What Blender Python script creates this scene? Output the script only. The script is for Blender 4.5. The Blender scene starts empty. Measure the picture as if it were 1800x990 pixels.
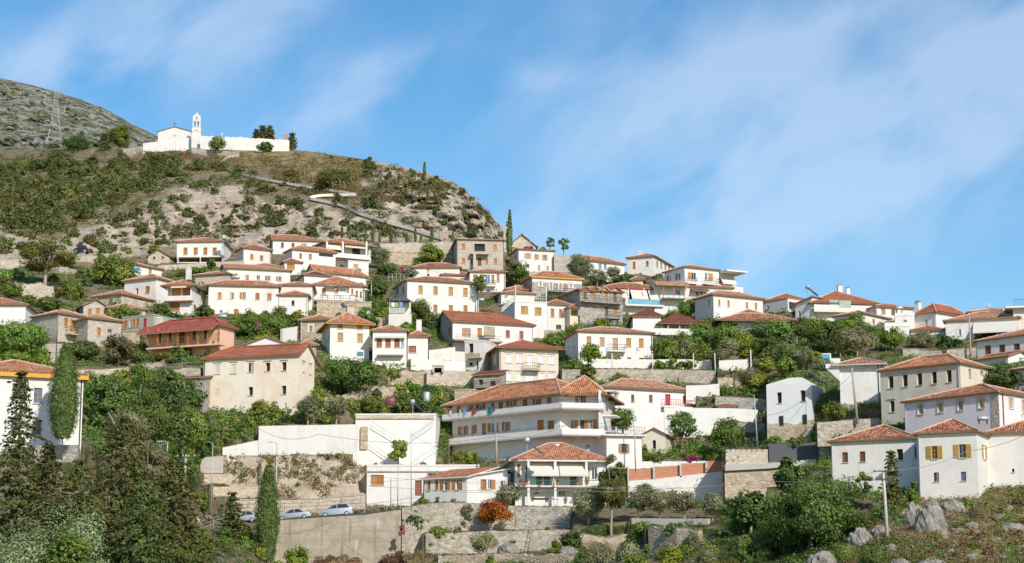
import bpy,bmesh,math,random
import numpy as np
from mathutils import Vector,Matrix
scene = bpy.context.scene
COL = scene.collection
R = math.radians
# ------------------------------------------------------------------ camera
FPX,CX,CY,YH = 3505.0,900.0,495.0,1130.0
PITCH = math.atan((YH - CY) / FPX)
cam_data = bpy.data.cameras.new("camera")
cam = bpy.data.objects.new("camera",cam_data)
COL.objects.link(cam)
cam.location = (0,0,0)
cam.rotation_euler = (math.pi / 2 + PITCH,0,0)
cam_data.sensor_width = 36.0
cam_data.lens = FPX / 1800.0 * 36.0
cam_data.clip_start = 1.0
cam_data.clip_end = 9000.0
scene.camera = cam
# ------------------------------------------------------------------ light
SUN_AZ,SUN_EL = 27.0,33.0          # degrees to the right of straight behind the camera, elevation
sdir = Vector((math.sin(R(SUN_AZ)) * math.cos(R(SUN_EL)),-math.cos(R(SUN_AZ)) * math.cos(R(SUN_EL)),math.sin(R(SUN_EL))))
sun_data = bpy.data.lights.new("sun",'SUN')
sun_data.energy = 3.55
sun_data.angle = R(0.53)
sun_data.color = (1.0,0.93,0.83)
sun = bpy.data.objects.new("sun",sun_data)
COL.objects.link(sun)
sun.rotation_euler = sdir.to_track_quat('Z','Y').to_euler()
sun.location = (150,-150,250)
scene.view_settings.view_transform = 'Standard'
scene.view_settings.look = 'None'
scene.view_settings.exposure = 0.30
scene.view_settings.gamma = 1.0
scene.view_settings.use_curve_mapping = False
scene.render.engine = 'CYCLES'
scene.cycles.max_bounces = 5
scene.cycles.diffuse_bounces = 3
scene.cycles.transparent_max_bounces = 4
def pix_dir(px,py):
 c,s = math.cos(PITCH),math.sin(PITCH)
 a,b = (px - CX) / FPX,(CY - py) / FPX
 return Vector((a,c - b * s,s + b * c))
world = bpy.data.worlds.new("World")
scene.world = world
world.use_nodes = True
wn,wl = world.node_tree.nodes,world.node_tree.links
wn.clear()
def N(nodes,typ,**kw):
 n = nodes.new(typ)
 for k,v in kw.items():
  if k.startswith('i_'):
   key = k[2:]
   key = int(key) if key.isdigit() else key
   n.inputs[key].default_value = v
  else:
   setattr(n,k,v)
 return n
def build_world():
 L = wl.new
 out = N(wn,'ShaderNodeOutputWorld');bg = N(wn,'ShaderNodeBackground')
 sky = N(wn,'ShaderNodeTexSky');sky.sky_type = 'NISHITA';sky.sun_disc = False
 sky.sun_elevation = R(SUN_EL)
 sky.sun_rotation = math.atan2(sdir.x,sdir.y)
 sky.altitude = 200;sky.air_density = 1.0;sky.dust_density = 0.35;sky.ozone_density = 2.5
 tc = N(wn,'ShaderNodeTexCoord')
 # wispy cloud layer: noise over the view direction, projected on a flat layer high above
 sep = N(wn,'ShaderNodeSeparateXYZ');L(tc.outputs['Generated'],sep.inputs[0])
 def M(op,a,b=None,c=None):
  m = N(wn,'ShaderNodeMath',operation=op)
  for i,v in enumerate((a,b,c)):
   if v is None: continue
   if isinstance(v,(int,float)): m.inputs[i].default_value = v
   else: L(v,m.inputs[i])
  return m.outputs[0]
 az = M('ARCTAN2',sep.outputs['X'],sep.outputs['Y'])
 el = M('ARCSINE',sep.outputs['Z'])
 # rotate so the streaks run up to the right
 ca,sa = math.cos(R(33)),math.sin(R(33))
 p = M('ADD',M('MULTIPLY',az,ca),M('MULTIPLY',el,sa))
 q = M('SUBTRACT',M('MULTIPLY',el,ca),M('MULTIPLY',az,sa))
 comb = N(wn,'ShaderNodeCombineXYZ')
 L(M('MULTIPLY',p,13.0),comb.inputs[0]);L(M('MULTIPLY',q,25.0),comb.inputs[1])
 n1 = N(wn,'ShaderNodeTexNoise',i_Scale=1.0,i_Detail=8.0,i_Roughness=0.52,i_Distortion=0.35)
 L(comb.outputs[0],n1.inputs['Vector'])
 comb2 = N(wn,'ShaderNodeCombineXYZ')
 L(M('MULTIPLY',az,6.0),comb2.inputs[0]);L(M('MULTIPLY',el,9.0),comb2.inputs[1]);comb2.inputs[2].default_value = 3.3
 n2 = N(wn,'ShaderNodeTexNoise',i_Scale=1.0,i_Detail=3.0,i_Roughness=0.5)
 L(comb2.outputs[0],n2.inputs['Vector'])
 dens = None
 # cloud banks: centre pixel, half sizes (degrees along/across), tilt, strength
 banks = [(215,95,4.6,1.7,24,1.15),(600,175,3.0,1.1,30,1.0),(1190,215,6.0,3.6,20,0.85),(1640,190,6.5,2.6,26,0.85),
    (1350,400,9.0,2.2,20,0.55),(520,25,2.0,1.4,40,0.35),(935,135,1.0,.45,10,0.5),(1850,60,3.0,1.0,28,0.35),
    (60,130,2.0,1.0,20,0.3),(1480,30,6.0,0.6,25,0.3)]
 for (bx,by,ra,rb,tilt,st) in banks:
  d = pix_dir(bx,by).normalized()
  a0,e0 = math.atan2(d.x,d.y),math.asin(d.z)
  da = M('SUBTRACT',az,a0);de = M('SUBTRACT',el,e0)
  c,s = math.cos(R(tilt)),math.sin(R(tilt))
  u = M('MULTIPLY',M('ADD',M('MULTIPLY',da,c),M('MULTIPLY',de,s)),1 / R(ra))
  v = M('MULTIPLY',M('SUBTRACT',M('MULTIPLY',de,c),M('MULTIPLY',da,s)),1 / R(rb))
  r2 = M('ADD',M('MULTIPLY',u,u),M('MULTIPLY',v,v))
  g = M('MULTIPLY',M('EXPONENT',M('MULTIPLY',r2,-1.0)),st)
  dens = g if dens is None else M('ADD',dens,g)
 base = M('ADD',dens,0.22)
 nn = M('ADD',M('MULTIPLY',n1.outputs['Fac'],1.75),M('MULTIPLY',n2.outputs['Fac'],0.9))
 cl = M('MULTIPLY',base,M('SUBTRACT',nn,0.74))
 mr = N(wn,'ShaderNodeMapRange',interpolation_type='SMOOTHSTEP')
 L(cl,mr.inputs[0]);mr.inputs[1].default_value = -0.05;mr.inputs[2].default_value = 0.95;mr.inputs[3].default_value = 0.0;mr.inputs[4].default_value = 0.38
 # the air itself: deepen the blue a little
 hsv = N(wn,'ShaderNodeHueSaturation',i_Saturation=1.31,i_Value=0.77,i_Hue=0.494)
 L(sky.outputs[0],hsv.inputs['Color'])
 mix = N(wn,'ShaderNodeMix',data_type='RGBA')
 L(mr.outputs[0],mix.inputs[0]);L(hsv.outputs[0],mix.inputs[6]);mix.inputs[7].default_value = (4.9,5.3,6.0,1)
 L(mix.outputs[2],bg.inputs['Color']);bg.inputs['Strength'].default_value = 0.148
 L(bg.outputs[0],out.inputs[0])
build_world()
# ------------------------------------------------------------------ projection helpers
F_ = Vector((0,math.cos(PITCH),math.sin(PITCH)))
def at(px,py,D):                       # the point on the sight line of a photo pixel at ground distance D
 d = pix_dir(px,py)
 return d * (D / d.y)
def at_z(px,py,z):                     # where that sight line reaches height z
 d = pix_dir(px,py)
 return d * (z / d.z)
def z_at(px,py,P):                     # height on the sight line above a plan position
 d = pix_dir(px,py)
 return d.z * (P[1] / d.y)
def ppm(D): return FPX / D               # photo pixels per metre
# ------------------------------------------------------------------ tagging
def tag(o,label=None,cat=None,group=None,kind=None):
 if label: o['label'] = label
 if cat: o['category'] = cat
 if group: o['group'] = group
 if kind: o['kind'] = kind
 return o
def empty(name,loc,rz=0.0,label=None,cat=None,group=None,scale=None):
 o = bpy.data.objects.new(name,None)
 COL.objects.link(o)
 o.location = loc;o.rotation_euler = (0,0,rz)
 o.empty_display_size = 0.5
 if scale: o.scale = scale
 return tag(o,label,cat,group)
# ------------------------------------------------------------------ mesh builder
class MB:
 def __init__(s): s.v,s.f,s.uv,s.mi = [],[],{},[]
 def poly(s,pts,uv=None,mi=0):
  i = len(s.v);s.v += [tuple(p) for p in pts]
  if uv is not None: s.uv[len(s.f)] = uv
  s.f.append(list(range(i,i + len(pts))));s.mi.append(mi)
 def hexa(s,p,mi=0):                # p: 4 bottom points counter clockwise, 4 top points
  i = len(s.v);s.v += [tuple(q) for q in p]
  for f in ((3,2,1,0),(4,5,6,7),(0,1,5,4),(1,2,6,5),(2,3,7,6),(3,0,4,7)):
   s.f.append([i + k for k in f]);s.mi.append(mi)
 def box(s,a,b,mi=0):
  (x0,y0,z0),(x1,y1,z1) = a,b
  s.hexa([(x0,y0,z0),(x1,y0,z0),(x1,y1,z0),(x0,y1,z0),(x0,y0,z1),(x1,y0,z1),(x1,y1,z1),(x0,y1,z1)],mi)
 def fbox(s,F,u0,u1,v0,v1,w0,w1,mi=0):   # box on a wall face: along, up, outwards
  P = F.p
  s.hexa([P(u0,v0,w1),P(u1,v0,w1),P(u1,v0,w0),P(u0,v0,w0),P(u0,v1,w1),P(u1,v1,w1),P(u1,v1,w0),P(u0,v1,w0)],mi)
 def prism(s,pts,off,mi=0):        # polygon pts swept by the vector off
  pts = [Vector(p) for p in pts];off = Vector(off);n = len(pts)
  i = len(s.v);s.v += [tuple(p) for p in pts] + [tuple(p + off) for p in pts]
  s.f.append([i + k for k in range(n)][::-1]);s.mi.append(mi)
  s.f.append([i + n + k for k in range(n)]);s.mi.append(mi)
  for k in range(n):
   s.f.append([i + k,i + (k + 1) % n,i + n + (k + 1) % n,i + n + k]);s.mi.append(mi)
 def tube(s,pts,r,n=6,mi=0,cap=True,r2=None):
  pts = [Vector(p) for p in pts];i0 = len(s.v);m = len(pts)
  for k,p in enumerate(pts):
   t = (pts[min(k + 1,m - 1)] - pts[max(k - 1,0)]).normalized()
   a = t.cross(Vector((0,0,1)))
   if a.length < 1e-3: a = t.cross(Vector((1,0,0)))
   a.normalize();b = t.cross(a)
   rr = r[k] if isinstance(r,(list,tuple)) else (r if r2 is None else r + (r2 - r) * k / (m - 1))
   for j in range(n):
    an = 2 * math.pi * j / n
    s.v.append(tuple(p + (a * math.cos(an) + b * math.sin(an)) * rr))
  for k in range(m - 1):
   for j in range(n):
    s.f.append([i0 + k * n + j,i0 + k * n + (j + 1) % n,i0 + (k + 1) * n + (j + 1) % n,i0 + (k + 1) * n + j][::-1]);s.mi.append(mi)
  if cap:
   s.f.append([i0 + j for j in range(n)]);s.mi.append(mi)
   s.f.append([i0 + (m - 1) * n + j for j in range(n)][::-1]);s.mi.append(mi)
 def build(s,name,mat,parent=None,smooth=False):
  me = bpy.data.meshes.new(name)
  me.from_pydata(s.v,[],s.f)
  for m in (mat if isinstance(mat,(list,tuple)) else [mat]): me.materials.append(m)
  if any(s.mi): me.polygons.foreach_set('material_index',s.mi)
  if s.uv:
   ul = me.uv_layers.new(name='UVMap')
   for fi,uvs in s.uv.items():
    for li,w in zip(me.polygons[fi].loop_indices,uvs): ul.data[li].uv = w
  if smooth: me.polygons.foreach_set('use_smooth',[True] * len(s.f))
  o = bpy.data.objects.new(name,me)
  COL.objects.link(o)
  if parent is not None: o.parent = parent
  return o
class Face:
 def __init__(s,o,u,n): s.o,s.u,s.n = Vector(o),Vector(u),Vector(n)
 def p(s,a,b,c=0.0): return s.o + s.u * a + Vector((0,0,b)) + s.n * c
# ------------------------------------------------------------------ materials
MAT = {}
def newmat(name):
 m = bpy.data.materials.new(name);m.use_nodes = True
 nt = m.node_tree;nt.nodes.clear()
 out = nt.nodes.new('ShaderNodeOutputMaterial');b = nt.nodes.new('ShaderNodeBsdfPrincipled')
 nt.links.new(b.outputs[0],out.inputs[0])
 MAT[name] = m
 return m,nt.nodes,nt.links.new,b,out
def c4(c): return (c[0],c[1],c[2],1.0)
def mixc(nodes,L,fac,a,b,mode='MIX'):
 x = nodes.new('ShaderNodeMix');x.data_type = 'RGBA';x.blend_type = mode
 for sock,v in ((x.inputs[0],fac),(x.inputs[6],a),(x.inputs[7],b)):
  if hasattr(v,'node'): L(v,sock)
  elif isinstance(v,(int,float)): sock.default_value = v
  else: sock.default_value = c4(v)
 return x.outputs[2]
def ramp(nodes,L,fac,stops):
 r = nodes.new('ShaderNodeValToRGB')
 while len(r.color_ramp.elements) < len(stops): r.color_ramp.elements.new(0.5)
 for e,(p,c) in zip(r.color_ramp.elements,stops):
  e.position = p;e.color = c4(c) if not isinstance(c,(int,float)) else (c,c,c,1)
 L(fac,r.inputs[0])
 return r.outputs[0]
def noise(nodes,L,vec,scale,detail=4,rough=0.55,dist=0.0):
 n = N(nodes,'ShaderNodeTexNoise',i_Scale=scale,i_Detail=detail,i_Roughness=rough,i_Distortion=dist)
 if vec is not None: L(vec,n.inputs['Vector'])
 return n.outputs['Fac']
def mapping(nodes,L,vec,scale=(1,1,1)):
 m = nodes.new('ShaderNodeMapping');m.inputs['Scale'].default_value = scale
 L(vec,m.inputs['Vector']);return m.outputs[0]
def bump(nodes,L,b,h,strength=0.3,dist=0.05):
 x = N(nodes,'ShaderNodeBump',i_Strength=strength,i_Distance=dist)
 L(h,x.inputs['Height']);L(x.outputs[0],b.inputs['Normal'])
def m_plain(name,col,rough=0.6,metal=0.0,var=0.12,scale=3.0):
 m,n,L,b,o = newmat(name)
 tc = n.new('ShaderNodeTexCoord')
 f = noise(n,L,tc.outputs['Object'],scale)
 c = mixc(n,L,f,[x * (1 - var) for x in col],[min(1,x * (1 + var)) for x in col])
 L(c,b.inputs['Base Color']);b.inputs['Roughness'].default_value = rough;b.inputs['Metallic'].default_value = metal
 return m
def m_plaster(name,col,stain,amount=0.35,rough=0.9,patch=None,pamount=0.0):
 m,n,L,b,o = newmat(name)
 tc = n.new('ShaderNodeTexCoord');info = n.new('ShaderNodeObjectInfo')
 add = n.new('ShaderNodeVectorMath');add.operation = 'ADD'
 sc = n.new('ShaderNodeVectorMath');sc.operation = 'SCALE';sc.inputs[3].default_value = 40.0
 L(info.outputs['Random'],sc.inputs[0]);L(tc.outputs['Object'],add.inputs[0]);L(sc.outputs[0],add.inputs[1])
 v = add.outputs[0]
 streak = noise(n,L,mapping(n,L,v,(1.6,1.6,0.22)),1.0,6,0.6)
 blot = noise(n,L,v,0.45,6,0.65,0.6)
 s1 = ramp(n,L,streak,[(0.52,0.0),(0.78,1.0)])
 s2 = ramp(n,L,blot,[(0.48,0.0),(0.72,1.0)])
 f = N(n,'ShaderNodeMath',operation='MAXIMUM');L(s1,f.inputs[0]);L(s2,f.inputs[1])
 g = N(n,'ShaderNodeMath',operation='MULTIPLY',i_1=amount);L(f.outputs[0],g.inputs[0])
 c = mixc(n,L,g.outputs[0],col,stain)
 fine = noise(n,L,v,7.0,3)
 c = mixc(n,L,0.18,c,ramp(n,L,fine,[(0.3,[x * 0.75 for x in col]),(0.7,[min(.9,x * 1.08) for x in col])]))
 if patch:
  pf = ramp(n,L,noise(n,L,v,0.33,7,0.6,1.0),[(0.5,0.0),(0.56,1.0)])
  pm = N(n,'ShaderNodeMath',operation='MULTIPLY',i_1=pamount);L(pf,pm.inputs[0])
  c = mixc(n,L,pm.outputs[0],c,patch)
 hv = N(n,'ShaderNodeHueSaturation'); 
 mr = N(n,'ShaderNodeMapRange',i_3=0.95,i_4=1.03);L(info.outputs['Random'],mr.inputs[0]);L(mr.outputs[0],hv.inputs['Value'])
 L(c,hv.inputs['Color'])
 L(hv.outputs[0],b.inputs['Base Color']);b.inputs['Roughness'].default_value = rough
 b.inputs['Specular IOR Level'].default_value = 0.2
 bump(n,L,b,blot,0.25,0.06)
 return m
def m_stone(name,c1,c2,c3,scale=2.2,rough=0.92,flat=1.7):
 m,n,L,b,o = newmat(name)
 tc = n.new('ShaderNodeTexCoord')
 v = mapping(n,L,tc.outputs['Object'],(1,1,flat))
 vo = N(n,'ShaderNodeTexVoronoi',i_Scale=scale);L(v,vo.inputs['Vector'])
 ve = N(n,'ShaderNodeTexVoronoi',i_Scale=scale,feature='DISTANCE_TO_EDGE');L(v,ve.inputs['Vector'])
 sep = n.new('ShaderNodeSeparateColor');L(vo.outputs['Color'],sep.inputs[0])
 c = ramp(n,L,sep.outputs[0],[(0.0,c1),(0.5,c2),(1.0,c3)])
 big = noise(n,L,tc.outputs['Object'],0.25,5)
 c = mixc(n,L,ramp(n,L,big,[(0.4,0.0),(0.75,0.45)]),c,[x * 0.62 for x in c1])
 j = ramp(n,L,ve.outputs['Distance'],[(0.0,0.55),(0.09,0.0)])
 c = mixc(n,L,j,c,[x * 0.55 for x in c1])
 L(c,b.inputs['Base Color']);b.inputs['Roughness'].default_value = rough
 b.inputs['Specular IOR Level'].default_value = 0.2
 bump(n,L,b,ve.outputs['Distance'],0.6,0.15)
 return m
def m_tile(name,cols,pw=0.27,pl=0.40,mottle=1.0):
 m,n,L,b,o = newmat(name)
 uv = n.new('ShaderNodeUVMap');uv.uv_map = 'UVMap'
 info = n.new('ShaderNodeObjectInfo');tc = n.new('ShaderNodeTexCoord')
 sep = n.new('ShaderNodeSeparateXYZ');L(uv.outputs[0],sep.inputs[0])
 def M(op,a,bb=None):
  x = N(n,'ShaderNodeMath',operation=op)
  for i,q in enumerate((a,bb)):
   if q is None: continue
   if isinstance(q,(int,float)): x.inputs[i].default_value = q
   else: L(q,x.inputs[i])
  return x.outputs[0]
 u = M('MULTIPLY',sep.outputs[0],1 / pw);w = M('MULTIPLY',sep.outputs[1],1 / pl)
 cb = n.new('ShaderNodeCombineXYZ');L(M('FLOOR',u),cb.inputs[0]);L(M('FLOOR',w),cb.inputs[1]);L(M('MULTIPLY',info.outputs['Random'],50.0),cb.inputs[2])
 wh = n.new('ShaderNodeTexWhiteNoise');wh.noise_dimensions = '3D';L(cb.outputs[0],wh.inputs['Vector'])
 big = noise(n,L,tc.outputs['Object'],0.5,6,0.65)
 k = M('ADD',M('MULTIPLY',wh.outputs['Value'],0.62 * mottle),M('MULTIPLY',big,0.9))
 k = M('SUBTRACT',k,0.14 + .26 * mottle)
 c = ramp(n,L,k,[(0.0,cols[0]),(0.35,cols[1]),(0.62,cols[2]),(1.0,cols[3])])
 lich = ramp(n,L,noise(n,L,tc.outputs['Object'],0.9,7,0.7,0.6),[(0.52,0.0),(0.70,0.5)])
 c = mixc(n,L,lich,c,(0.30,0.21,0.14))
 L(c,b.inputs['Base Color']);b.inputs['Roughness'].default_value = 0.85
 b.inputs['Specular IOR Level'].default_value = 0.25
 h1 = M('ABSOLUTE',M('SINE',M('MULTIPLY',u,math.pi)))
 h = M('ADD',h1,M('MULTIPLY',M('FRACT',w),-0.35))
 bump(n,L,b,h,0.9,0.10)
 return m
def m_wood(name,col,dark=0.6):
 m,n,L,b,o = newmat(name)
 tc = n.new('ShaderNodeTexCoord');info = n.new('ShaderNodeObjectInfo')
 w = N(n,'ShaderNodeTexWave',i_Scale=5.0,i_Distortion=1.0);w.bands_direction = 'Z'
 L(tc.outputs['Object'],w.inputs['Vector'])
 g = noise(n,L,mapping(n,L,tc.outputs['Object'],(6,6,1)),2.0)
 c = mixc(n,L,w.outputs['Fac'],[x * dark for x in col],col)
 c = mixc(n,L,0.3,c,ramp(n,L,g,[(0.3,[x * .6 for x in col]),(0.75,[x * 1.2 for x in col])]))
 hv = n.new('ShaderNodeHueSaturation')
 mr = N(n,'ShaderNodeMapRange',i_3=0.8,i_4=1.15);L(info.outputs['Random'],mr.inputs[0]);L(mr.outputs[0],hv.inputs['Value'])
 L(c,hv.inputs['Color']);L(hv.outputs[0],b.inputs['Base Color']);b.inputs['Roughness'].default_value = 0.6
 return m
def m_glass(name,col,rough=0.08):
 m,n,L,b,o = newmat(name)
 tc = n.new('ShaderNodeTexCoord')
 f = noise(n,L,tc.outputs['Object'],1.5)
 L(mixc(n,L,f,[x * .6 for x in col],[x * 1.5 for x in col]),b.inputs['Base Color'])
 b.inputs['Roughness'].default_value = rough
 return m
def m_leaf(name,dark,mid,light,trans=0.35,hue=0.03,val=0.25):
 m,n,L,b,o = newmat(name)
 n.remove(b)
 at_ = n.new('ShaderNodeAttribute');at_.attribute_name = 'tint'
 info = n.new('ShaderNodeObjectInfo')
 c = ramp(n,L,at_.outputs['Fac'],[(0.0,dark),(0.5,mid),(1.0,light)])
 hv = n.new('ShaderNodeHueSaturation')
 mr = N(n,'ShaderNodeMapRange',i_3=0.5 - hue,i_4=0.5 + hue);L(info.outputs['Random'],mr.inputs[0]);L(mr.outputs[0],hv.inputs['Hue'])
 mu = N(n,'ShaderNodeMath',operation='MULTIPLY',i_1=7.31);L(info.outputs['Random'],mu.inputs[0])
 fr = N(n,'ShaderNodeMath',operation='FRACT');L(mu.outputs[0],fr.inputs[0])
 mv = N(n,'ShaderNodeMapRange',i_3=1 - val,i_4=1 + val);L(fr.outputs[0],mv.inputs[0]);L(mv.outputs[0],hv.inputs['Value'])
 L(c,hv.inputs['Color'])
 d = n.new('ShaderNodeBsdfDiffuse');t = n.new('ShaderNodeBsdfTranslucent');g = N(n,'ShaderNodeBsdfGlossy',i_Roughness=0.5)
 L(hv.outputs[0],d.inputs[0])
 tcx = mixc(n,L,1.0,hv.outputs[0],(1.1,1.25,0.5),'MULTIPLY')
 L(tcx,t.inputs[0])
 x = N(n,'ShaderNodeMixShader',i_0=trans);L(d.outputs[0],x.inputs[1]);L(t.outputs[0],x.inputs[2])
 y = N(n,'ShaderNodeMixShader',i_0=0.03);L(x.outputs[0],y.inputs[1]);L(g.outputs[0],y.inputs[2]);g.inputs[0].default_value = (.6,.6,.6,1)
 L(y.outputs[0],o.inputs[0])
 return m
m_plaster('white',(0.77,0.745,0.70),(0.52,0.48,0.41),0.55)
m_plaster('offwhite',(0.74,0.71,0.66),(0.52,0.48,0.42),0.45)
m_plaster('cream',(0.72,0.62,0.48),(0.50,0.40,0.29),0.5)
m_plaster('beige_old',(0.80,0.72,0.59),(0.50,0.45,0.37),0.55,patch=(0.76,0.56,0.38),pamount=0.45)
m_plaster('beige_pale',(0.68,0.61,0.50),(0.50,0.43,0.34),0.45,patch=(0.62,0.50,0.36),pamount=0.3)
m_plaster('grey_old',(0.62,0.575,0.47),(0.34,0.32,0.24),0.65,patch=(0.66,0.60,0.46),pamount=0.4)
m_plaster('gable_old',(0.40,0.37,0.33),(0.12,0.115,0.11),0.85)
m_plaster('greywhite',(0.78,0.745,0.68),(0.44,0.40,0.35),0.5)
m_plaster('raw_grey',(0.76,0.765,0.735),(0.5,0.5,0.47),0.3)
m_plaster('pinkwash',(0.76,0.48,0.34),(0.6,0.34,0.25),0.4)
m_plaster('palepink',(0.76,0.68,0.62),(0.6,0.5,0.44),0.3)
m_plaster('lilac',(0.75,0.695,0.69),(0.58,0.52,0.53),0.4)
m_plaster('palelilac',(0.76,0.69,0.68),(0.64,0.57,0.56),0.25)
m_plaster('greygreen',(0.40,0.40,0.32),(0.3,0.29,0.22),0.4)
def m_concrete():
 m,n,L,b,o = newmat('concrete')
 tc = n.new('ShaderNodeTexCoord');V = tc.outputs['Object']
 c = ramp(n,L,noise(n,L,V,.5,8,.7,.5),[(.3,(.27,.225,.165)),(.5,(.40,.345,.26)),(.68,(.50,.44,.345))])
 bands = ramp(n,L,noise(n,L,mapping(n,L,V,(.12,.12,2.4)),1.0,3,.6),[(.42,0.0),(.62,.45)])
 c = mixc(n,L,bands,c,(.30,.25,.19))
 st = ramp(n,L,noise(n,L,mapping(n,L,V,(1.7,1.7,.12)),1.0,5,.6),[(.55,0.0),(.72,.7)])
 c = mixc(n,L,st,c,(.17,.145,.115))
 wh = ramp(n,L,noise(n,L,mapping(n,L,V,(.6,.6,.10)),1.0,5,.65),[(.66,0.0),(.74,.8)])
 c = mixc(n,L,wh,c,(.62,.58,.51))
 L(c,b.inputs['Base Color']);b.inputs['Roughness'].default_value = .95
 bump(n,L,b,noise(n,L,mapping(n,L,V,(.3,.3,2.5)),1.2,6,.6),.5,.12)
m_concrete()
m_plaster('concrete_pale',(0.52,0.49,0.43),(0.35,0.32,0.27),0.5)
m_stone('stone',(0.34,0.29,0.22),(0.48,0.42,0.33),(0.58,0.53,0.44))
m_stone('stone_tan',(0.40,0.32,0.22),(0.54,0.43,0.30),(0.62,0.54,0.43),1.9)
m_stone('stone_grey',(0.28,0.26,0.22),(0.40,0.37,0.32),(0.52,0.49,0.43))
m_stone('stone_pale',(0.50,0.42,0.32),(0.60,0.52,0.41),(0.66,0.59,0.49),1.6)
m_stone('stone_house',(0.46,0.40,0.33),(0.53,0.47,0.39),(0.60,0.54,0.46),2.4)
m_tile('tile',[(0.266,0.112,0.061),(0.509,0.205,0.103),(0.644,0.304,0.163),(0.720,0.497,0.340)])
m_tile('tile_pale',[(0.316,0.162,0.097),(0.534,0.249,0.140),(0.655,0.359,0.211),(0.720,0.522,0.363)])
m_tile('tile_orange',[(0.291,0.105,0.049),(0.547,0.218,0.097),(0.668,0.310,0.146),(0.720,0.472,0.292)])
m_tile('tile_red',[(0.270,0.093,0.053),(0.421,0.142,0.072),(0.497,0.192,0.104),(0.540,0.308,0.196)],mottle=0.6)
m_tile('tile_brown',[(0.13,0.045,0.03),(0.22,0.075,0.05),(0.29,0.10,0.065),(0.36,0.16,0.11)],mottle=0.6)
m_tile('tile_crimson',[(0.28,0.06,0.04),(0.40,0.095,0.065),(0.46,0.125,0.085),(0.5,0.2,0.14)],mottle=0.5)
m_tile('tile_old',[(0.146,0.068,0.042),(0.437,0.155,0.075),(0.607,0.249,0.126),(0.720,0.509,0.340)],mottle=1.25)
m_plain('ridge',(0.56,0.37,0.27),0.85,var=0.35,scale=2.0)
m_plain('soffit',(0.30,0.20,0.12),0.8)
m_plain('soffit_white',(0.74,0.73,0.71),0.8,var=0.05)
m_plain('orange_paint',(0.66,0.33,0.03),0.7)
m_wood('wood',(0.47,0.22,0.075))
m_wood('wood_orange',(0.55,0.24,0.05))
m_wood('wood_pale',(0.58,0.36,0.17))
m_wood('wood_pink',(0.55,0.30,0.18))
m_wood('wood_brown',(0.25,0.10,0.04))
m_wood('wood_red',(0.36,0.13,0.07))
m_wood('wood_ochre',(0.50,0.29,0.06))
m_wood('wood_dark',(0.13,0.07,0.04))
m_wood('wood_old',(0.34,0.30,0.25))
m_plain('shutter_white',(0.74,0.75,0.74),0.7,var=0.08)
m_plain('shutter_aged',(0.62,0.60,0.52),0.7,var=0.12)
m_plain('red_paint',(0.40,0.035,0.06),0.5)
m_plain('blue_paint',(0.03,0.38,0.58),0.5)
m_plain('green_paint',(0.03,0.20,0.13),0.5)
m_plain('black',(0.02,0.02,0.02),0.6)
m_plain('dark_room',(0.03,0.027,0.024),0.9)  # near-black colour stands in for the shade inside rooms
m_plain('iron',(0.05,0.05,0.05),0.5,0.3)
m_plain('rust',(0.17,0.085,0.05),0.8,0.1)
m_plain('steel',(0.45,0.46,0.47),0.4,0.6)
m_plain('galv',(0.48,0.50,0.51),0.5,0.4)
m_plain('pole_wood',(0.40,0.34,0.27),0.9)
m_plain('pole_concrete',(0.52,0.49,0.43),0.9)
m_plain('cable',(0.46,0.42,0.33),0.6)
m_plain('cable_dark',(0.09,0.09,0.09),0.6)
m_plain('canvas',(0.62,0.585,0.51),0.9,var=0.05)
m_plain('canvas_cream',(0.70,0.60,0.42),0.9,var=0.06)
m_plain('canvas_grey',(0.10,0.095,0.09),0.9)
m_plain('tarp_grey',(0.085,0.088,0.095),0.75,var=0.06)
m_plain('asphalt',(0.06,0.06,0.06),0.9)
m_plain('cloth_teal',(0.02,0.18,0.20),0.9)
m_plain('cloth_red',(0.42,0.03,0.05),0.9)
m_plain('cloth_blue',(0.22,0.33,0.58),0.9)
m_plain('cloth_green',(0.25,0.45,0.2),0.9)
m_plain('cloth_white',(0.75,0.75,0.75),0.9)
m_plain('pot',(0.45,0.16,0.08),0.8)
m_plain('panel_blue',(0.05,0.08,0.14),0.2)
m_plain('red_tank',(0.22,0.07,0.07),0.5)
m_glass('glass',(0.035,0.04,0.045))
m_glass('glass_blue',(0.10,0.20,0.30))
m_glass('glass_green',(0.30,0.42,0.34),0.3)
m_glass('glass_cyan',(0.16,0.38,0.50),0.2)
m_plain('bark',(0.17,0.125,0.09),0.95,var=0.3)
m_plain('bark_pale',(0.36,0.30,0.23),0.95,var=0.3)
def m_brick():
 m,n,L,b,o = newmat('brick')
 uv = n.new('ShaderNodeTexCoord')
 br = N(n,'ShaderNodeTexBrick',i_Scale=1.0);br.inputs['Color1'].default_value = (0.46,0.155,0.075,1);br.inputs['Color2'].default_value = (0.56,0.235,0.125,1)
 br.inputs['Mortar'].default_value = (0.42,0.3,0.22,1);br.inputs['Brick Width'].default_value = 0.5;br.inputs['Row Height'].default_value = 0.22;br.inputs['Mortar Size'].default_value = 0.02
 sep = n.new('ShaderNodeSeparateXYZ');L(uv.outputs['Object'],sep.inputs[0]);cb = n.new('ShaderNodeCombineXYZ');L(sep.outputs[0],cb.inputs[0]);L(sep.outputs[2],cb.inputs[1])
 L(cb.outputs[0],br.inputs['Vector'])
 c = mixc(n,L,0.35,br.outputs['Color'],ramp(n,L,noise(n,L,uv.outputs['Object'],1.2),[(0.3,(0.34,0.12,0.07)),(0.7,(0.6,0.3,0.18))]))
 L(c,b.inputs['Base Color']);b.inputs['Roughness'].default_value = 0.9
m_brick()
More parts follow.
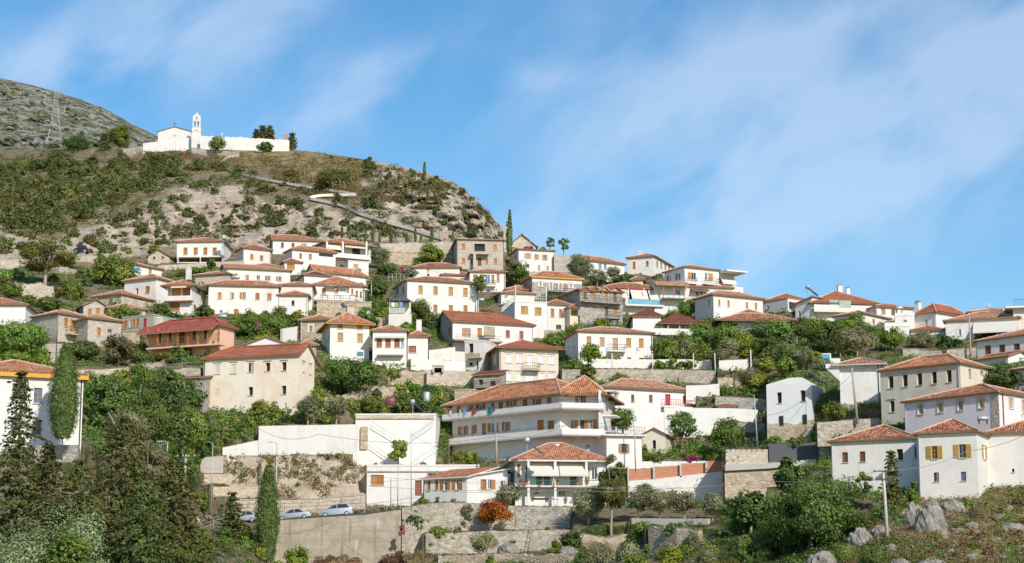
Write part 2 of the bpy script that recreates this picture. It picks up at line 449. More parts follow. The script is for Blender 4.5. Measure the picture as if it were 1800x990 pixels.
# ------------------------------------------------------------------ noise in numpy
def _hash(ix,iy,seed):
 h = (ix.astype(np.int64) * 374761393 + iy.astype(np.int64) * 668265263 + seed * 982451653) & 0x7fffffff
 h = ((h ^ (h >> 13)) * 1274126177) & 0x7fffffff
 return ((h ^ (h >> 16)) & 0xffff) / 65535.0
def vnoise(x,y,seed=0):
 ix,iy = np.floor(x),np.floor(y);fx,fy = x - ix,y - iy
 fx = fx * fx * (3 - 2 * fx);fy = fy * fy * (3 - 2 * fy)
 a,b = _hash(ix,iy,seed),_hash(ix + 1,iy,seed);c,d = _hash(ix,iy + 1,seed),_hash(ix + 1,iy + 1,seed)
 return (a + (b - a) * fx) * (1 - fy) + (c + (d - c) * fx) * fy
def fbm(x,y,oct=5,seed=0,ridge=False):
 s,a,t = 0.0,1.0,0.0
 for k in range(oct):
  n = vnoise(x,y,seed + k)
  if ridge: n = 1 - np.abs(2 * n - 1)
  s = s + a * n;t += a;a *= 0.5;x,y = x * 2.03 + 7.1,y * 2.03 + 3.7
 return s / t
# ------------------------------------------------------------------ ground distance over the picture
CTRL = [(-400,1250,60),(900,1250,75),(2200,1250,60),(-400,1100,105),(0,1080,112),(300,1080,130),(600,1080,190),(900,1080,200),(1300,1080,178),(1800,1080,158),(2200,1080,140),
(0,990,140),(150,990,150),(300,1000,162),(480,985,236),(700,985,238),(900,975,234),(1100,970,228),(1300,990,205),(1500,990,188),(1800,985,178),
(480,912,246),(700,895,247),(400,925,240),(400,903,256),(480,903,257),(560,898,257),(640,890,257),(900,890,251),(1050,890,251),(1250,880,247),(1100,930,236),
(1330,890,241),(1560,945,193),(1700,890,204),(1650,880,207),(1800,860,216),(1480,872,215),(100,782,188),(0,790,185),(140,810,184),(-300,790,180),(370,925,238),(370,890,246),
(200,720,236),(330,713,268),(450,725,270),(550,690,272),(560,740,267),(500,797,261),(640,797,262),(400,797,259),(700,815,265),(780,812,266),(850,690,291),(700,690,286),(930,684,291),
(1100,665,296),(1200,700,287),(1240,760,272),(1170,795,264),(1330,780,260),(1400,780,257),(1640,744,242),(1700,741,238),(1510,735,251),(1640,865,215),(1480,864,221),(1740,853,220),(1800,850,221),
(1740,634,276),(1500,650,277),(1400,650,282),(1300,660,287),(1200,640,301),(1750,597,296),(1630,582,306),(1480,562,319),(1570,575,308),(1400,590,307),(1300,590,313),
(1300,558,326),(1360,553,335),(1240,516,346),(1190,589,318),(1130,575,322),(1080,624,304),(1110,482,366),(1060,484,363),(970,517,349),(1050,565,331),(940,477,372),(980,600,320),
(845,471,376),(760,487,362),(770,549,340),(850,510,358),(900,590,322),(860,613,311),(620,632,301),(690,639,299),(735,615,306),(800,650,299),(540,598,309),(600,555,331),(600,530,339),(450,551,326),
(310,555,323),(250,541,330),(330,620,293),(210,601,293),(130,601,286),(30,569,291),(230,584,305),(170,552,316),(190,531,330),(450,495,351),(370,500,353),(260,482,361),(350,464,373),(280,462,377),
(450,467,371),(560,475,367),(600,442,382),(620,482,363),(100,530,321),(50,525,326),(70,460,362),(150,470,364),(0,470,355),(0,520,322),(300,430,396),(600,430,391),(700,430,387),(800,418,390),(880,420,387),
(300,400,406),(300,340,432),(450,410,403),(450,340,434),(600,400,403),(600,340,432),(750,400,400),(750,330,422),(850,400,396),(850,370,404),(0,400,406),(0,330,472),(150,400,411),(150,330,456),(150,290,502),
(0,270,560),(200,265,540),(330,264,522),(420,265,514),(500,265,506),(600,290,470),(600,275,490),(700,295,456),(780,318,432),(830,345,417),(1000,455,388),(1130,480,374),(1300,520,354),(1450,548,340),(1600,562,331),(1800,580,321),
(-400,450,402),(-400,270,605),(2200,650,332),(2200,900,202),(-400,600,291),(2200,750,262)]
YS = 2.6                                  # picture height counts more than width for the distance
def fit(points):
 P = np.array(points,float)
 X = np.c_[P[:,0],P[:,1] * YS] / 1000.0
 d = np.sqrt(((X[:,None] - X[None]) ** 2).sum(-1)) + np.eye(len(X)) * -0.004
 n = len(X)
 A = np.zeros((n + 3,n + 3));A[:n,:n] = d;A[:n,n] = 1;A[:n,n + 1:] = X;A[n,:n] = 1;A[n + 1:,:n] = X.T
 w = np.linalg.lstsq(A,np.r_[np.log(P[:,2]),0,0,0],rcond=None)[0]
 def ev(px,py):
  px,py = np.atleast_1d(np.asarray(px,float)),np.atleast_1d(np.asarray(py,float))
  out = np.empty(px.shape).ravel();q = np.c_[px.ravel(),py.ravel() * YS] / 1000.0
  for i in range(0,len(q),20000):
   qq = q[i:i + 20000]
   r = np.sqrt(((qq[:,None] - X[None]) ** 2).sum(-1))
   out[i:i + 20000] = r @ w[:n] + w[n] + qq @ w[n + 1:]
  return np.exp(out).reshape(px.shape)
 return ev
D_manual = fit(CTRL)
# ------------------------------------------------------------------ houses: first the plan, later the meshes
HOUSES = []
def H(name,label,xl,yl,xr,yr,yb,D=None,sx=None,depth=None,yaw=None,cat='house',group=None,**k):
 if D is None: D = float(D_manual(xl,yb)[0])
 A = at(xl,yl,D)
 if yaw is None:
  B = at_z(xr,yr,A.z)
 else:                                 # the ray of column xr meets the wall line in plan
  u = Vector((math.cos(R(yaw)),math.sin(R(yaw)),0));d = pix_dir(xr,yr)
  t = (A.x * d.y - A.y * d.x) / (u.y * d.x - u.x * d.y)
  B = A + u * t
 u = (B - A);u.z = 0;W = u.length;u.normalize()
 back = Vector((-u.y,u.x,0))
 if sx is not None:
  c0 = A if sx < xl else B
  d = pix_dir(sx,yl)               # plan line of that column (slightly dependent on height)
  kx = (sx - CX) / FPX
  cs,sn = math.cos(PITCH),math.sin(PITCH)
  den = kx * back.y * cs - back.x
  dep = (c0.x - kx * (c0.y * cs + c0.z * sn)) / den if abs(den) > 1e-6 else 9.0
  if not (2.0 < dep < 16.0):
   print('DEPTH?',name,label[:40],round(dep,1));dep = min(max(dep,5.0),12.0)
  if depth is None: depth = dep
 if depth is None: depth = 8.0
 zg = z_at(xl,yb,A)
 h = dict(name=name,label=label,A=A,B=B,W=W,u=u,back=back,depth=depth,zg=zg,H=A.z - zg,yaw=math.atan2(u.y,u.x),D=D,cat=cat,group=group,yb=yb,xl=xl,xr=xr,k=k)
 HOUSES.append(h)
 print('H %-16s W %5.1f dep %5.1f h %5.1f yaw %6.1f D %5.0f  %s' % (name,W,depth,h['H'],math.degrees(h['yaw']),D,label[:36]))
 return h
def roof_mesh(mb,caps,m,a,b,over,Hw,tanp,gl,gr,th=0.10,near=True,mi=0):
 """ridge along s; m(s,t,z) maps to the house frame"""
 A_,B_ = a + over,b + over
 ze = Hw - over * tanp + th;zr = Hw + b * tanp + th
 r0 = -A_ if gl else min(-A_ + B_,0.0);r1 = A_ if gr else max(A_ - B_,0.0)
 cs = math.sqrt(1 + tanp * tanp)
 slopes = [([(-A_,-B_,ze),(A_,-B_,ze),(r1,0,zr),(r0,0,zr)],'s'),([(A_,B_,ze),(-A_,B_,ze),(r0,0,zr),(r1,0,zr)],'s')]
 if not gl: slopes.append(([(-A_,B_,ze),(-A_,-B_,ze),(r0,0,zr)],'t'))
 if not gr: slopes.append(([(A_,-B_,ze),(A_,B_,ze),(r1,0,zr)],'t'))
 down = Vector((0,0,-th))
 rnd = random.Random(int(a * 1000 + b * 77))
 for pts,ax in slopes:
  top = [Vector(m(*p)) for p in pts]
  uv = [((p[0] if ax == 's' else p[1]),((B_ - abs(p[1])) if ax == 's' else (A_ - abs(p[0]))) * cs) for p in pts]
  if len(top) == 4:                 # laid in courses that sag and ripple a little
   nc = max(2,int((top[1] - top[0]).length / 1.2));nrw = 3;i0 = len(mb.v)
   for rr in range(nrw + 1):
    for cc in range(nc + 1):
     f,g = cc / nc,rr / nrw
     q = (top[0].lerp(top[1],f)).lerp(top[3].lerp(top[2],f),g)
     uq = [(uv[0][k] + (uv[1][k] - uv[0][k]) * f) * (1 - g) + (uv[3][k] + (uv[2][k] - uv[3][k]) * f) * g for k in (0,1)]
     if 0 < cc < nc: q = q + Vector((0,0,(rnd.random() - .5) * .07 - .10 * math.sin(math.pi * f) * g))
     mb.v.append(tuple(q));mb.__dict__.setdefault('vuv',{})[len(mb.v) - 1] = uq
   for rr in range(nrw):
    for cc in range(nc):
     ids = [i0 + rr * (nc + 1) + cc,i0 + rr * (nc + 1) + cc + 1,i0 + (rr + 1) * (nc + 1) + cc + 1,i0 + (rr + 1) * (nc + 1) + cc]
     mb.uv[len(mb.f)] = [mb.vuv[k] for k in ids];mb.f.append(ids);mb.mi.append(mi)
  else: mb.poly(top,uv,mi)
  bot = [p + down for p in top]
  mb.poly(bot[::-1],None,1)
  for i in range(len(top)):
   j = (i + 1) % len(top)
   mb.poly([bot[i],bot[j],top[j],top[i]],None,1)
  # the row of tile ends along the eave
  e0,e1 = top[0],top[1];L = (e1 - e0).length
  inw = ((top[2] + top[-1]) / 2 - (e0 + e1) / 2) if len(top) == 4 else (top[2] - (e0 + e1) / 2)
  e = (e1 - e0).normalized();inw = (inw - e * inw.dot(e)).normalized()
  n = int(L / (0.27 if near else 0.42));up = Vector((0,0,0.03))
  for q in range(n):
   c = e0 + e * ((q + 0.5) * L / n) + up
   rr = 0.085 if near else 0.11
   i = len(mb.v);pr = []
   for k in range(4):
    an = math.pi * k / 3
    o = e * math.cos(an) * rr + Vector((0,0,1)) * math.sin(an) * rr
    pr.append(o)
   for o in pr: mb.v.append(tuple(c - inw * (0.06 + rnd.random() * .03) + o))
   for o in pr: mb.v.append(tuple(c + inw * 0.35 + o))
   for k in range(3): mb.f.append([i + k,i + k + 1,i + 5 + k,i + 4 + k][::-1]);mb.mi.append(2)
   mb.f.append([i + k for k in range(4)]);mb.mi.append(1)
 P = lambda s,t,z: Vector(m(s,t,z)) + Vector((0,0,0.04))
 lines = [(P(r0,0,zr),P(r1,0,zr))]
 if not gl: lines += [(P(-A_,-B_,ze),P(r0,0,zr)),(P(-A_,B_,ze),P(r0,0,zr))]
 if not gr: lines += [(P(A_,-B_,ze),P(r1,0,zr)),(P(A_,B_,ze),P(r1,0,zr))]
 for p,q in lines:
  L = (q - p).length
  if L < 0.3: continue
  n = max(2,int(L / 0.45));pts,rs = [],[]
  for i in range(n + 1):
   pts.append(p + (q - p) * (i / n));rs.append(0.13 if i % 2 else 0.10)
  caps.tube(pts,rs,5)
 return zr
def wall_holes(mb,F,W,z0,z1,holes,mi=0,mir=0):
 us = sorted({0.0,W} | {h[0] for h in holes} | {h[1] for h in holes});vs = sorted({z0,z1} | {h[2] for h in holes} | {h[3] for h in holes})
 for i in range(len(us) - 1):
  for j in range(len(vs) - 1):
   um,vm = (us[i] + us[i + 1]) / 2,(vs[j] + vs[j + 1]) / 2
   if any(h[0] < um < h[1] and h[2] < vm < h[3] for h in holes): continue
   mb.poly([F.p(us[i],vs[j]),F.p(us[i + 1],vs[j]),F.p(us[i + 1],vs[j + 1]),F.p(us[i],vs[j + 1])],None,mi)
 for (u0,u1,v0,v1,dp) in holes:
  for a,b in (((u0,v0),(u1,v0)),((u1,v0),(u1,v1)),((u1,v1),(u0,v1)),((u0,v1),(u0,v0))):
   mb.poly([F.p(*a),F.p(*b),F.p(b[0],b[1],-dp),F.p(a[0],a[1],-dp)],None,mir)
RECESS = {'o': 0.45,'L': 1.6,'f': 0.06}
def parse_rows(rows):
 for r in rows:
  t,xs,y0,y1,w,h = r[:6];opt = r[6] if len(r) > 6 else {}
  if not isinstance(xs,(tuple,list)): xs = (xs,)
  for i,x in enumerate(xs):
   y = y0 if len(xs) == 1 or y1 is None else y0 + (y1 - y0) * (x - xs[0]) / (xs[-1] - xs[0])
   yield t,x,y,w,h,opt
def build_house(h):
 k = h['k'];W,Dp,Hh = h['W'],h['depth'],h['H']
 A,B = h['A'],h['B']
 mid = (A + B) / 2
 root = empty(h['name'],(mid.x,mid.y,h['zg']),h['yaw'],h['label'],h['cat'],h['group'])
 h['root'] = root
 Mi = (Matrix.Translation((mid.x,mid.y,h['zg'])) @ Matrix.Rotation(h['yaw'],4,'Z')).inverted()
 h['Mi'] = Mi
 cam_l = Mi @ Vector((0,0,0));Mr = Mi.to_3x3()
 near = h['D'] < 330
 faces = {'F': Face((-W / 2,0,0),(1,0,0),(0,-1,0)),'R': Face((W / 2,0,0),(0,1,0),(1,0,0)),
    'L': Face((-W / 2,Dp,0),(0,-1,0),(-1,0,0)),'K': Face((W / 2,Dp,0),(-1,0,0),(0,1,0))}
 wid = {'F': W,'R': Dp,'L': Dp,'K': W}
 h['faces'] = faces
 def hit(F,px,py,w=0.0):
  d = Mr @ pix_dir(px,py)
  t = (F.o + F.n * w - cam_l).dot(F.n) / d.dot(F.n)
  p = cam_l + d * t
  return (p - F.o).dot(F.u),p.z
 h['hit'] = hit
 wm = MAT[k.get('wall','white')];deep = k.get('deep',3.0)
 roof = k.get('roof','hip')
 holes = {f: [] for f in faces};wins = []
 side = 'L' if k.get('side','L') == 'L' else 'R'
 lists = [('F',k.get('win',[])),('L',k.get('lwin',[])),('R',k.get('rwin',[]))]
 for fn,rows in lists:
  F = faces[fn]
  for t,x,y,w,hh,opt in parse_rows(rows):
   u0,_ = hit(F,x - w / 2,y);u1,_ = hit(F,x + w / 2,y)
   _,v1 = hit(F,x,y - hh / 2);_,v0 = hit(F,x,y + hh / 2)
   if u0 > u1: u0,u1 = u1,u0
   u0,u1 = max(u0,0.12),min(u1,wid[fn] - 0.12);v0,v1 = max(v0,-deep + .3),min(v1,Hh - 0.08)
   if u1 - u0 < 0.15 or v1 - v0 < 0.15:
    print('WIN?',h['name'],h['label'][:30],t,x,y);continue
   if any(not (u1 < q[0] or u0 > q[1] or v1 < q[2] or v0 > q[3]) for q in holes[fn]):
    print('WINOVER',h['name'],h['label'][:30],t,x,y);continue
   dp = opt.get('dp',RECESS.get(t,0.16))
   holes[fn].append((u0,u1,v0,v1,dp));wins.append((fn,t,u0,u1,v0,v1,dp,opt))
 # walls
 mb = MB()
 top = Hh
 tall = {f: top for f in faces}
 mbL = MB() if 'lwall' in k else mb
 for fn,F in faces.items(): wall_holes(mbL if fn == 'L' else mb,F,wid[fn],-deep,tall[fn],holes[fn])
 # roof
 over = k.get('over',0.38)
 tile = MAT[k.get('tile','tile')];under = MAT[k.get('soffit','soffit')]
 rb,caps = MB(),MB()
 roof_o = None
 axis_y = roof in ('gabley',) or (roof == 'hip' and Dp > W)
 a,b = (Dp / 2,W / 2) if axis_y else (W / 2,Dp / 2)
 def m(s,t,z): return (t,Dp / 2 + s,z) if axis_y else (s,Dp / 2 + t,z)
 def m_ax(s,t,z): return (-t,Dp / 2 + s,z) if axis_y else (s,Dp / 2 + t,z)
 tanp = math.tan(R(k.get('pitch',20)))
 if k.get('ry') is not None and roof in ('hip','gablex','gabley','hl','hr'):
  rp = mid + h['back'] * (Dp / 2 if not axis_y else min(b,Dp / 2) if roof == 'hip' else 0.0)
  zr = z_at(k.get('rx',(h['xl'] + h['xr']) / 2),k['ry'],rp) - h['zg']
  tp = (zr - 0.10 - Hh) / b
  if not 0.12 < tp < 0.95: print('PITCH?',h['name'],h['label'][:34],round(math.degrees(math.atan(tp)),1))
  tanp = min(max(tp,0.16),0.9)
 zr = Hh
 if roof in ('hip','gablex','gabley','hl','hr'):
  gl = roof in ('gablex','gabley','hl');gr = roof in ('gablex','gabley','hr')
  zr = roof_mesh(rb,caps,m_ax,a,b,over,Hh,tanp,gl,gr,near=near)
  for flag,s in ((gl,-a),(gr,a)):
   if flag:
    tri = [m_ax(s,-b,Hh),m_ax(s,b,Hh),m_ax(s,0,Hh + b * tanp)]
    (mbL if s < 0 else mb).poly(tri if s > 0 else tri[::-1])
 elif roof in ('shed','shedL','shedR'):
  dz = math.tan(R(k.get('pitch',14)))
  def pt(x,y):
   r = (y if roof == 'shed' else (x + W / 2 if roof == 'shedR' else W / 2 - x))
   return Vector((x,y,Hh + r * dz))
  c = [(-W / 2 - over,-over),(W / 2 + over,-over),(W / 2 + over,Dp + over),(-W / 2 - over,Dp + over)]
  tp = [pt(*q) + Vector((0,0,0.14)) for q in c];bt = [pt(*q) + Vector((0,0,0.005)) for q in c]
  uvs = [(q[0],q[1]) if roof == 'shed' else (q[1],q[0]) for q in c]
  rb.poly(tp,uvs,0);rb.poly(bt[::-1],None,1)
  for i in range(4): rb.poly([bt[i],bt[(i + 1) % 4],tp[(i + 1) % 4],tp[i]],None,1)
  q = [(-W / 2,0),(W / 2,0),(W / 2,Dp),(-W / 2,Dp)]
  for i in range(4):
   p0,p1 = q[i],q[(i + 1) % 4]
   mb.poly([(p0[0],p0[1],Hh),(p1[0],p1[1],Hh),tuple(pt(*p1)),tuple(pt(*p0))])
 elif roof == 'flat':
  ph = k.get('parapet',0.35);o = k.get('over',0.06)
  rb.box((-W / 2 - o,-o,Hh + 0.004),(W / 2 + o,Dp + o,Hh + 0.2))
  if ph > 0.2:
   for q in (((-W / 2,0),(W / 2,.2)),((-W / 2,Dp - .2),(W / 2,Dp)),((-W / 2,.2),(-W / 2 + .2,Dp - .2)),((W / 2 - .2,.2),(W / 2,Dp - .2))):
    rb.box((q[0][0],q[0][1],Hh + 0.2),(q[1][0],q[1][1],Hh + 0.2 + ph))
 wobj = mb.build('wall',wm,root)
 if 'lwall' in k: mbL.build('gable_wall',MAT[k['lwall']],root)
 h['wall'] = wobj;h['zr'] = zr;h['tanp'] = tanp
 if rb.v:
  if roof == 'flat': roof_o = rb.build('roof',MAT[k.get('roofmat',k.get('wall','white'))],root)
  else:
   roof_o = rb.build('roof',[tile,under,tile],root)
   if caps.v: caps.build('ridge_caps',MAT[k.get('cap','ridge')],roof_o)
 h['roof'] = roof_o
 # windows
 shm = MAT[k.get('sh','wood')];gm = MAT[k.get('glass','glass')];fm = MAT[k.get('frame','soffit_white')]
 for (fn,t,u0,u1,v0,v1,dp,opt) in wins:
  F = faces[fn];sm = MAT[opt['sh']] if 'sh' in opt else shm
  f2 = MAT[opt['frame']] if 'frame' in opt else fm;g2 = MAT[opt['glass']] if 'glass' in opt else gm
  w = u1 - u0;um = (u0 + u1) / 2
  door = t in 'dD'
  wb = MB()
  if t == 'L':                      # open loggia: its floor, back wall and the parapet across it
   wb.fbox(F,u0,u1,v0,v1,-dp - .06,-dp)
   o = wb.build('loggia',wm,root)
   pb = MB();pb.fbox(F,u0,u1,v0 + .002,v0 + (opt.get('par',0.9)),-0.14,-0.02);pb.build('parapet',MAT[opt.get('pm',k.get('wall','white'))],o)
   for (dx,dw,dh,dm) in opt.get('doors',[]):
    db = MB();uu = u0 + w * dx;db.fbox(F,uu - dw / 2,uu + dw / 2,v0,v0 + dh,-dp,-dp + .05);db.build('door',MAT[dm],o)
   continue
  if t == 'o':  # solid near-black block fills the hole, interior shade put into its colour
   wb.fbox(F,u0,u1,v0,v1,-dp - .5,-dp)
   o = wb.build('dark_window_fill',MAT['dark_room'],root)
  elif t == 'f':                    # walled up or blank panel
   wb.fbox(F,u0,u1,v0,v1,-dp - .04,-dp + .03);o = wb.build('blind_window',sm,root)
  elif t in ('s','S','d','D'):   # closed shutters or a door leaf, with a thin frame round
   fr = 0.06
   for q in ((u0,u0 + fr,v0,v1),(u1 - fr,u1,v0,v1),(u0 + fr,u1 - fr,v1 - fr,v1),(u0 + fr,u1 - fr,v0,v0 + fr)):
    wb.fbox(F,*q,-dp,0.015)
   o = wb.build('door' if door else 'window',sm if not opt.get('surround') else MAT['soffit_white'],root)
   if t in 'sd':
    for (a0,a1) in ((u0 + fr,um - .015),(um + .015,u1 - fr)):
     q = MB();q.fbox(F,a0,a1,v0 + fr,v1 - fr,-dp,-dp + .05)
     for z in (0.25,0.75): q.fbox(F,a0 + .03,a1 - .03,v0 + (v1 - v0) * z - .04,v0 + (v1 - v0) * z + .04,-dp + .05,-dp + .07)
     q.build('door_leaf' if door else 'shutter',sm,o)
   else:
    q = MB();q.fbox(F,u0 + fr,u1 - fr,v0 + fr,v1 - fr,-dp,-dp + .05);q.build('door_leaf' if door else 'shutter',sm,o)
  else:                             # glazed: frame with mullion, pane, and shutters folded back
   fr = 0.055
   for q in ((u0,u0 + fr,v0,v1),(u1 - fr,u1,v0,v1),(u0 + fr,u1 - fr,v1 - fr,v1),(u0 + fr,u1 - fr,v0,v0 + fr),(um - .03,um + .03,v0 + fr,v1 - fr)):
    wb.fbox(F,*q,-dp,-dp + .07)
   if opt.get('grid'):
    for z in (.33,.66): 
     for (a0,a1) in ((u0 + fr,um - .03),(um + .03,u1 - fr)):
      wb.fbox(F,a0,a1,v0 + (v1 - v0) * z - .025,v0 + (v1 - v0) * z + .025,-dp,-dp + .065)
   o = wb.build('window',f2,root)
   q = MB();q.fbox(F,u0,u1,v0,v1,-dp - .03,-dp - .002);q.build('pane',g2,o)
   rw = random.Random(int(u0 * 97 + v0 * 31 + h['D']))
   if rw.random() < .45 and g2.name == 'glass':
    q = MB();a0 = u0 + fr if rw.random() < .5 else um + .03;q.fbox(F,a0,a0 + (w / 2 - fr - .03) * (.5 + .5 * rw.random()),v0 + fr,v1 - fr,-dp - .001,-dp + .012);q.build('curtain',MAT['canvas'],o)
   sw = min(w * 0.5,0.75) if t == 'b' else min(w * .9,0.75)
   sw = opt.get('sw',sw)
   for flag,a0,a1 in ((t in 'bl',u0 - sw - .02,u0 - .02),(t in 'br',u1 + .02,u1 + sw + .02)):
    if flag:
     q = MB();q.fbox(F,a0,a1,v0 + .02,v1 - .02,0.02,0.07)
     for z in (0.25,0.75): q.fbox(F,a0 + .03,a1 - .03,v0 + (v1 - v0) * z - .04,v0 + (v1 - v0) * z + .04,.07,.09)
     q.build('shutter',sm,o)
  if not door and t != 'f' and opt.get('sill',True):
   q = MB();q.fbox(F,u0 - .08,u1 + .08,v0 - .09,v0 - .004,0.003,0.1);q.build('sill',MAT[opt.get('sillm','concrete_pale')],o)
  if opt.get('lintel'):
   q = MB();q.fbox(F,u0 - .25,u1 + .25,v1 + .22,v1 + .32,0.003,0.13);q.build('lintel',MAT['concrete_pale'],o)
  if opt.get('surround'):
   q = MB();e = .17
   for b4 in ((u0 - e,u0 - .004,v0 - .004,v1 + e),(u1 + .004,u1 + e,v0 - .004,v1 + e),(u0 - .004,u1 + .004,v1 + .004,v1 + e)):
    q.fbox(F,*b4,0.004,0.05)
   q.build('surround',MAT[opt['surround']],o)
 for c in k.get('chim',[]):           # (px, y top, width m, depth share, material, cap material)
  cx,cy,cw,share = c[:4];cm = c[4] if len(c) > 4 else k.get('wall','white');cap = c[5] if len(c) > 5 else 'tile_red'
  F = Face((-W / 2,Dp * share,0),(1,0,0),(0,-1,0))
  u,z1 = hit(F,cx,cy)
  y = Dp * share;x = -W / 2 + u
  q = MB();q.box((x - cw / 2,y - cw / 2,Hh - .2),(x + cw / 2,y + cw / 2,z1 - .15))
  q.box((x - cw / 2 - .06,y - cw / 2 - .06,z1 - .15),(x + cw / 2 + .06,y + cw / 2 + .06,z1 - .08))
  co = q.build('chimney',MAT[cm],roof_o or root)
  q = MB();q.hexa([(x - cw / 2,y - cw / 2,z1 - .08),(x + cw / 2,y - cw / 2,z1 - .08),(x + cw / 2,y + cw / 2,z1 - .08),(x - cw / 2,y + cw / 2,z1 - .08),
        (x - cw / 3,y - cw / 3,z1 + .12),(x + cw / 3,y - cw / 3,z1 + .12),(x + cw / 3,y + cw / 3,z1 + .12),(x - cw / 3,y + cw / 3,z1 + .12)])
  q.build('chimney_cap',MAT[cap],co)
 rp = random.Random(int(h['xl'] * 3 + h['yb']))
 if roof not in ('flat','none') and W > 4 and Hh > 2.5 and rp.random() < .55:
  u = .18 if rp.random() < .5 else W - .18;q = MB();F = faces['F'];q.tube([F.p(u,Hh - .05,.09),F.p(u,-.5,.09)],.05,6);q.build('drainpipe',MAT[rp.choice(['iron','galv','rust'])],root)
 for bl in k.get('bal',[]):           # (face, x0, x1, y slab, projection, kind, rail material)
  fn,x0,x1,ys,pr,kind = bl[:6];rm = MAT[bl[6] if len(bl) > 6 else 'iron']
  F = faces[fn]
  u0,z = hit(F,x0,ys,pr * .5);u1,_ = hit(F,x1,ys,pr * .5)
  q = MB();q.fbox(F,u0,u1,z - .16,z,0.004,pr)
  bo = q.build('balcony',MAT[bl[7] if len(bl) > 7 else k.get('wall','white')],root)
  q = MB()
  if kind == 'solid':
   q.fbox(F,u0,u1,z + .003,z + .95,pr - .12,pr - .004);q.fbox(F,u0,u0 + .12,z + .003,z + .95,.005,pr - .123);q.fbox(F,u1 - .12,u1,z + .003,z + .95,.005,pr - .123)
   q.build('parapet',wm,bo)
  else:
   for zz in (.5,.98): 
    q.fbox(F,u0,u1,z + zz - .025,z + zz + .025,pr - .06,pr - .01)
    q.fbox(F,u0,u0 + .05,z + zz - .025,z + zz + .025,.01,pr - .06);q.fbox(F,u1 - .05,u1,z + zz - .025,z + zz + .025,.01,pr - .06)
   n = max(2,int((u1 - u0) / .28))
   for i in range(n + 1):
    uu = u0 + .025 + (u1 - u0 - .05) * i / n;q.fbox(F,uu - .016,uu + .016,z,z + .955,pr - .05,pr - .02)
   q.build('railing',rm,bo)
 for aw in k.get('awn',[]):           # (face, x0, x1, y top, y bottom, projection, material)
  fn,x0,x1,y0,y1,pr,am = aw;F = faces[fn]
  u0,z0 = hit(F,x0,y0,.1);u1,_ = hit(F,x1,y0,.1);_,z1 = hit(F,(x0 + x1) / 2,y1,pr)
  q = MB()
  q.prism([F.p(u0,z0,.04),F.p(u1,z0,.04),F.p(u1,z1 + .15,pr),F.p(u0,z1 + .15,pr)],(0,0,.03))
  q.fbox(F,u0,u1,z1 - .05,z1 + .15,pr - .012,pr + .012)
  q.build('awning',MAT[am],root)
 if 'post' in k: k['post'](h)
 return root
# ------------------------------------------------------------------ the village, top left to bottom right
def beams(h,xs,y0,y1,proj,mat,name='porch_post',w=0.16):
 """posts standing in front of the facade at photo columns xs"""
 F = h['faces']['F']
 for x in xs:
  u,z0 = h['hit'](F,x,y1,proj);_,z1 = h['hit'](F,x,y0,proj)
  q = MB();q.fbox(F,u - w / 2,u + w / 2,min(z0,z1 - .5) ,z1,proj - w / 2,proj + w / 2);q.build(name,MAT[mat],h['root'])
def slabs(h,x0,x1,y0,y1,w0,w1,mat,name):
 F = h['faces']['F'];wm = max(w0,w1)
 u0,z1 = h['hit'](F,x0,y0,wm);u1,z0 = h['hit'](F,x1,y1,wm)
 _,z1 = h['hit'](F,(x0 + x1) / 2,y0,wm);_,z0 = h['hit'](F,(x0 + x1) / 2,y1,wm)
 q = MB();q.fbox(F,u0,u1,z0,z1,w0,w1);return q.build(name,MAT[mat],h['root'])
def tile_canopy(h,x0,x1,y0,y1,proj,mat,fn='F',name='canopy'):
 """small tiled lean-to roof fixed on the facade: y0 at the wall, y1 at its outer edge"""
 F = h['faces'][fn]
 u0,z0 = h['hit'](F,x0,y0,.02);u1,_ = h['hit'](F,x1,y0,.02);_,z1 = h['hit'](F,(x0 + x1) / 2,y1,proj)
 z1 = min(z1,z0 - .2)
 q = MB();t = [F.p(u0,z1,proj),F.p(u1,z1,proj),F.p(u1,z0,.02),F.p(u0,z0,.02)]
 d = Vector((0,0,-.12));q.poly(t,[(u0,0),(u1,0),(u1,proj),(u0,proj)],0);b = [p + d for p in t];q.poly(b[::-1],None,1)
 for i in range(4): q.poly([b[i],b[(i + 1) % 4],t[(i + 1) % 4],t[i]],None,1)
 return q.build(name,[MAT[mat],MAT['soffit']],h['root'])
W_ = 'white_house'
# --- top rows on the left
H('stone_cottage','tiny pale stone cottage with two small dark windows in its gable under the cliff',260,451,298,450,462.5,depth=7,roof='gabley',ry=437.8,wall='stone_pale',tile='tile_pale',win=[('o',(271,286),452,451,4,8)])
def p2(h):
 slabs(h,312,393,449.5,452,0.0,1.0,'white','balcony_slab');beams(h,(313,352,391.5),452,463,.9,'white')
H(W_,'white house below the cliff with four orange shutters over a dark ground floor porch',311.6,425,393,424.2,463.5,depth=8,ry=418.5,win=[('s',(326,344,361,377.4),441.5,441.5,7,12.5),('L',351,458.5,None,76,9.5,{'par': 0.3,'dp': 2.2,'doors': [(.22,1.2,1.1,'wood'),(.45,.9,1.1,'wood_red')]})],post=p2)
H(W_,'pale pinkish house with a small red hipped roof and two orange shutters',428.4,435.2,476.5,439.6,467,sx=414.7,ry=430.5,wall='palepink',tile='tile_red',win=[('s',(442.7,459.8),451.5,453.6,5.5,9)])
def p4(h):
 pass
H(W_,'long white house with a stepped tile roof and a grey gable at its west end',479.8,421.5,572,424.2,446,sx=464.5,roof='hl',ry=414,win=[('s',(496.3,515),431,432,5,9,{'sh': 'wood_brown'}),('b',(534,553),432.6,434.9,4.6,8.5)])
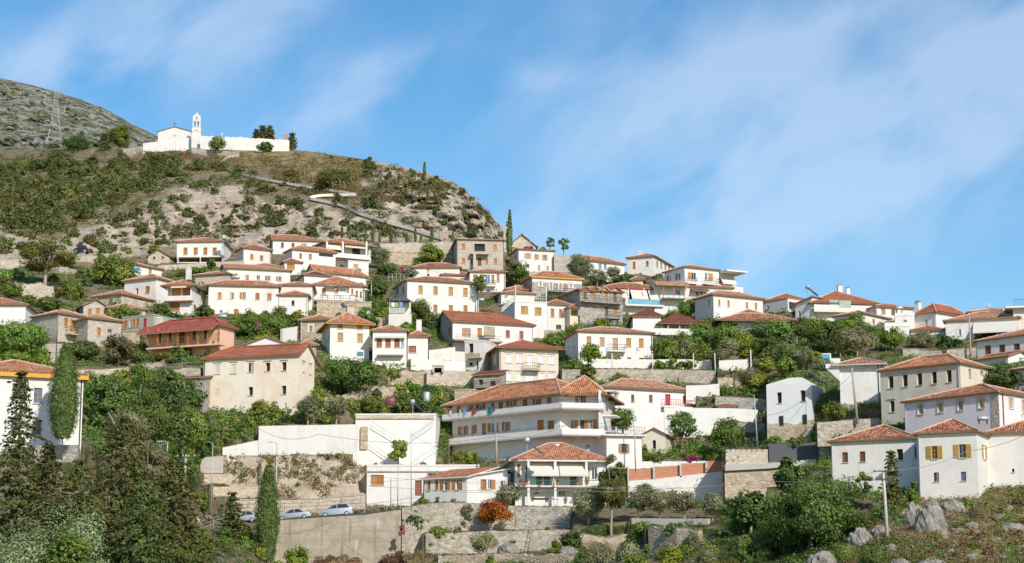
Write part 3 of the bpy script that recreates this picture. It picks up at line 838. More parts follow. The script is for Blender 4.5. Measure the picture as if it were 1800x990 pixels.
def p4b(h):
 slabs(h,573,652,446,452.5,.9,1.05,'white','parapet');slabs(h,573,652,452.6,454,0.0,1.05,'white','balcony_slab');beams(h,(574,602,643.5),425,453,.95,'white',w=.35)
H('veranda_house','white veranda house with striped awnings between three white posts above a rock',573,424.4,652,431.8,456,depth=8,ry=420,over=.9,win=[('L',612,441,None,72,22,{'par': .1,'dp': 1.2,'doors': [(.3,1.1,2.1,'wood_dark'),(.75,1.6,2.1,'glass')]})],awn=[('F',575,599.5,426.5,438.5,.8,'canvas_cream'),('F',604.5,641,428.5,435.5,.8,'canvas_cream')],post=p4b)
H(W_,'white house with two shutters left of a recessed balcony, below the veranda with awnings',513.8,437.5,590,444.3,475,sx=501,ry=434.5,win=[('s',(528.4,545.4),449.8,451,4.8,9),('L',573,452.5,None,25,14,{'doors': [(.55,1.9,1.3,'wood_red')]}),('o',570.5,469.3,None,8,6)])
H(W_,'small white house with one wide orange shutter under a dark red hip',500,459.6,529.6,461.3,481,sx=482,ry=455,tile='tile_red',win=[('s',511,468.7,None,14,9.5,{'sh': 'wood_orange'})])
H(W_,'low white house with a thin tiled roof just behind the long house with five windows',441,467.5,497,470,482,depth=7,ry=463.5)
H('outhouse','flat roofed white outhouse with one pinkish window between climbing vines',612,459.5,648,462,482,sx=604,roof='flat',parapet=0,win=[('f',625.5,467.8,None,8,8,{'sh': 'wood_pink'})])
H(W_,'white house with a row of five windows, two of them with one shutter open',398.3,471.3,510.4,476.4,496,sx=387,ry=466.5,roof='hl',tile='tile_pale',win=[('s',(415,434.7),485,488,5.6,9,{'sh': 'wood_pink'}),('g',454,488,None,6,8),('l',(473,492.5),489,490.2,5,8)])
H(W_,'cream house with a blue door and a long sloping roof beside a big green tree',237,465,285,474,484,depth=9,roof='hl',ry=461,wall='offwhite',tile='tile_red',win=[('D',241,475.5,None,5,10,{'sh': 'blue_paint'}),('S',264,477,None,5,8,{'sh': 'wood_pink'})])
H('stone_house','cream stone house with two small orange windows, right of a white chimney',343.4,484.3,401,480.7,500,depth=9,ry=477,wall='stone_pale',tile='tile_pale',sh='wood_pale',win=[('b',354.5,498,None,5,6),('s',384,496,None,6,4)],chim=[(332,471.5,.8,.3,'white','soffit_white')])
H('farmhouse','tall weathered grey-white house with a drainpipe at its corner and a single orange shutter',219,494.5,274.7,488.4,542,D=338,sx=311,ry=483.5,wall='greywhite',tile='tile_pale',deep=4,win=[('o',240.5,512.5,None,4.6,11),('s',259.6,509.2,None,7,12),('o',(236,267.2),533,529.6,3.6,4)])
H('stone_house','small stone house with a tiled roof and a drainpipe, lower neighbour of the weathered farmhouse',164,522.3,213.8,516.5,534,D=330,depth=8,ry=510.5,wall='stone_pale',win=[('S',195,527,None,6,3)])
def p12(h):
 slabs(h,290,337.3,520,528.2,.8,.95,'white','parapet');slabs(h,290,337.3,528.3,530,0.0,1.0,'tile_red','balcony_slab')
H(W_,'narrow white house with a balcony and wide brown shutters on both floors',291,501.3,337.4,500,554.6,sx=362,ry=492.7,over=.7,win=[('L',314.5,514,None,40,20,{'par': .1,'dp': 1.1,'doors': [(.3,1.5,1.9,'wood_orange'),(.75,1.3,1.9,'wood_orange')]}),('s',307.3,540,None,17,14)],rwin=[('S',349.4,512.2,None,5,6,{'sh': 'wood_brown'}),('S',342.4,539.5,None,3.5,7,{'sh': 'wood_brown'})],awn=[('F',303,330,502.5,505.5,.9,'canvas_cream')],post=p12)
H(W_,'broad white house with five shuttered upper windows and a pale arched doorway',367,500.6,490,503.4,552,sx=363.5,ry=494,win=[('s',386,519.7,None,7,11.6,{'sh': 'wood_pale'}),('r',406,519.7,None,3.6,11.6),('l',429.3,519.7,None,5.4,11.6),('s',(452.5,473.4),521,521.7,7.4,11.6),('g',388.5,548,None,5.5,6),('d',415.3,548,None,8,9,{'sh': 'wood_orange','sill': False})])
H(W_,'low white wing with one dark arched window and an orange door at its foot',490.5,518.5,541,518.8,552,depth=7,ry=511.6,win=[('o',515,532.6,None,5,8.5),('D',526.4,548,None,7,7,{'sh': 'wood_orange','sill': False})])
H(W_,'white house showing only a brownish hip and a strip of wall',535,482.6,583.4,485.4,505,sx=512,ry=477,tile='tile_brown')
H(W_,'long plain white house with a straight tile roof left of a dark tree',552,474.8,643.5,485.2,498,sx=541,ry=470.5,roof='hl',win=[('S',635,499,None,7,4)])
def p15(h):
 slabs(h,552,642,528,530.5,0.0,2.6,'concrete','terrace_slab')
 F = h['faces']['F'];q = MB()
 u0,z = h['hit'](F,559,528,2.5);u1,_ = h['hit'](F,645,528,2.5)
 for zz in (.5,1.0): q.fbox(F,u0,u1,z + zz - .02,z + zz + .02,2.46,2.5)
 for i in range(22): 
  uu = u0 + (u1 - u0) * i / 21;q.fbox(F,uu - .02,uu + .02,z,z + 1.0,2.465,2.495)
 q.build('railing',MAT['iron'],h['root'])
 for x0,x1 in ((571,593),(596,614)):
  u0,z = h['hit'](F,x0,502.3,1.2);u1,_ = h['hit'](F,x1,502.3,1.2);q = MB();q.prism([F.p(u0,z,1.2),F.p(u1,z,1.2),F.p(u1 - .2,z + .3,0.02),F.p(u0 + .2,z + .3,0.02)],(0,0,.05));q.build('door_canopy',MAT['stone_grey'],h['root'])
H('terrace_house','white house with a railed dining terrace and orange shutters over a rubble wall',552.5,499.5,641,503.2,530,D=338,depth=10,ry=486.5,rx=605,deep=1.5,win=[('s',(569,591),511.4,509.8,7,10.5,{'sh': 'wood_orange'}),('s',(611.7,619.2),509.5,512.3,3.6,9,{'sh': 'wood_orange'}),('D',(627,634.2),517,518.5,3.6,12,{'sh': 'wood_red','sill': False})],post=p15)
H(W_,'blank pale house wall left of the dining terrace',491,501,549,501.5,545,depth=9,ry=496,wall='offwhite')
H('stone_base','rubble stone basement under the dining terrace, with a recess',557,532,653,532,560,D=330,depth=8,roof='flat',parapet=0,wall='stone_tan',cat='basement')
# --- top centre
def p18(h):
 slabs(h,827.5,860,443.7,446.5,0,1.4,'concrete_pale','balcony_slab');beams(h,(834,),446.5,471,1.2,'concrete_pale',w=.45)
H('stone_mansion','large pale stone house with a big unglazed opening above a bare concrete balcony',803.6,420.6,884.4,422.6,472,sx=791.8,pitch=9,wall='stone_house',tile='tile_pale',deep=4,sh='wood_orange',win=[('s',(814.6,870.4),433.5,434.8,6,9.4),('s',(814.6,871),458,459,6,9.4),('o',843.2,435.2,None,18.5,13.2),('D',843,460.5,None,6.6,14,{'sh': 'wood_dark','sill': False}),('s',(829,856),459,459,3.6,10)],lwin=[('s',(796.5,),440,None,2,9),('s',(796.5,),462,None,2,9)],post=p18)
H(W_,'white house under the stone chapel, with pink bougainvillea at its roof edge',911.8,438.3,972.8,441.4,477,sx=895.5,pitch=8,sh='wood_pale',win=[('b',927.8,449.7,None,3.4,9.2,{'sw': .45}),('r',941.6,451.5,None,4.4,9),('b',957.6,452.5,None,5,9.4),('S',947.3,470.3,None,3.4,8),('S',962.6,471.8,None,3.4,8),('o',927.8,467,None,5,5)],lwin=[('s',906.3,450.8,None,2.4,8.6)])
H(W_,'low white house with an orange cross and a little niche on its wall',727,469.6,808,469.8,490,sx=722,ry=463,tile='tile_old',win=[('o',752.8,483.8,None,4,5)],post=lambda h: cross_on(h,752.8,474.6,'wood_orange'))
def cross_on(h,px,py,m,s=.5,name='cross'):
 F = h['faces']['F'];u,z = h['hit'](F,px,py)
 q = MB();q.fbox(F,u - .09,u + .09,z - s,z + s,.004,.06);q.fbox(F,u - s * .9,u - .092,z - .02,z + .16,.004,.06);q.fbox(F,u + .092,u + s * .9,z - .02,z + .16,.004,.06)
 for a,b in ((0,s),(-s,0),(0,0)): pass
 q.build(name,MAT[m],h['root'])
H(W_,'long three storey white house with four tall shutters under a mottled tile roof',716,492,841.4,498.9,550,sx=693,ry=487.5,roof='hip',tile='tile_old',deep=3.5,win=[('s',(739.2,765.5,792.3,818),509,513.3,7.8,14.4,{'sh': 'wood_ochre'}),('s',(765.3,792.5,818.2),542.2,543.4,7.2,13,{'sh': 'wood'})],lwin=[('s',699,511.6,None,2.6,8),('s',708.8,510,None,2.8,14)])
H(W_,'small white house showing a brown hip and one window over the long three storey house',777,482.6,831,484.2,497,sx=770,ry=475.5,tile='tile_old',win=[('b',814.5,491,None,5.5,4)])
H(W_,'white house with a blue glazed door beside big orange shutters',826,477.5,888.3,478.4,512,depth=9,ry=473.5,sh='wood_orange',win=[('g',857,490,None,8.5,14.5,{'glass': 'glass_blue','dp': .1}),('s',(866.3,875.4),490.2,488.6,5,14,{'sh': 'wood_pink'}) ,('s',(835.6,847),487.5,487.5,8,10),('g',858.5,512,None,5,6,{'glass': 'glass_blue'})],bal=[('F',852,871,502.5,1.0,'rail')])
def p25(h):
 F = h['faces']['F'];u0,z1 = h['hit'](F,936,486);_,z0 = h['hit'](F,936,492);q = MB();q.fbox(F,.02,h['W'] - .02,h['H'] - 1.05,h['H'] - .02,.004,.05);q.build('white_band',MAT['white'],h['root'])
 q = MB();q.fbox(F,-.35,h['W'] + .35,h['H'] - .28,h['H'] - .03,.3,.42);q.build('cornice',MAT['orange_paint'],h['root'])
H('stone_house','grey stone house with an orange cornice, a white band and white framed shutters',935.2,485.5,1022.8,490,519,sx=919,ry=478,wall='stone_grey',tile='tile',sh='wood_pale',win=[('s',(950,1003.4),499.6,502.2,5,8.5,{'surround': 'shutter_white'}),('D',(968.3,985.3),503.4,503.6,5,12.5,{'surround': 'shutter_white','sill': False})],bal=[('F',965,996,511.6,1.1,'rail')],post=p25)
H(W_,'stone back house with a broad tile roof above the white roof terrace',890.4,508.5,941,510.2,522,sx=866,ry=502,wall='stone_pale',tile='tile_pale')
H(W_,'white house with a shaded green window behind the railed roof terrace',881,515,939.3,517.5,534,sx=852,ry=511,tile='tile_pale',lwin=[('g',871,528,None,10,9,{'glass': 'glass_green'})])
def p26(h):
 F = h['faces']['F']
 for fn,L in (('F',h['W']),('L',h['depth'])):
  G = h['faces'][fn];q = MB();z = h['H'] + .2
  for zz in (.5,.95): q.fbox(G,.03,L - .03,z + zz - .025,z + zz + .025,-.06,-.02)
  for i in range(int(L / .3)): q.fbox(G,.05 + i * .3,.08 + i * .3,z,z + .93,-.055,-.025)
  q.build('railing',MAT['shutter_white'],h['root'])
 for u in (.12,h['W'] - .12):
  q = MB();q.tube([F.p(u,h['H'],-.15),F.p(u,h['H'] + 2.9,-.15)],.09);q.build('terrace_post',MAT['white'],h['root'])
H('terrace_house','white flat roofed house with a railed roof terrace and two wide ochre shutters',905,531.4,961.8,533.2,592,sx=861,roof='flat',parapet=0,deep=4,win=[('s',(921.8,945.8),544.8,547,12,13,{'sh': 'wood_ochre'})],post=p26)
H(W_,'white house with a red roof and two narrow brown shutters, joined to a cream porch',962.2,533.8,1001,535.2,592,D=332,depth=9,ry=527,tile='tile_red',sh='wood_brown',deep=4,win=[('s',(971,985.9),549.8,551,6,14.5,{'sh': 'wood'}),('g',982,575,None,9,8,{'frame': 'wood'})])
def p27(h):
 beams(h,(1018.7,),545,556,.1,'cream',w=.55)
H('porch_wing','cream porch wing with square openings under a bright red tile roof',1001.5,539.5,1053,542.5,570,D=331,depth=8,ry=531,tile='tile_red',wall='cream',win=[('L',1009.5,550,None,14,13,{'par': .1,'dp': 2.0}),('L',1035,551.5,None,26,14,{'par': .9,'dp': 2.0})],post=p27)
def p28(h):
 F = h['faces']['F']
 for x in (1029,1045,1062,1081):       # little arched gables over each door
  u,z = h['hit'](F,x,508.5);q = MB()
  q.prism([F.p(u - 1.1,z - .45,.02),F.p(u + 1.1,z - .45,.02),F.p(u,z + .25,.02)],F.n * .12);q.prism([F.p(u - 1.3,z - .5,.5),F.p(u,z + .28,.5),F.p(u,z + .43,.5),F.p(u - 1.35,z - .38,.5)],F.n * -1.6,1);q.prism([F.p(u + 1.3,z - .5,.5),F.p(u + 1.35,z - .38,.5),F.p(u,z + .43,.5),F.p(u,z + .28,.5)],F.n * -1.6,1)
  q.build('dormer_gable',[MAT['stone_pale'],MAT['tile']],h['root'])
H('stone_house','stone house with a wavy row of little gables over its doors and a long balcony',1019,508.5,1094,514,566,depth=9,pitch=17,wall='stone_grey',deep=4,win=[('D',1028.4,518,None,5.4,17,{'sh': 'wood_brown','sill': False}),('s',(1044.3,1065.4),516,517.8,6,10,{'sh': 'wood_orange'}),('D',1080.8,522.5,None,5.6,17,{'sh': 'wood_brown','sill': False}),('D',1066.2,547.5,None,5,15,{'sh': 'wood_brown','sill': False}),('s',1081.5,547,None,7,12,{'sh': 'wood_orange'})],bal=[('F',1022,1092,529.2,1.2,'rail'),('F',1066,1090,558.5,1.0,'rail')],post=p28)
def p29(h):
 slabs(h,1100,1167,535.2,538.2,0,1.5,'white','balcony_slab');slabs(h,1104,1161,527,535,1.4,1.46,'glass_cyan','glass_balustrade')
 beams(h,(1105,1132,1160),507,535,1.3,'white',w=.12)
 F = h['faces']['F'];q = MB();q.fbox(F,-.4,h['W'] + .4,h['H'] - .22,h['H'] - .05,.42,.5);q.build('fascia',MAT['red_paint'],h['root'])
H('balcony_house','white house with three big pale awnings over a blue glass balustrade',1063,504,1166,508.2,552,D=343,depth=9,ry=497.5,tile='tile_old',win=[('L',1133,521,None,54,28,{'par': .1,'dp': 1.4,'doors': [(.2,1.8,2.1,'glass'),(.7,2.2,2.1,'glass')]})],awn=[('F',1072,1102,507,523.5,1.5,'canvas'),('F',1107,1136,507.5,526,1.5,'canvas'),('F',1138.5,1166,508.5,527.5,1.5,'canvas')],post=p29)
H(W_,'white house with pale blue windows half hidden by olive trees on the ridge',1032,457,1097.5,464.6,485,sx=1024,roof='hl',ry=452.5,win=[('g',(1055,1064),468.5,468.8,5.5,10,{'glass': 'glass_blue'}),('g',1081,471,None,3.5,7,{'glass': 'glass_blue'})])
H(W_,'white house on the skyline with a white chimney and a tall orange door',1103.5,453.4,1149,450,483,sx=1182.5,D=372,pitch=10,ry=447,win=[('D',1114.6,466.8,None,4.6,13.6,{'sh': 'wood_orange','sill': False}),('S',1137.8,463.2,None,4.6,9),('S',1126,482,None,5,4)],rwin=[('S',(1155,1162.2,1169.2,1176),464.4,471,2.4,9.5)],chim=[(1126.3,443,.8,.25,'white','soffit_white')])
H('shed','small cream shed with a bright red roof on the path below the skyline house',1110,491.5,1130,491,502,depth=6,ry=486.8,wall='cream',tile='tile_red',cat='shed')
def p33(h):
 F = h['faces']['F']
H(W_,'big white skyline house with two pairs of large orange shutters and a grey west face',1203.2,469,1263.4,475.2,516,sx=1168,ry=466.6,deep=4,win=[('l',1219.7,485.5,None,8,12,{'sh': 'wood_orange'}),('r',1243,486.5,None,7,13,{'sh': 'wood_orange'})],lwin=[('S',1173.6,489.5,None,2.4,9),('g',1177.5,488,None,3,8),('l',1194.5,486,None,6,12)],bal=[('F',1206,1225,497,.8,'rail'),('F',1236,1263,498.5,1.0,'rail')])
def p33b(h):
 F = h['faces']['F'];q = MB();q.box((-h['W'] / 2,-2.6,h['H'] + .01),(h['W'] / 2 + 1.2,h['depth'],h['H'] + .28));q.build('roof_slab',MAT['soffit_white'],h['root'])
 slabs(h,1263.5,1306.5,503.3,514,.9,1.1,'white','parapet')
H('annex','white annex with a jutting flat roof slab and a slanting pale awning',1264,480.5,1290.5,483,516,D=351,depth=8,roof='none',deep=4,win=[('L',1277,495,None,22,20,{'dp': 1.5})],awn=[('F',1264,1289,484,499,1.3,'canvas')],post=p33b)
H(W_,'low white house with a small dark canopy, in front of the skyline house',1207.5,503.3,1287.4,506.6,526,D=347,depth=6,ry=498,tile='tile_pale',win=[('g',1225.5,516,None,5,8),('g',1233,516,None,4,8)],post=lambda h: tile_canopy(h,1213,1244,507.5,511,1.2,'tile_brown'))
def p34(h):
 beams(h,(1166.5,1184.3,1203.5),500.5,525,1.6,'wood',w=.14);slabs(h,1166,1207,522.5,524.5,0.0,1.7,'concrete_pale','balcony_slab')
 tile_canopy(h,1148,1208,494,501,2.0,'tile_pale',name='porch_roof')
H('porch_house','white house with a brown plank porch roof on thin posts and a blue window',1150,497,1207,499,545,D=344,depth=6,roof='flat',parapet=0,win=[('g',1191.5,514,None,8,8,{'glass': 'glass_blue'}),('o',1176,547,None,3,4)],post=p34)
H(W_,'long cream-white house with five narrow windows and a shaded drainpipe',1253.9,517.3,1340.6,525.7,559,sx=1221.5,ry=513,wall='offwhite',tile='tile_pale',sh='wood_ochre',win=[('S',(1264.2,1280.5),532.2,533.6,3.8,10.8),('S',(1312.8,1328.6),536.8,538.2,3.8,10.8),('f',1297.3,538.5,None,5.6,15,{'sh': 'palepink'})],lwin=[('o',1246,533,None,3.4,11)])
H(W_,'white house with a grey shaded west wall and a recessed corner balcony near a satellite dish',1341,533.4,1384.4,525,554,D=338,sx=1412,roof='flat',parapet=0,roofmat='tile_red',win=[('g',1350,540.5,None,4.6,5)],rwin=[('L',1398,542,None,22,20,{'par': .8,'doors': [(.6,1.2,1.6,'cloth_blue')]})])
H(W_,'white back house with a low orange hip rising over the shaded west wall',1350,527.5,1412,526.5,540,D=347,depth=9,ry=516.5,tile='tile_red')
def p37(h):
 slabs(h,1431,1535,536.5,546.5,1.1,1.25,'offwhite','parapet');slabs(h,1431,1535,546.6,549,0.0,1.25,'offwhite','balcony_slab')
 slabs(h,1458,1474.5,527.3,536,1.0,1.05,'glass_green','blind');slabs(h,1475.2,1496,528.5,540.5,1.27,1.3,'glass_green','blind')
H('balcony_house','large cream house with a broad red hip, two chimneys and pale green balcony blinds',1432,529,1537,531.8,564,D=324,depth=11,ry=512,rx=1470,tile='tile_red',wall='offwhite',over=1.2,win=[('L',1470,533.5,None,24,11,{'par': .1,'dp': 1.4}),('s',1443,531.5,None,6,13,{'sh': 'shutter_white'}),('g',1449,531.5,None,3.5,11),('g',1508,533,None,6,5),('L',1524,536,None,20,12,{'par': .1,'dp': 1.2}),('f',(1452,1498),554,555,8,12,{'sh': 'shutter_white'})],chim=[(1475.6,501.5,.75,.45,'white','red_paint'),(1490,506,.6,.45,'white','iron')],post=p37)
H(W_,'white block with a shaded west face and one tall window, left part of the red hip house',1397.7,535.6,1427.5,531,564,D=326,depth=8,sx=1433,roof='shedR',pitch=12,tile='tile_red',win=[('g',1405,552.5,None,4.4,11)])
H(W_,'white house with orange shutters and a solar tank, behind the two red hips',1540.6,538.6,1603.7,542.4,562,depth=8,ry=533.5,win=[('r',1550.5,547,None,4,11,{'sh': 'wood_orange'}),('l',1574,549,None,5,11,{'sh': 'wood_brown'})])
H(W_,'low white house with a pale roof, an arched porch and orange shutters behind a tree',1467,556.5,1517,550.2,577,D=319,sx=1564,ry=547,tile='tile_pale',win=[('L',1484,565,None,22,9,{'par': .1,'dp': 1.2,'pm': 'red_paint'})],rwin=[('s',1535.5,565,None,3.6,8,{'sh': 'wood_orange'}),('s',1548.5,570.5,None,4,8,{'sh': 'wood_orange'}),('s',1562,571,None,2.6,5,{'sh': 'wood_orange'})])
H(W_,'white house with a wide bright red hip and a drainpipe at its corner',1607,552.5,1645,546.7,583,D=312,sx=1706,ry=533.5,tile='tile_red',deep=4,win=[('g',1628,565.8,None,5,8.5)],rwin=[('g',1658.5,566,None,2.6,8,{'sill': False})],chim=[(1613.3,531,.8,.3,'white','iron')])
H('annex','small flat roofed white annex with one window, in front of the wide red hip',1573,556,1607.5,555,585,D=309,depth=6,roof='flat',parapet=.3,sx=1560,win=[('g',1591,565.4,None,6.5,6.5)])
H('annex','low white terrace block with a pergola top beside the olive trees',1555,575,1598,574,592,D=305,depth=5,roof='flat',parapet=.5)
H('lean_to','low lean-to with a red roof, below the wide red hip',1601,581,1661,580,592,D=306,depth=5,ry=573.5,tile='tile_red',cat='lean-to')
H(W_,'white house with a long cream awning over a dark recess near the right edge',1661.7,564.2,1790.5,558,598,D=300,depth=9,ry=549,rx=1735,tile='tile_pale',win=[('b',1687,584.5,None,5,12,{'sh': 'shutter_white'}),('L',1751,582,None,76,30,{'par': .1,'dp': 2.6,'doors': [(.3,2.2,1.9,'dark_room'),(.7,2.2,1.9,'glass')]})],awn=[('F',1711,1789,568,584,2.0,'canvas')])
H('tiled_house','house of which only long tile roofs and short red chimneys show, behind the cream awning',1704,549,1790,548,560,D=312,depth=8,ry=542.5,tile='tile_pale',chim=[(1712,543,.5,.3,'white','tile_red'),(1736,541,.5,.5,'red_paint','tile_red'),(1766,541.5,.7,.2,'white','red_paint')])
def p41(h):
 q = MB();F = h['faces']['F'];z = h['H'] + .25
 q.fbox(F,0,h['W'],z + 1.0,z + 1.05,.9,.95)
 for i in range(20): q.fbox(F,i * h['W'] / 20,i * h['W'] / 20 + .03,z,z + 1.0,.91,.94)
 q.build('railing',MAT['iron'],h['root'])
 q = MB();q.box((-h['W'] / 2 - 1.2,-1.0,h['H'] + .01),(h['W'] / 2,h['depth'],h['H'] + .27));q.build('roof_slab',MAT['soffit_white'],h['root'])
H('flat_house','pinkish flat roofed building with a railed white roof slab cut by the picture edge',1781,543,1850,541,600,D=297,depth=8,roof='none',wall='palepink',post=p41)
H(W_,'pale house with three brown shutters in a row at the right edge of the village',1717,600.3,1845,583,636,D=272,depth=9,ry=578,rx=1770,wall='greywhite',sh='wood_brown',win=[('s',(1737,1762,1788),616,612.7,10,17)])
H('small_house','little white gabled house with a red tile roof beside the big ruin',1715,634,1772,626,645,D=262,sx=1781,roof='gablex',ry=621,tile='tile_orange')
H('small_house','white house corner with a dark window at the right edge, behind a dark tree',1782,651,1850,642,690,D=246,depth=7,ry=640,win=[('o',1797,669,None,12,7)])
# --- left slope
H(W_,'plain white house with a tiled hip at the left edge of the photo',-60,535.4,45.5,535.9,572,depth=9,D=296,sx=60,ry=524.5,tile='tile',deep=4)
H('stone_house','grey stone house with a wrought iron balcony and five orange shutters',103,550,153.7,557.6,601,D=288,sx=57.5,ry=544.5,wall='stone_house',tile='tile_pale',sh='wood_orange',deep=5,win=[('s',116,566.2,None,6.4,15),('D',(126,136.8),572.3,573.3,6,22,{'sh': 'wood_orange','sill': False}),('s',147.7,570.4,None,6,15)],bal=[('F',118.5,155,586,1.2,'rail')])
H('stone_house','stone wing with one long orange shutter right of the wrought iron balcony',155,558.4,213.8,565,604,D=287,depth=9,ry=552.5,wall='stone_house',tile='tile_pale',sh='wood_orange',deep=5,win=[('s',174,583.3,None,6.4,15),('g',193.2,581.8,None,7,6,{'frame': 'wood_orange'})])
H('stone_house','gabled stone house with orange shutters, its right half covered in ivy',147,537,189,540,555,D=315,depth=11,roof='gabley',ry=526,wall='stone_house',tile='tile_pale',sh='wood_orange',win=[('s',(158,171.8,185.3),548.5,546.5,6.5,12)])
H('ivy_house','low stone house smothered in ivy with pinkish shutters sticking out',190,541,256,544,560,D=316,depth=8,ry=534,wall='stone_pale',tile='tile_pale',sh='wood_pink',win=[('b',220,549.5,None,4,14),('s',241,550,None,7,9)])
H('annex','flat roofed grey-green annex with orange shutters and an open red doorway',214.7,560,269.6,554.3,584,D=303,depth=6,roof='flat',parapet=0,wall='greygreen',sh='wood_orange',win=[('s',219.8,570.3,None,7.6,14),('g',229,568.8,None,4.4,13),('s',235,568,None,5,14),('S',242.2,566.8,None,4,14),('D',255,569.4,None,5,20,{'sh': 'red_paint','sill': False})])
def p52(h):
 beams(h,(259.3,277.5,295,312.5,330,347.7,365,383.8),578,607.5,1.5,'wood_orange',w=.22)
 slabs(h,257,386.5,607.4,610.3,0.0,1.75,'pinkwash','balcony_slab')
 F = h['faces']['F'];q = MB()
 u0,z = h['hit'](F,257,607,1.6);u1,_ = h['hit'](F,386,607,1.6)
 for zz in (.1,.95): q.fbox(F,u0,u1,z + zz - .02,z + zz + .02,1.6,1.64)
 n = int((u1 - u0) / .2)
 for i in range(n): q.fbox(F,u0 + i * .2,u0 + i * .2 + .025,z + .1,z + .95,1.605,1.635)
 q.build('railing',MAT['rust'],h['root'])
 tile_canopy(h,253,386,575.5,582,2.1,'tile_crimson',name='porch_roof')
H('pink_house','long salmon pink house with a crimson roof, orange porch posts and a railed gallery',262,578.5,385,569.5,628,D=292,sx=412,ry=561,rx=340,wall='pinkwash',tile='tile_crimson',cap='tile_crimson',sh='wood_brown',deep=5,over=.5,win=[('g',(281,299.7),593.5,592.5,6.2,16,{'surround': 'shutter_white','frame': 'wood_brown'}),('D',320,593,None,9,20,{'sh': 'wood_brown','sill': False}),('g',(341.5,361.3),589.5,588,6.4,16,{'surround': 'shutter_white','frame': 'wood_brown'})],chim=[(281,559.5,.8,.6,'palepink','palepink')],post=p52)
H('old_mansion','big faded peach house with a red tile roof, blank shutters and dark empty windows',358.5,630.5,525,622.8,722,D=271,sx=553,roof='hr',ry=608.5,wall='beige_old',tile='tile_red',cap='tile_red',sh='shutter_aged',deep=7,win=[('s',(382.2,411),649,648,9,17,{'dp': .1,'lintel': 1}),('g',441,646.2,None,9,16,{'lintel': 1,'frame': 'wood_old'}),('o',(470.7,499.3),645,644,8,15,{'lintel': 1}),('o',(440.4,499),687.8,685.5,8,15),('f',382,690,None,9,15,{'sh': 'beige_pale'}),('o',502,713,None,2.5,9)],rwin=[('s',(533.3,545),646,650,3,16,{'lintel': 1})])
H('gabled_house','house with a shallow white gable and a faded tile roof behind the faded peach mansion',432,606,505,604.6,622,D=291,depth=12,roof='gabley',ry=591,tile='tile_pale',cap='tile_pale')
H('stone_hut','small stone hut with a red tile lid beside a stone chimney',528,605,556,606,634,D=286,depth=4,ry=598,wall='stone_tan',tile='tile_orange',cat='hut',chim=[(538,593.5,.6,.5,'stone_tan','tile_red')])
H('stone_ruin','half ruined grey stone house with a rusty roof edge left of the peach mansion',302,666,352,655.5,714,D=268,yaw=-14,depth=3.5,roof='shed',pitch=10,wall='stone_grey',tile='tile_brown',cat='ruin',deep=5,win=[('o',319.5,673,None,4,12),('o',321,702,None,2,7)])
def p57(h):
 F = h['faces']['F'];q = MB();q.fbox(F,-.5,h['W'] + .4,h['H'] - .42,h['H'] - .02,.25,.4);q.build('cornice',MAT['orange_paint'],h['root'])
 G = h['faces']['R']
 q = MB();q.fbox(G,-.2,h['depth'] + .4,h['H'] - .42,h['H'] - .02,.25,.4);q.build('cornice',MAT['orange_paint'],h['root'])
H('white_villa','white villa with a bright orange cornice behind a fat cypress',-70,650,146.7,674,785,yaw=22,D=178,depth=11,ry=634,rx=20,tile='tile_orange',deep=4,win=[('g',(29,66.7),688,695.5,15,27,{'frame': 'wood_orange','grid': 1,'glass': 'glass_blue'}),('g',(27,64.4),745,752,16,24,{'frame': 'wood_orange','grid': 1,'glass': 'glass_blue'})],post=p57)
# --- centre
def p58(h):
 q = MB();F = h['faces']['F']
H('corner_house','tall white house with a stone chimney and four pale orange shutters',580.7,565,649.4,566,634,yaw=14,sx=566,ry=550,rx=606,over=.8,soffit='orange_paint',sh='wood_pale',deep=4,win=[('s',(598,632.6),572.4,573.5,9.4,11),('s',(598.3,632.8),592.2,593.8,10,15),('f',633,622.5,None,11,8,{'sh': 'glass_blue','sill': False})],lwin=[('o',569,590,None,2,9),('o',572.5,604,None,2.4,14),('o',578,594,None,2,10)],chim=[(615.7,538.5,1.1,.5,'stone_pale','tile_red')])
H('stone_house','tan stone house with one white framed shutter left of the stone chimney',528.3,563,577,561.5,600,D=310,depth=9,ry=554.5,wall='stone_tan',tile='tile',sh='wood_ochre',win=[('s',546.4,578,None,7,12,{'surround': 'shutter_white'})])
def p60(h):
 slabs(h,661,711.5,590.5,594.3,0,.6,'canvas','awning_box');slabs(h,663,709,622.5,624.5,0,1.0,'concrete_pale','garage_lintel')
H('annex','white annex with three reddish shutters under a rolled up awning',655.4,581,714.7,581.3,640,D=296,depth=8,ry=572.5,tile='tile',sh='wood_red',deep=4,win=[('s',(666.6,682,697.8),602.5,603,9.6,15.4),('g',707.3,603,None,5,15,{'glass': 'glass_blue'}),('f',686,631.5,None,44,13,{'sh': 'shutter_white','sill': False})],post=p60)
H('annex','lower white wing with a single reddish shutter and a grey chimney',716.7,590,752.4,590.4,632,D=298,depth=7,ry=582,tile='tile',sh='wood_red',win=[('s',724.5,614,None,14,12)],chim=[(736.5,562,.8,.7,'white','iron')])
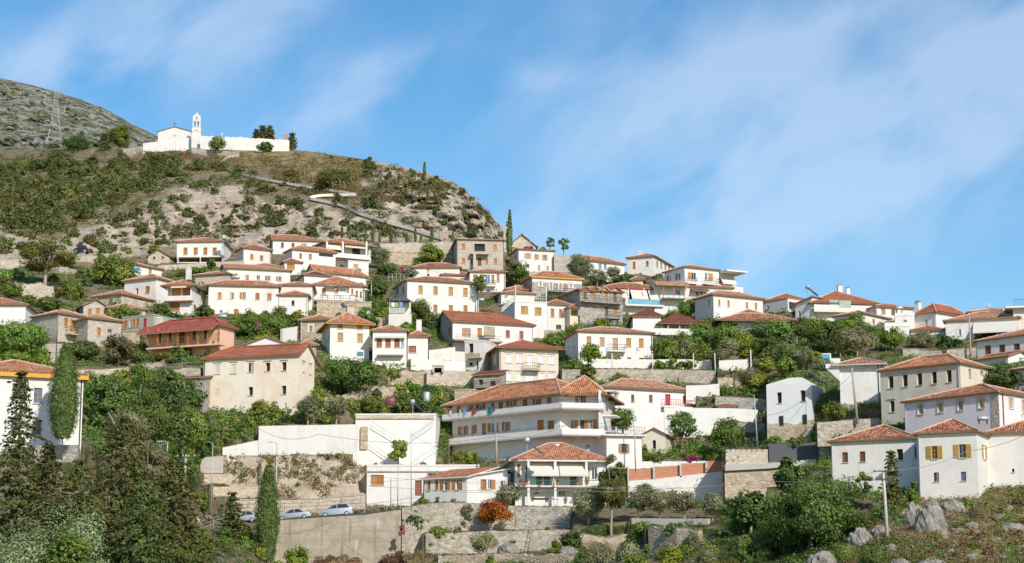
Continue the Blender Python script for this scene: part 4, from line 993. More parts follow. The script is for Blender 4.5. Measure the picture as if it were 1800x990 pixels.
def p61(h):
 slabs(h,797,884,597.5,600.2,0,2.2,'concrete','balcony_slab')
 F = h['faces']['F'];q = MB();u0,z = h['hit'](F,799,597.5,2.0);u1,_ = h['hit'](F,882,597.5,2.0)
 for zz in (.5,.95): q.fbox(F,u0,u1,z + zz - .02,z + zz + .02,2.05,2.09)
 for i in range(24): q.fbox(F,u0 + i * (u1 - u0) / 24,u0 + i * (u1 - u0) / 24 + .03,z,z + .93,2.055,2.085)
 q.build('railing',MAT['iron'],h['root'])
 slabs(h,851,870,574,596,1.9,2.0,'concrete','partition')
 q = MB();q.fbox(F,h['W'] * .4,h['W'] - .01,-.3,h['H'] - .2,.003,.03)
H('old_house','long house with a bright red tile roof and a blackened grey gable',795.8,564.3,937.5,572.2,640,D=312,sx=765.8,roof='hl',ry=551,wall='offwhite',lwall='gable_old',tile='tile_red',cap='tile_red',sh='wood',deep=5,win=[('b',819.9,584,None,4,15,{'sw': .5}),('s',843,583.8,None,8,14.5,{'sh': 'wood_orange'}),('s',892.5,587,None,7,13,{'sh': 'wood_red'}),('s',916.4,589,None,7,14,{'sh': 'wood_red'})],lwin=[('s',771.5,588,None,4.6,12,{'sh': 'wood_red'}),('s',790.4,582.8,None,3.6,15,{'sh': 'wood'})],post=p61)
def p61b(h):
 F = h['faces']['F']
 slabs(h,818,843,621.5,627,.9,1.1,'concrete','parapet');slabs(h,818,843,628,630,0,1.2,'concrete','balcony_slab')
H('unfinished_block','grey unplastered lower block with an open stairwell and a broken concrete balcony',817,602,850,600,652,D=303,sx=798,roof='flat',parapet=0,wall='offwhite',deep=4,win=[('o',828,612,None,8,16),('o',828,640,None,6,6),('o',839,642,None,4,14)],post=p61b)
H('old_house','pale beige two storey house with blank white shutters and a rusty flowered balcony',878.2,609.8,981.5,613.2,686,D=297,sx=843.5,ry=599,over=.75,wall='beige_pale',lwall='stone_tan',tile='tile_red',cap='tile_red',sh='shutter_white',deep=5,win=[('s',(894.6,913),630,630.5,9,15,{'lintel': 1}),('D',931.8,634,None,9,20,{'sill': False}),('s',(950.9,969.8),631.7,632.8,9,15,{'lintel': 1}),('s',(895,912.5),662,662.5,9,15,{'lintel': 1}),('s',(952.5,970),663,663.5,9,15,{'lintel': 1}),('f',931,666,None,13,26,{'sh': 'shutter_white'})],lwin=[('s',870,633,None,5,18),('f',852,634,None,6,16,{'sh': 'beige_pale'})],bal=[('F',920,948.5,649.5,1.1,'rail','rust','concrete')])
H(W_,'white house with five pale shutters and a satellite dish below the dark hips',1016.3,582,1147.2,586.3,640,D=305,sx=993.5,ry=576,tile='tile_pale',sh='wood_pale',deep=4,win=[('s',(1035.2,1058.4),598.7,600.4,8.6,15),('D',1081.6,605,None,9,21,{'sh': 'wood_pink','sill': False}),('s',(1105,1127),602,602.6,8.6,15,{'sh': 'wood_ochre'}),('s',(1106,1127),631,632,7,6,{'sh': 'wood'})],lwin=[('s',1000.5,603,None,3,13,{'sh': 'shutter_white'}),('s',1009.5,602,None,4,17,{'sh': 'shutter_white'})],bal=[('F',1069,1100,616.5,1.0,'rail')])
H(W_,'blank white house with a dark brown hip above the house with five pale shutters',1112.5,555,1162,555,580,D=321,sx=1082.8,ry=543.5,tile='tile_brown',cap='tile_brown')
def p64(h):
 beams(h,(1174.3,1194.3,1214),567,578,.3,'wood_pink',w=.25);slabs(h,1110,1238,577.5,589,1.2,1.4,'offwhite','parapet')
 F = h['faces']['F']
H('porch_wing','low wing with a dark brown roof over a shady porch on three thin posts',1163.5,565.6,1232,567,590,D=320,depth=7,ry=551,over=.8,tile='tile_brown',cap='tile_brown',win=[('L',1196,573,None,62,13,{'par': .1,'dp': 2.0})],post=p64)
def p65(h):
 beams(h,(1364.5,1391.5,1407.5),566,590,1.4,'wood_red',w=.2)
H(W_,'low white house with a mottled tile roof and a red hip, half hidden behind green trees',1269.4,560.5,1400,563,592,D=312,sx=1249.8,ry=551.5,rx=1330,tile='tile_old',over=1.4,win=[('o',1292.8,571.4,None,8,5),('g',1376.3,577,None,8,11,{'grid': 1})],post=p65)
H(W_,'small red pyramid roof rising behind the mottled tile roof',1291,554,1345,554,566,D=318,depth=9,ry=544.5,tile='tile_red')
# hotel
def hotel_floor(h0,h1,ys,name):
 pass
HOTEL_A = H('hotel','left wing of the big three storey white hotel, with wrap round balconies and hanging laundry',795.5,708,984,687.5,815,D=274,depth=9,ry=672,rx=900,cat='hotel',tile='tile_orange',sh='wood_orange',deep=5,over=1.2,
  win=[('D',(806.5,),720,None,6,11,{'sill': False}),('r',(824.5,),717.5,None,5,9),('r',(836,),716,None,4,9),('b',845.5,715.5,None,6,9,{'sw': .5}),('g',865.5,711.5,None,6,8),('D',880.5,713,None,7,12,{'sill': False}),('b',899,709.5,None,6.5,10,{'sw': .55}),('D',923,709,None,8,13,{'sill': False}),('b',944.3,707.3,None,7,13),('D',965.4,706,None,8,15.5,{'sill': False}),
    ('b',814,757,None,6,16,{'sw': .6}),('r',830.6,755,None,5,16),('D',851,754.5,None,7,20,{'sill': False}),('l',865.6,751.5,None,5.6,16),('r',865.6 + 8.2,751,None,1.6,16),('b',890,749.5,None,7,16),('s',950.3,747.3,None,11,18),('D',968.8,749.5,None,11,20.5,{'sh': 'wood','sill': False})])
HOTEL_B = H('hotel','front wing of the big white hotel facing the sun, with open orange shutters on two balconies',984.6,687.2,1055,685,815,D=263,depth=10,ry=661,rx=1020,cat='hotel',tile='tile_orange',sh='wood',deep=5,over=1.1,
  win=[('b',1020.6,701.8,None,9,15),('s',(986 + 3,),746.5,None,10,17),('b',1007,747,None,9,16,{'frame': 'wood_orange'}),('D',1024.5,748.5,None,9,20,{'sh': 'wood_dark','sill': False}),('b',1038,746,None,6,16,{'sw': .6}),('g',1033,784,None,8,4)])
H(W_,'long plain white house with a red door, right of the hotel',1066,680.5,1217.8,688.4,762,D=279,depth=9,ry=667.5,rx=1135,tile='tile_pale',deep=4,sh='wood_red',win=[('g',(1082.9,1112.2),699.5,700,5.6,13,{'frame': 'wood'}),('s',1143.8,700.7,None,6.4,13),('D',1173.8,703,None,9,20,{'sh': 'red_paint','sill': False}),('s',1203.8,702.7,None,7,13,{'sh': 'red_paint'})],bal=[('F',1165,1216,714.3,1.0,'rail','red_paint')])
def p68(h):
 F = h['faces']['F'];q = MB();z = h['H'] + .2;L = h['W'] + .8
 for zz in (.5,1.0): q.fbox(F,-.3,L - .3,z + zz - .02,z + zz + .02,.26,.3)
 for i in range(26): q.fbox(F,-.3 + i * L / 26,-.27 + i * L / 26,z,z + 1.0,.265,.295)
 q.build('railing',MAT['iron'],h['root'])
H('annex','white annex with a railed roof terrace and one window with open orange shutters',1066,766.5,1128,767.5,823,D=257,depth=7,roof='flat',parapet=0,over=.5,deep=4,win=[('b',1096.7,788.4,None,9,16.5,{'frame': 'wood'})],post=p68)
H('old_cottage','small cream gabled cottage with one dark window beside the railed terrace',1129,764,1170,763,797,D=264,depth=7,roof='gabley',ry=752,wall='beige_pale',tile='beige_pale',cap='beige_pale',win=[('o',1150,781.5,None,6,15)])
def p70(h):
 F = h['faces']['F']
 slabs(h,907,1064,853.3,856.2,0.0,1.6,'white','balcony_slab');slabs(h,925,1050,808.5,811,0.0,1.5,'white','awning_beam')
 beams(h,(929,976,1031),811,888,1.3,'white',w=.3)
 u0,z = h['hit'](F,909,853.3,1.5);u1,_ = h['hit'](F,1062,853.3,1.5);q = MB()
 for zz in (.3,.65,1.0): q.fbox(F,u0,u1,z + zz - .015,z + zz + .015,1.5,1.53)
 for i in range(40): q.fbox(F,u0 + i * (u1 - u0) / 40,u0 + i * (u1 - u0) / 40 + .02,z,z + 1.0,1.505,1.525)
 q.build('railing',MAT['green_paint'],h['root'])
 q = MB();z = h['zr']
H('awning_house','small white house with two cream awnings and a solar heater on its hipped tile roof',905.5,805.6,1064,807,890,D=251,depth=9.5,ry=779.5,rx=975,tile='tile',deep=4,over=.9,soffit='soffit_white',win=[('D',911.5,828,None,4.6,24,{'sill': False}),('s',926.5,830,None,5,22),('g',955,842,None,26,22,{'frame': 'shutter_white'}),('g',1008,846,None,12,18,{'frame': 'green_paint'}),('s',1034,832,None,5,22,{'sh': 'wood_orange'}),('g',1045,832,None,10,22),('r',940,865,None,5,7),('b',988,867,None,5,9,{'sh': 'wood_orange'}),('L',958,880,None,44,9,{'par': .4,'dp': .8})],awn=[('F',928,980,811.5,836.5,2.0,'canvas'),('F',981.5,1031.5,811.5,836.5,2.0,'canvas')],post=p70)
def p71(h): pass
H('shuttered_wing','low white wing with a shallow tile roof and a row of brown shutters above the road',744,843,821,838.5,884,D=253,depth=6,roof='shed',pitch=14,tile='tile_orange',sh='wood',deep=3,soffit='soffit_white',win=[('s',754,852.8,None,5,19),('s',767.7,852,None,5,18),('b',783,853,None,6,18,{'sw': .5}),('b',804,852,None,6,18,{'sw': .5})])
H('shuttered_wing','white gable end with brown shutters between the low shuttered wing and the awning house',822,838,892,838,886,D=251,depth=6,roof='shedR',pitch=9.5,tile='tile_orange',sh='wood',deep=3,soffit='soffit_white',win=[('l',838,851.5,None,7,16,{'sw': .5}),('s',850,852,None,10.5,19),('r',860.5,851.5,None,6.4,17,{'sw': .5}),('g',884,851,None,8,11,{'frame': 'wood'})])
def p72(h):
 slabs(h,646,842,827.8,830.2,0.003,.12,'concrete','ledge')
H('garage_block','long flat white ground floor block with a big brown shutter and a planted roof terrace',645,819.5,842,819.5,890,D=259,depth=7,tx=(640,742),roof='flat',parapet=0,deep=4,win=[('s',663.3,843.8,None,23,18),('D',735.5,858,None,12,27,{'sh': 'wood_red','sill': False}),('g',760,834.3,None,18,4.5,{'frame': 'wood'})],post=p72)
def p73(h):
 F = h['faces']['F']
 slabs(h,625,763,729,736,.01,.22,'stone_pale','coping'); 
 for (x0,y0,x1,y1) in ((652,741,694,766),(650,777,690,806),(722,766,764,738),(728,808,771,781)):
  for off in (0,7):
   u0,z0 = h['hit'](F,x0,y0 + off,.5);u1,z1 = h['hit'](F,x1,y1 + off,.5)
   q = MB();q.tube([F.p(u0,z0,.5),F.p(u1,z1,.5)],.03 if off == 0 else .045,5);q.build('stair_rail' if off == 0 else 'stair_edge',MAT['steel'] if off == 0 else MAT['white'],h['root'])
 slabs(h,634,646,750,789,.004,.35,'stone_tan','pillar')
H('stair_building','windowless white building with outside stairs zigzagging up both sides and a stone coping',625,730,766,729.5,818,D=266,depth=9,roof='flat',parapet=0,deep=4,post=p73)
# --- right
H('unfinished_house','plain grey-white house with a shallow gable, four dark openings and a bare stone base',1347,678,1426,672,779,D=257,yaw=-21,sx=1459,roof='none',wall='raw_grey',deep=1,win=[('o',1370,699.3,None,8,19),('o',1411.5,696,None,8.5,19.5),('o',1373.8,740.4,None,7,18),('o',1414.9,737.8,None,7.4,18)],rwin=[('o',1442.5,697,None,1.6,18),('o',1450.5,699,None,1.6,18)],post=lambda h: p74(h))
def p74(h):
 W,Dp,Hh = h['W'],h['depth'],h['H']
 q = MB();ap = Hh + .85;x = W * .30
 pr = [(-W / 2,Hh),(W / 2,Hh),(W / 2,Hh + .12),(x,ap),(x - 1.6,ap + .04),(-W / 2,Hh + .12)]
 q.prism([(a,0.0,b) for a,b in pr][::-1],(0,Dp,0));q.build('roof',MAT['raw_grey'],h['root'])
 F = h['faces']['F'];G = h['faces']['R']
 _,z = h['hit'](F,1390,743);q = MB()
 q.prism([F.p(.0,-3,.004),F.p(W,-3,.004),F.p(W,z + .3,.004),F.p(W * .8,z + .1,.004),F.p(W * .65,z - .3,.004),F.p(W * .4,z + .02,.004),F.p(W * .12,z - .1,.004),F.p(0,z + .1,.004)],F.n * .08)
 o = q.build('stone_base',MAT['stone_tan'],h['root'])
 q = MB();q.fbox(G,0,Dp,-3,z + .2,.004,.08);q.build('stone_base',MAT['stone_tan'],h['root'])
 for x0,y0 in ((1373.8,740.4),(1414.9,737.8)):
  u,zz = h['hit'](F,x0,y0);q = MB();q.fbox(F,u - .28,u + .28,zz - .66,zz + .66,.085,.1);q.build('dark_window_fill',MAT['dark_room'],h['root'])  # near-black panels on the stone base, painted dark like unlit openings
def p44(h):
 F = h['faces']['F'];W = h['W']
 q = MB();q.box((-W / 2 - 1.7,-.5,h['H'] - .55),(-W / 2 - .003,h['depth'],h['H'] - .01));q.build('jettied_bay',MAT['white'],h['root'])
 q = MB();q.prism([(-W / 2 - 1.65,-.4,h['H'] - .56),(-W / 2 - .004,-.4,h['H'] - .56),(-W / 2 - .004,-.4,h['H'] - 2.2)],(0,h['depth'] - 1,0));q.build('bracket',MAT['greywhite'],h['root'])
 q = MB();q.fbox(F,.02,W - .02,-2.5,.05,.004,.06);q.build('stone_base',MAT['stone_grey'],h['root'])
H(W_,'white house with an overhanging left side, faint wall gratings and a dark stone base',1475.5,640,1546,637.5,712,D=251,depth=8,ry=629.5,rx=1510,over=.9,soffit='soffit_white',deep=3,win=[('f',1495,663,None,11,17,{'sh': 'shutter_white','sill': False}),('f',1535,661,None,10,17,{'sh': 'shutter_white','sill': False})],post=p44)
H('ruined_house','large roofed ruin in mossy grey plaster with rows of empty dark windows',1547,651.8,1687.4,637,748,D=244,sx=1741,ry=625.5,rx=1650,wall='grey_old',tile='tile_orange',deep=3,cat='ruin',win=[('o',(1565.8,1590.8,1616.3,1642,1668.2),672,661.2,9,21,{'lintel': 1}),('o',1568.2,714.6,None,8,19,{'lintel': 1})],rwin=[('o',1705,656,None,4,15,{'lintel': 1}),('o',1726,655,None,5,6)])
def p46(h):
 F = h['faces']['F'];W = h['W']
 q = MB();q.fbox(F,W - 1.0,W + .02,-2,h['H'] - .05,.004,.06);q.build('quoins',MAT['stone_pale'],h['root'])
 q = MB();G = h['faces']['R'];q.tube([G.p(.7,h['H'] - .1,.1),G.p(.7,-2,.1)],.06,6);q.build('drainpipe',MAT['red_paint'],h['root'])
H('lilac_house','lilac house with stone quoins and four wooden shutters in white frames',1589.4,707,1755,689.3,745,D=236,sx=1860,ry=676.5,rx=1700,wall='lilac',tile='tile_old',deep=3,sh='wood_pale',win=[('s',(1618.3,1652.7,1688,1724.8),719.6,709,9.5,18,{'surround': 'stone_pale'})],rwin=[('s',(1777.5,1800),709,712,6,19,{'surround': 'stone_pale'})],post=p46)
H('white_farmhouse','shaded left wing of the white farmhouse on the rocks, with small brown shutters',1460,776,1612,769.5,868,D=223,depth=10,ry=747.5,rx=1560,wall='greywhite',tile='tile_old',deep=4,sh='wood_brown',win=[('s',(1485.8,1516.4),804,802.6,9.6,18),('o',1581.8,799,None,11,19),('o',1609,795,None,3,19)])
H('white_farmhouse','front block of the white farmhouse on the rocks, with ochre shutters folded open',1612,761.5,1716,758.2,880,D=215,yaw=-25,sx=1744,ry=737,rx=1680,wall='offwhite',tile='tile_old',deep=5,sh='wood_ochre',win=[('b',1642.3,795.5,None,10,23,{'frame': 'wood_ochre','sw': .55,'grid': 1}),('b',1691.7,793,None,12,24,{'sw': .55,'frame': 'wood_old'}),('g',1645.9,838.6,None,9,16,{'frame': 'wood_dark','grid': 1}),('g',1693.6,837.3,None,9.6,16,{'frame': 'wood_brown','glass': 'glass_blue'})],rwin=[('b',1730,795,None,4,25,{'sw': .5,'frame': 'soffit_white','glass': 'shutter_white'}),('D',1743.3,834.5,None,7,26,{'sh': 'wood_old','sill': False})])
_f = HOUSES[-1];_e = _f['B'] + _f['back'] * (_f['depth'] * .72)
_w = _e.y * math.cos(PITCH) + _e.z * math.sin(PITCH)
H('white_farmhouse','cream-white right wing of the farmhouse on the rocks, with one tiny window',CX + FPX * _e.x / _w - 2,761,1860,757,858,D=_e.y,depth=9,ry=740,rx=1790,wall='offwhite',tile='tile_old',deep=4,win=[('o',1781,827,None,4,6)])
# ------------------------------------------------------------------ terrain
pts = list(CTRL)
for h in HOUSES:
 for P in (h['A'],h['B']):
  x = CX + FPX * P.x / (P.y * math.cos(PITCH) + P.z * math.sin(PITCH))
  zz = h['zg']
  w = P.y * math.cos(PITCH) + zz * math.sin(PITCH)
  y = CY - FPX * (-P.y * math.sin(PITCH) + zz * math.cos(PITCH)) / w
  pts.append((x,y,P.y + 0.3))
D0 = fit(pts)
SKY_P = [(-420,250),(0,264),(130,258),(180,259),(250,262),(350,263),(510,263),(560,268),(640,280),(700,291),(760,307),(800,321),(830,345),(860,374),(880,398),(900,424),(940,440),(970,448),(1000,456),(1100,478),(1200,494),(1300,519),(1350,529),(1450,545),(1550,559),(1700,570),(1800,576),(2220,640)]
def skyline(px): return np.interp(px,[p[0] for p in SKY_P],[p[1] for p in SKY_P])
# retaining walls (and the terraces behind them) that step the slope: points (x, y top, y foot), terrace depth
WALLS = []
def WALL(name,label,mat,p,D=None,ter=3.0,th=0.5,rough=0.0,cat='wall',step=True,group=None,coping=None,n=None):
 WALLS.append(dict(name=name,label=label,mat=mat,p=p,D=D,ter=ter,th=th,rough=rough,cat=cat,step=step,group=group,coping=coping))
WALL('retaining_wall','tall streaked concrete retaining wall under the road with parked cars','concrete',[(470,918,1000),(500,914,1000),(560,910,1000),(640,905,1000),(704,896,1000)],D=246,ter=8)
WALL('terrace_wall','sloping rubble stone terrace wall below the orange flowering bush','stone',[(706,893,985),(760,884,960),(830,884,940),(905,890,935)],D=246,ter=3.5)
WALL('terrace_wall','upright grey stone wall beside the wooden ladder, under the awning house','stone_grey',[(906,891,935),(1003,891,930)],D=247.5,ter=2.5)
WALL('terrace_wall','middle tier of rubble terrace walls behind the wooden ladder foot','stone',[(748,938,974),(860,934,974),(1003,931,966)],D=243.2,ter=1.6,rough=.12)
WALL('terrace_wall','crumbling tan rubble bank wall right of the round lime bush','stone_tan',[(1008,936,972),(1060,944,984),(1118,938,978)],D=238.5,ter=1.6,rough=.25)
WALL('garden_wall','low rubble terrace wall behind the wooden ladder and small lime bush','stone_tan',[(770,976,992),(900,974,988),(1010,975,990),(1100,985,1000)],ter=2,rough=.3)
WALL('garden_wall','pale concrete edging wall under the row of olive trees','concrete_pale',[(1110,911,921),(1245,912,922)],ter=4)
WALL('garden_wall','tumbled orange-tan rubble wall below the row of olive trees','stone_tan',[(1140,926,975),(1190,928,975),(1230,930,970)],ter=2,rough=.5)
WALL('boundary_wall','long bright white boundary wall left of the stair building','white',[(454,749,799),(540,747.5,798),(627,746,797)],D=261,ter=2.5)
WALL('boundary_wall','low sloping white wall tapering down at the left of the long white boundary wall','white',[(391,787,799),(420,781,799),(453.5,774,799)],D=261,ter=1)
WALL('stone_terrace','lowest stepped garden wall of pale stone, behind the parked cars','stone_pale',[(400,877,906),(470,879,906),(560,879,903),(642,868,896)],D=257.2,ter=1.5)
WALL('stone_terrace','middle stepped garden wall of pale stone, left of the pointed cypress','stone_pale',[(374,856,876),(455,855,875)],D=259,ter=1.2)
WALL('stone_terrace','upper stepped garden wall of pale stone near the lamp post','stone_pale',[(358,834,853),(408,833,852)],D=259.5,ter=1)
WALL('stone_terrace','grey rendered wall block at the head of the stepped garden walls','concrete_pale',[(352,804,831),(392,802,830)],D=260,ter=1)
WALL('brick_wall','orange brick wall in four stepped panels above a white wall','brick',[(1104,824.5,845),(1149,823.6,842),(1150,820.5,840.5),(1196,819,838.5),(1197,815,836),(1241,813.5,831.5),(1242,811,830),(1273,809.5,828)],D=256.5,ter=1)
WALL('boundary_wall','white wall below the orange brick panels, its top edge rising to the right','white',[(1104,845.5,880),(1150,842.5,880),(1196,837,882),(1273,828.5,885)],D=256,ter=.5)
WALL('boundary_wall','thin white wall above the orange brick panels, beside the bougainvillea','white',[(1127,811.5,824),(1150,811,823),(1195,811,819),(1240,810.5,814)],D=258.5,ter=2)
WALL('boundary_wall','broad white wall with a ragged foot right of the balcony with red rails','white',[(1168,716.5,762),(1230,717.5,765),(1290,718,766),(1333,720.5,768)],D=274,ter=2.5)
WALL('terrace_wall','rubble terrace wall with weeds above the tiled roofs, below the vine arbour','stone',[(988,650,672),(1080,649,672),(1180,650,672),(1258,652,676)],D=295,ter=3)
WALL('garden_wall','white garden wall behind the vine arbour posts','offwhite',[(1040,631,648),(1140,632,648),(1252,632,650)],D=300,ter=2)
WALL('boundary_wall','old white wall with pockmarks right of the red tiled half roof','offwhite',[(1206,678,695),(1240,677,697),(1265,674.5,697)],D=283,ter=1.5)
WALL('terrace_wall','grey rubble wall behind the lamp post left of the unfinished house','stone_grey',[(1257,697,716),(1300,699,720),(1346,702,725)],D=280,ter=2)
WALL('garden_wall','stone wall with a pale top edge under the pole and the white house','stone',[(1437,743,768),(1490,739,766),(1548,734.5,764)],D=246,ter=2.5)
WALL('stone_parapet','square pale stone parapet wall at the road bend left of the grey screen','stone_pale',[(1276,790.5,812),(1350,790,811)],D=249.5,ter=2.5)
WALL('road_edge','pale concrete road edge slab on top of the tall stone wall','concrete_pale',[(1275,817,827),(1350,814.5,823),(1435,807,815)],D=248.6,ter=.8,th=1.0,cat='kerb')
WALL('retaining_wall','tall tan stone wall under the concrete road edge slab','stone_tan',[(1275,827.5,893),(1350,824.5,893),(1400,821,880)],D=249,ter=.3)
WALL('site_screen','dark grey sheet screen beside the road bend','tarp_grey',[(1352,780.5,811),(1400,779.5,809),(1441,778.5,806)],D=250,ter=1.5,th=.12,cat='screen')
WALL('stone_pier','narrow pale stone pier at the right end of the grey screen','stone_pale',[(1442,777,808),(1459,776,808)],D=249,ter=1)
WALL('garden_wall','grey stone wall under the white villa with the orange cornice','stone_grey',[(60,783,815),(136,782,812)],D=177.5,ter=2)
WALL('retaining_wall','high pale stone retaining wall below the cypress row under the cliff','stone_pale',[(668,428.5,442),(720,427.5,445),(795,426.5,448)],D=381,ter=4)
WALL('rock_bank','bare tan bank of earth and stone under the cypress row','stone_tan',[(668,442.5,466),(730,445.5,468),(796,448.5,468)],D=380,ter=.5)
WALL('churchyard_wall','stained white churchyard wall stepping up to the bell gable','white',[(251,252,266),(275,249,266),(300,246.5,265),(331,242,265)],D=516,ter=6)
WALL('churchyard_wall','long weathered white churchyard wall right of the bell gable','white',[(352,239,258),(385,241,261),(420,241,264),(450,243,266),(508,246,266)],D=514,ter=6,rough=.25)
WALL('retaining_wall','grey stone retaining wall below the white church','stone_grey',[(336,259,272),(370,264,275),(420,268,278)],D=510,ter=2)
WALL('stone_stub','ruined stone stub standing on the end of the churchyard wall','stone_grey',[(497,235,247),(505,233,247)],D=516,ter=.1,step=False)
WALL('garden_wall','dark stone garden wall beside the olive trees, behind the white house with the overhang','stone_grey',[(1587,613,628),(1630,617,630),(1665,618,632)],D=285,ter=2)
WALL('garden_wall','sunlit stone wall with a gate, between the fig tree and the pole','stone',[(1665,615,630),(1716,611,630)],D=284,ter=2)
WALL('garden_wall','pale stone wall with an arched oven left of the beige balcony house','stone_pale',[(750,650,678),(790,651,680),(845,654,682)],D=293,ter=3)
WALL('terrace_wall','crumbling rubble wall at the end of the grass strip','stone_tan',[(682,660,677),(715,651,680),(750,648,680)],D=294,ter=2,rough=.5)
WALL('terrace_wall','second crumbling rubble wall lower down, by the white tank','stone_tan',[(560,700,716),(600,696,714),(640,683,702),(690,680,700),(720,684,702)],ter=2,rough=.6)
WALL('boundary_wall','white yard wall in front of the blackened gable','white',[(722,631,652),(760,632,652),(818,636,655)],D=297,ter=1.5)
WALL('boundary_wall','grey-white rendered wall under the blackened gable','greywhite',[(754,616,634),(800,610,634)],D=302,ter=1)
WALL('terrace_wall','stone terrace wall and steps below the stone house with the iron balcony','stone_house',[(56,606,642),(90,604,645),(128,606,648)],D=277,ter=3)
WALL('terrace_wall','lower pale stone wall behind the fat cypress','stone_pale',[(126,650,665),(175,650,664),(225,646,664)],D=266,ter=3)
WALL('terrace_wall','low rubble wall under the wire fence below the pink house','stone',[(286,652,672),(320,648,668),(352,646,664)],D=272,ter=2,rough=.2)
WALL('ruined_wall','broken pale stone house wall with a gap, below the yellow-green tree','stone_pale',[(10,494,512),(30,497,518),(44,500,522),(56,500,525),(70,497,530),(82,503,530),(96,505,530)],D=332,ter=2,rough=.3,cat='ruin')
WALL('garden_wall','low stone wall in front of the white house with the dark porch','stone_pale',[(278,467,474),(340,463.5,471),(412,459,468),(428,458,468)],D=368,ter=2)
WALL('garden_wall','grey wall below the grey-green annex beside the yellow flowering tree','stone_tan',[(214,585,606),(245,584,606)],D=300,ter=1)
WALL('roadside_wall','pale roadside wall on the hill left of the green tree','stone_pale',[(0,459,474),(25,458,474),(110,447,456),(165,452,462)],D=362,ter=4)
WALL('churchyard_wall','short stone wall left of the white churchyard wall','stone_grey',[(216,262,272),(250,258,270)],D=520,ter=3)
WALL('retaining_wall','bare rock coloured wall right of the white house with bougainvillea','stone_house',[(974,447,480),(1004,450,480)],D=373,ter=4)
WALL('garden_wall','short white garden wall beside the tan stone house','white',[(497,578,602),(522,574,602)],ter=1)
WALL('garden_wall','grey stone wall right of the stone chimney house','stone_tan',[(660,558,574),(690,560,576)],ter=2)
WALL('garden_wall','low stone wall under the white house with the cream porch','stone',[(958,580,594),(988,582,596)],D=322,ter=2)
WALL('garden_wall','pale wall among the vines right of the arbour posts','offwhite',[(1264,634,652),(1316,632,652)],D=297,ter=2)
WALL('garden_wall','rubble wall across the slope above the old pockmarked wall','stone_tan',[(1262,664,680),(1340,668,684)],D=288,ter=2,rough=.2)
WALL('garden_wall','short stone wall in the shade left of the unfinished house','stone_grey',[(1290,742,758),(1344,745,762)],D=266,ter=2,rough=.2)
WALL('garden_wall','stone wall on the slope below the grey-green annex','stone',[(232,640,652),(284,636,650)],D=277,ter=1.5,rough=.2)
WALL('garden_wall','dry stone wall under the green tree by the blue door house','stone',[(90,468,478),(160,478,488)],D=352,ter=2,rough=.3)
WALL('garden_wall','stone wall beneath the house with bougainvillea','stone_house',[(930,478,484),(1000,481,489)],D=366,ter=2)
NX,NR = 661,380
gx = np.linspace(-420,2220,NX)
gs = np.linspace(0,1,NR)
GX = np.repeat(gx[None],NR,0)
SKY = skyline(gx)
GY = SKY[None] + (1300 - SKY[None]) * (gs[:,None] ** 1.12)
GD = D0(GX,GY)
def poly_mask(poly,X,Y,soft=14.0):
 p = np.array(poly,float);n = len(p)
 inside = np.zeros(X.shape,bool);dist = np.full(X.shape,1e9)
 for i in range(n):
  (x0,y0),(x1,y1) = p[i],p[(i + 1) % n]
  c = ((y0 > Y) != (y1 > Y)) & (X < (x1 - x0) * (Y - y0) / ((y1 - y0) or 1e-9) + x0)
  inside ^= c
  dx,dy = x1 - x0,y1 - y0;L2 = dx * dx + dy * dy or 1e-9
  t = np.clip(((X - x0) * dx + (Y - y0) * dy) / L2,0,1)
  dist = np.minimum(dist,np.hypot(X - x0 - t * dx,Y - y0 - t * dy))
 s = np.where(inside,dist,-dist)
 return np.clip(0.5 + s / (2 * soft),0,1)
CLIFF = [(110,420),(200,385),(285,350),(350,325),(420,335),(450,360),(520,350),(600,368),(650,372),(690,350),(700,310),(760,308),(806,322),(835,348),(870,385),(900,425),(870,432),(780,428),(700,428),(560,430),(440,432),(300,440),(200,460),(120,455),(90,440)]
LEFTCLIFF = [(-60,400),(40,395),(70,415),(120,440),(60,460),(-60,465)]
CREST = [(660,285),(760,300),(830,340),(890,410),(860,420),(760,380),(690,350),(640,330)]
BANK = [(385,800),(640,798),(640,868),(560,880),(440,870),(400,850)]
ROCKS = [(1590,840),(1660,850),(1720,880),(1800,900),(1800,990),(1450,1000),(1500,930),(1590,930)]
WX = GX + 46 * (fbm(GX / 40,GY / 26,5,41) - .5);WY = GY + 40 * (fbm(GX / 36,GY / 24,5,43) - .5)
OUT = [(1585,838),(1640,845),(1700,880),(1705,915),(1650,955),(1590,940)]
def soft(poly,s=14.0): return poly_mask(poly,WX,WY,s)
mcliff,mleft,mcrest,mbank,mrocks = soft(CLIFF),soft(LEFTCLIFF),soft(CREST),soft(BANK),soft(ROCKS)
mout = soft(OUT,8)
hill = np.clip((skyline(GX) * 0 + np.interp(GX,[-420,0,300,650,800,900,1000,2220],[480,470,455,432,428,430,300,300]) - GY) / 12.0,0,1)
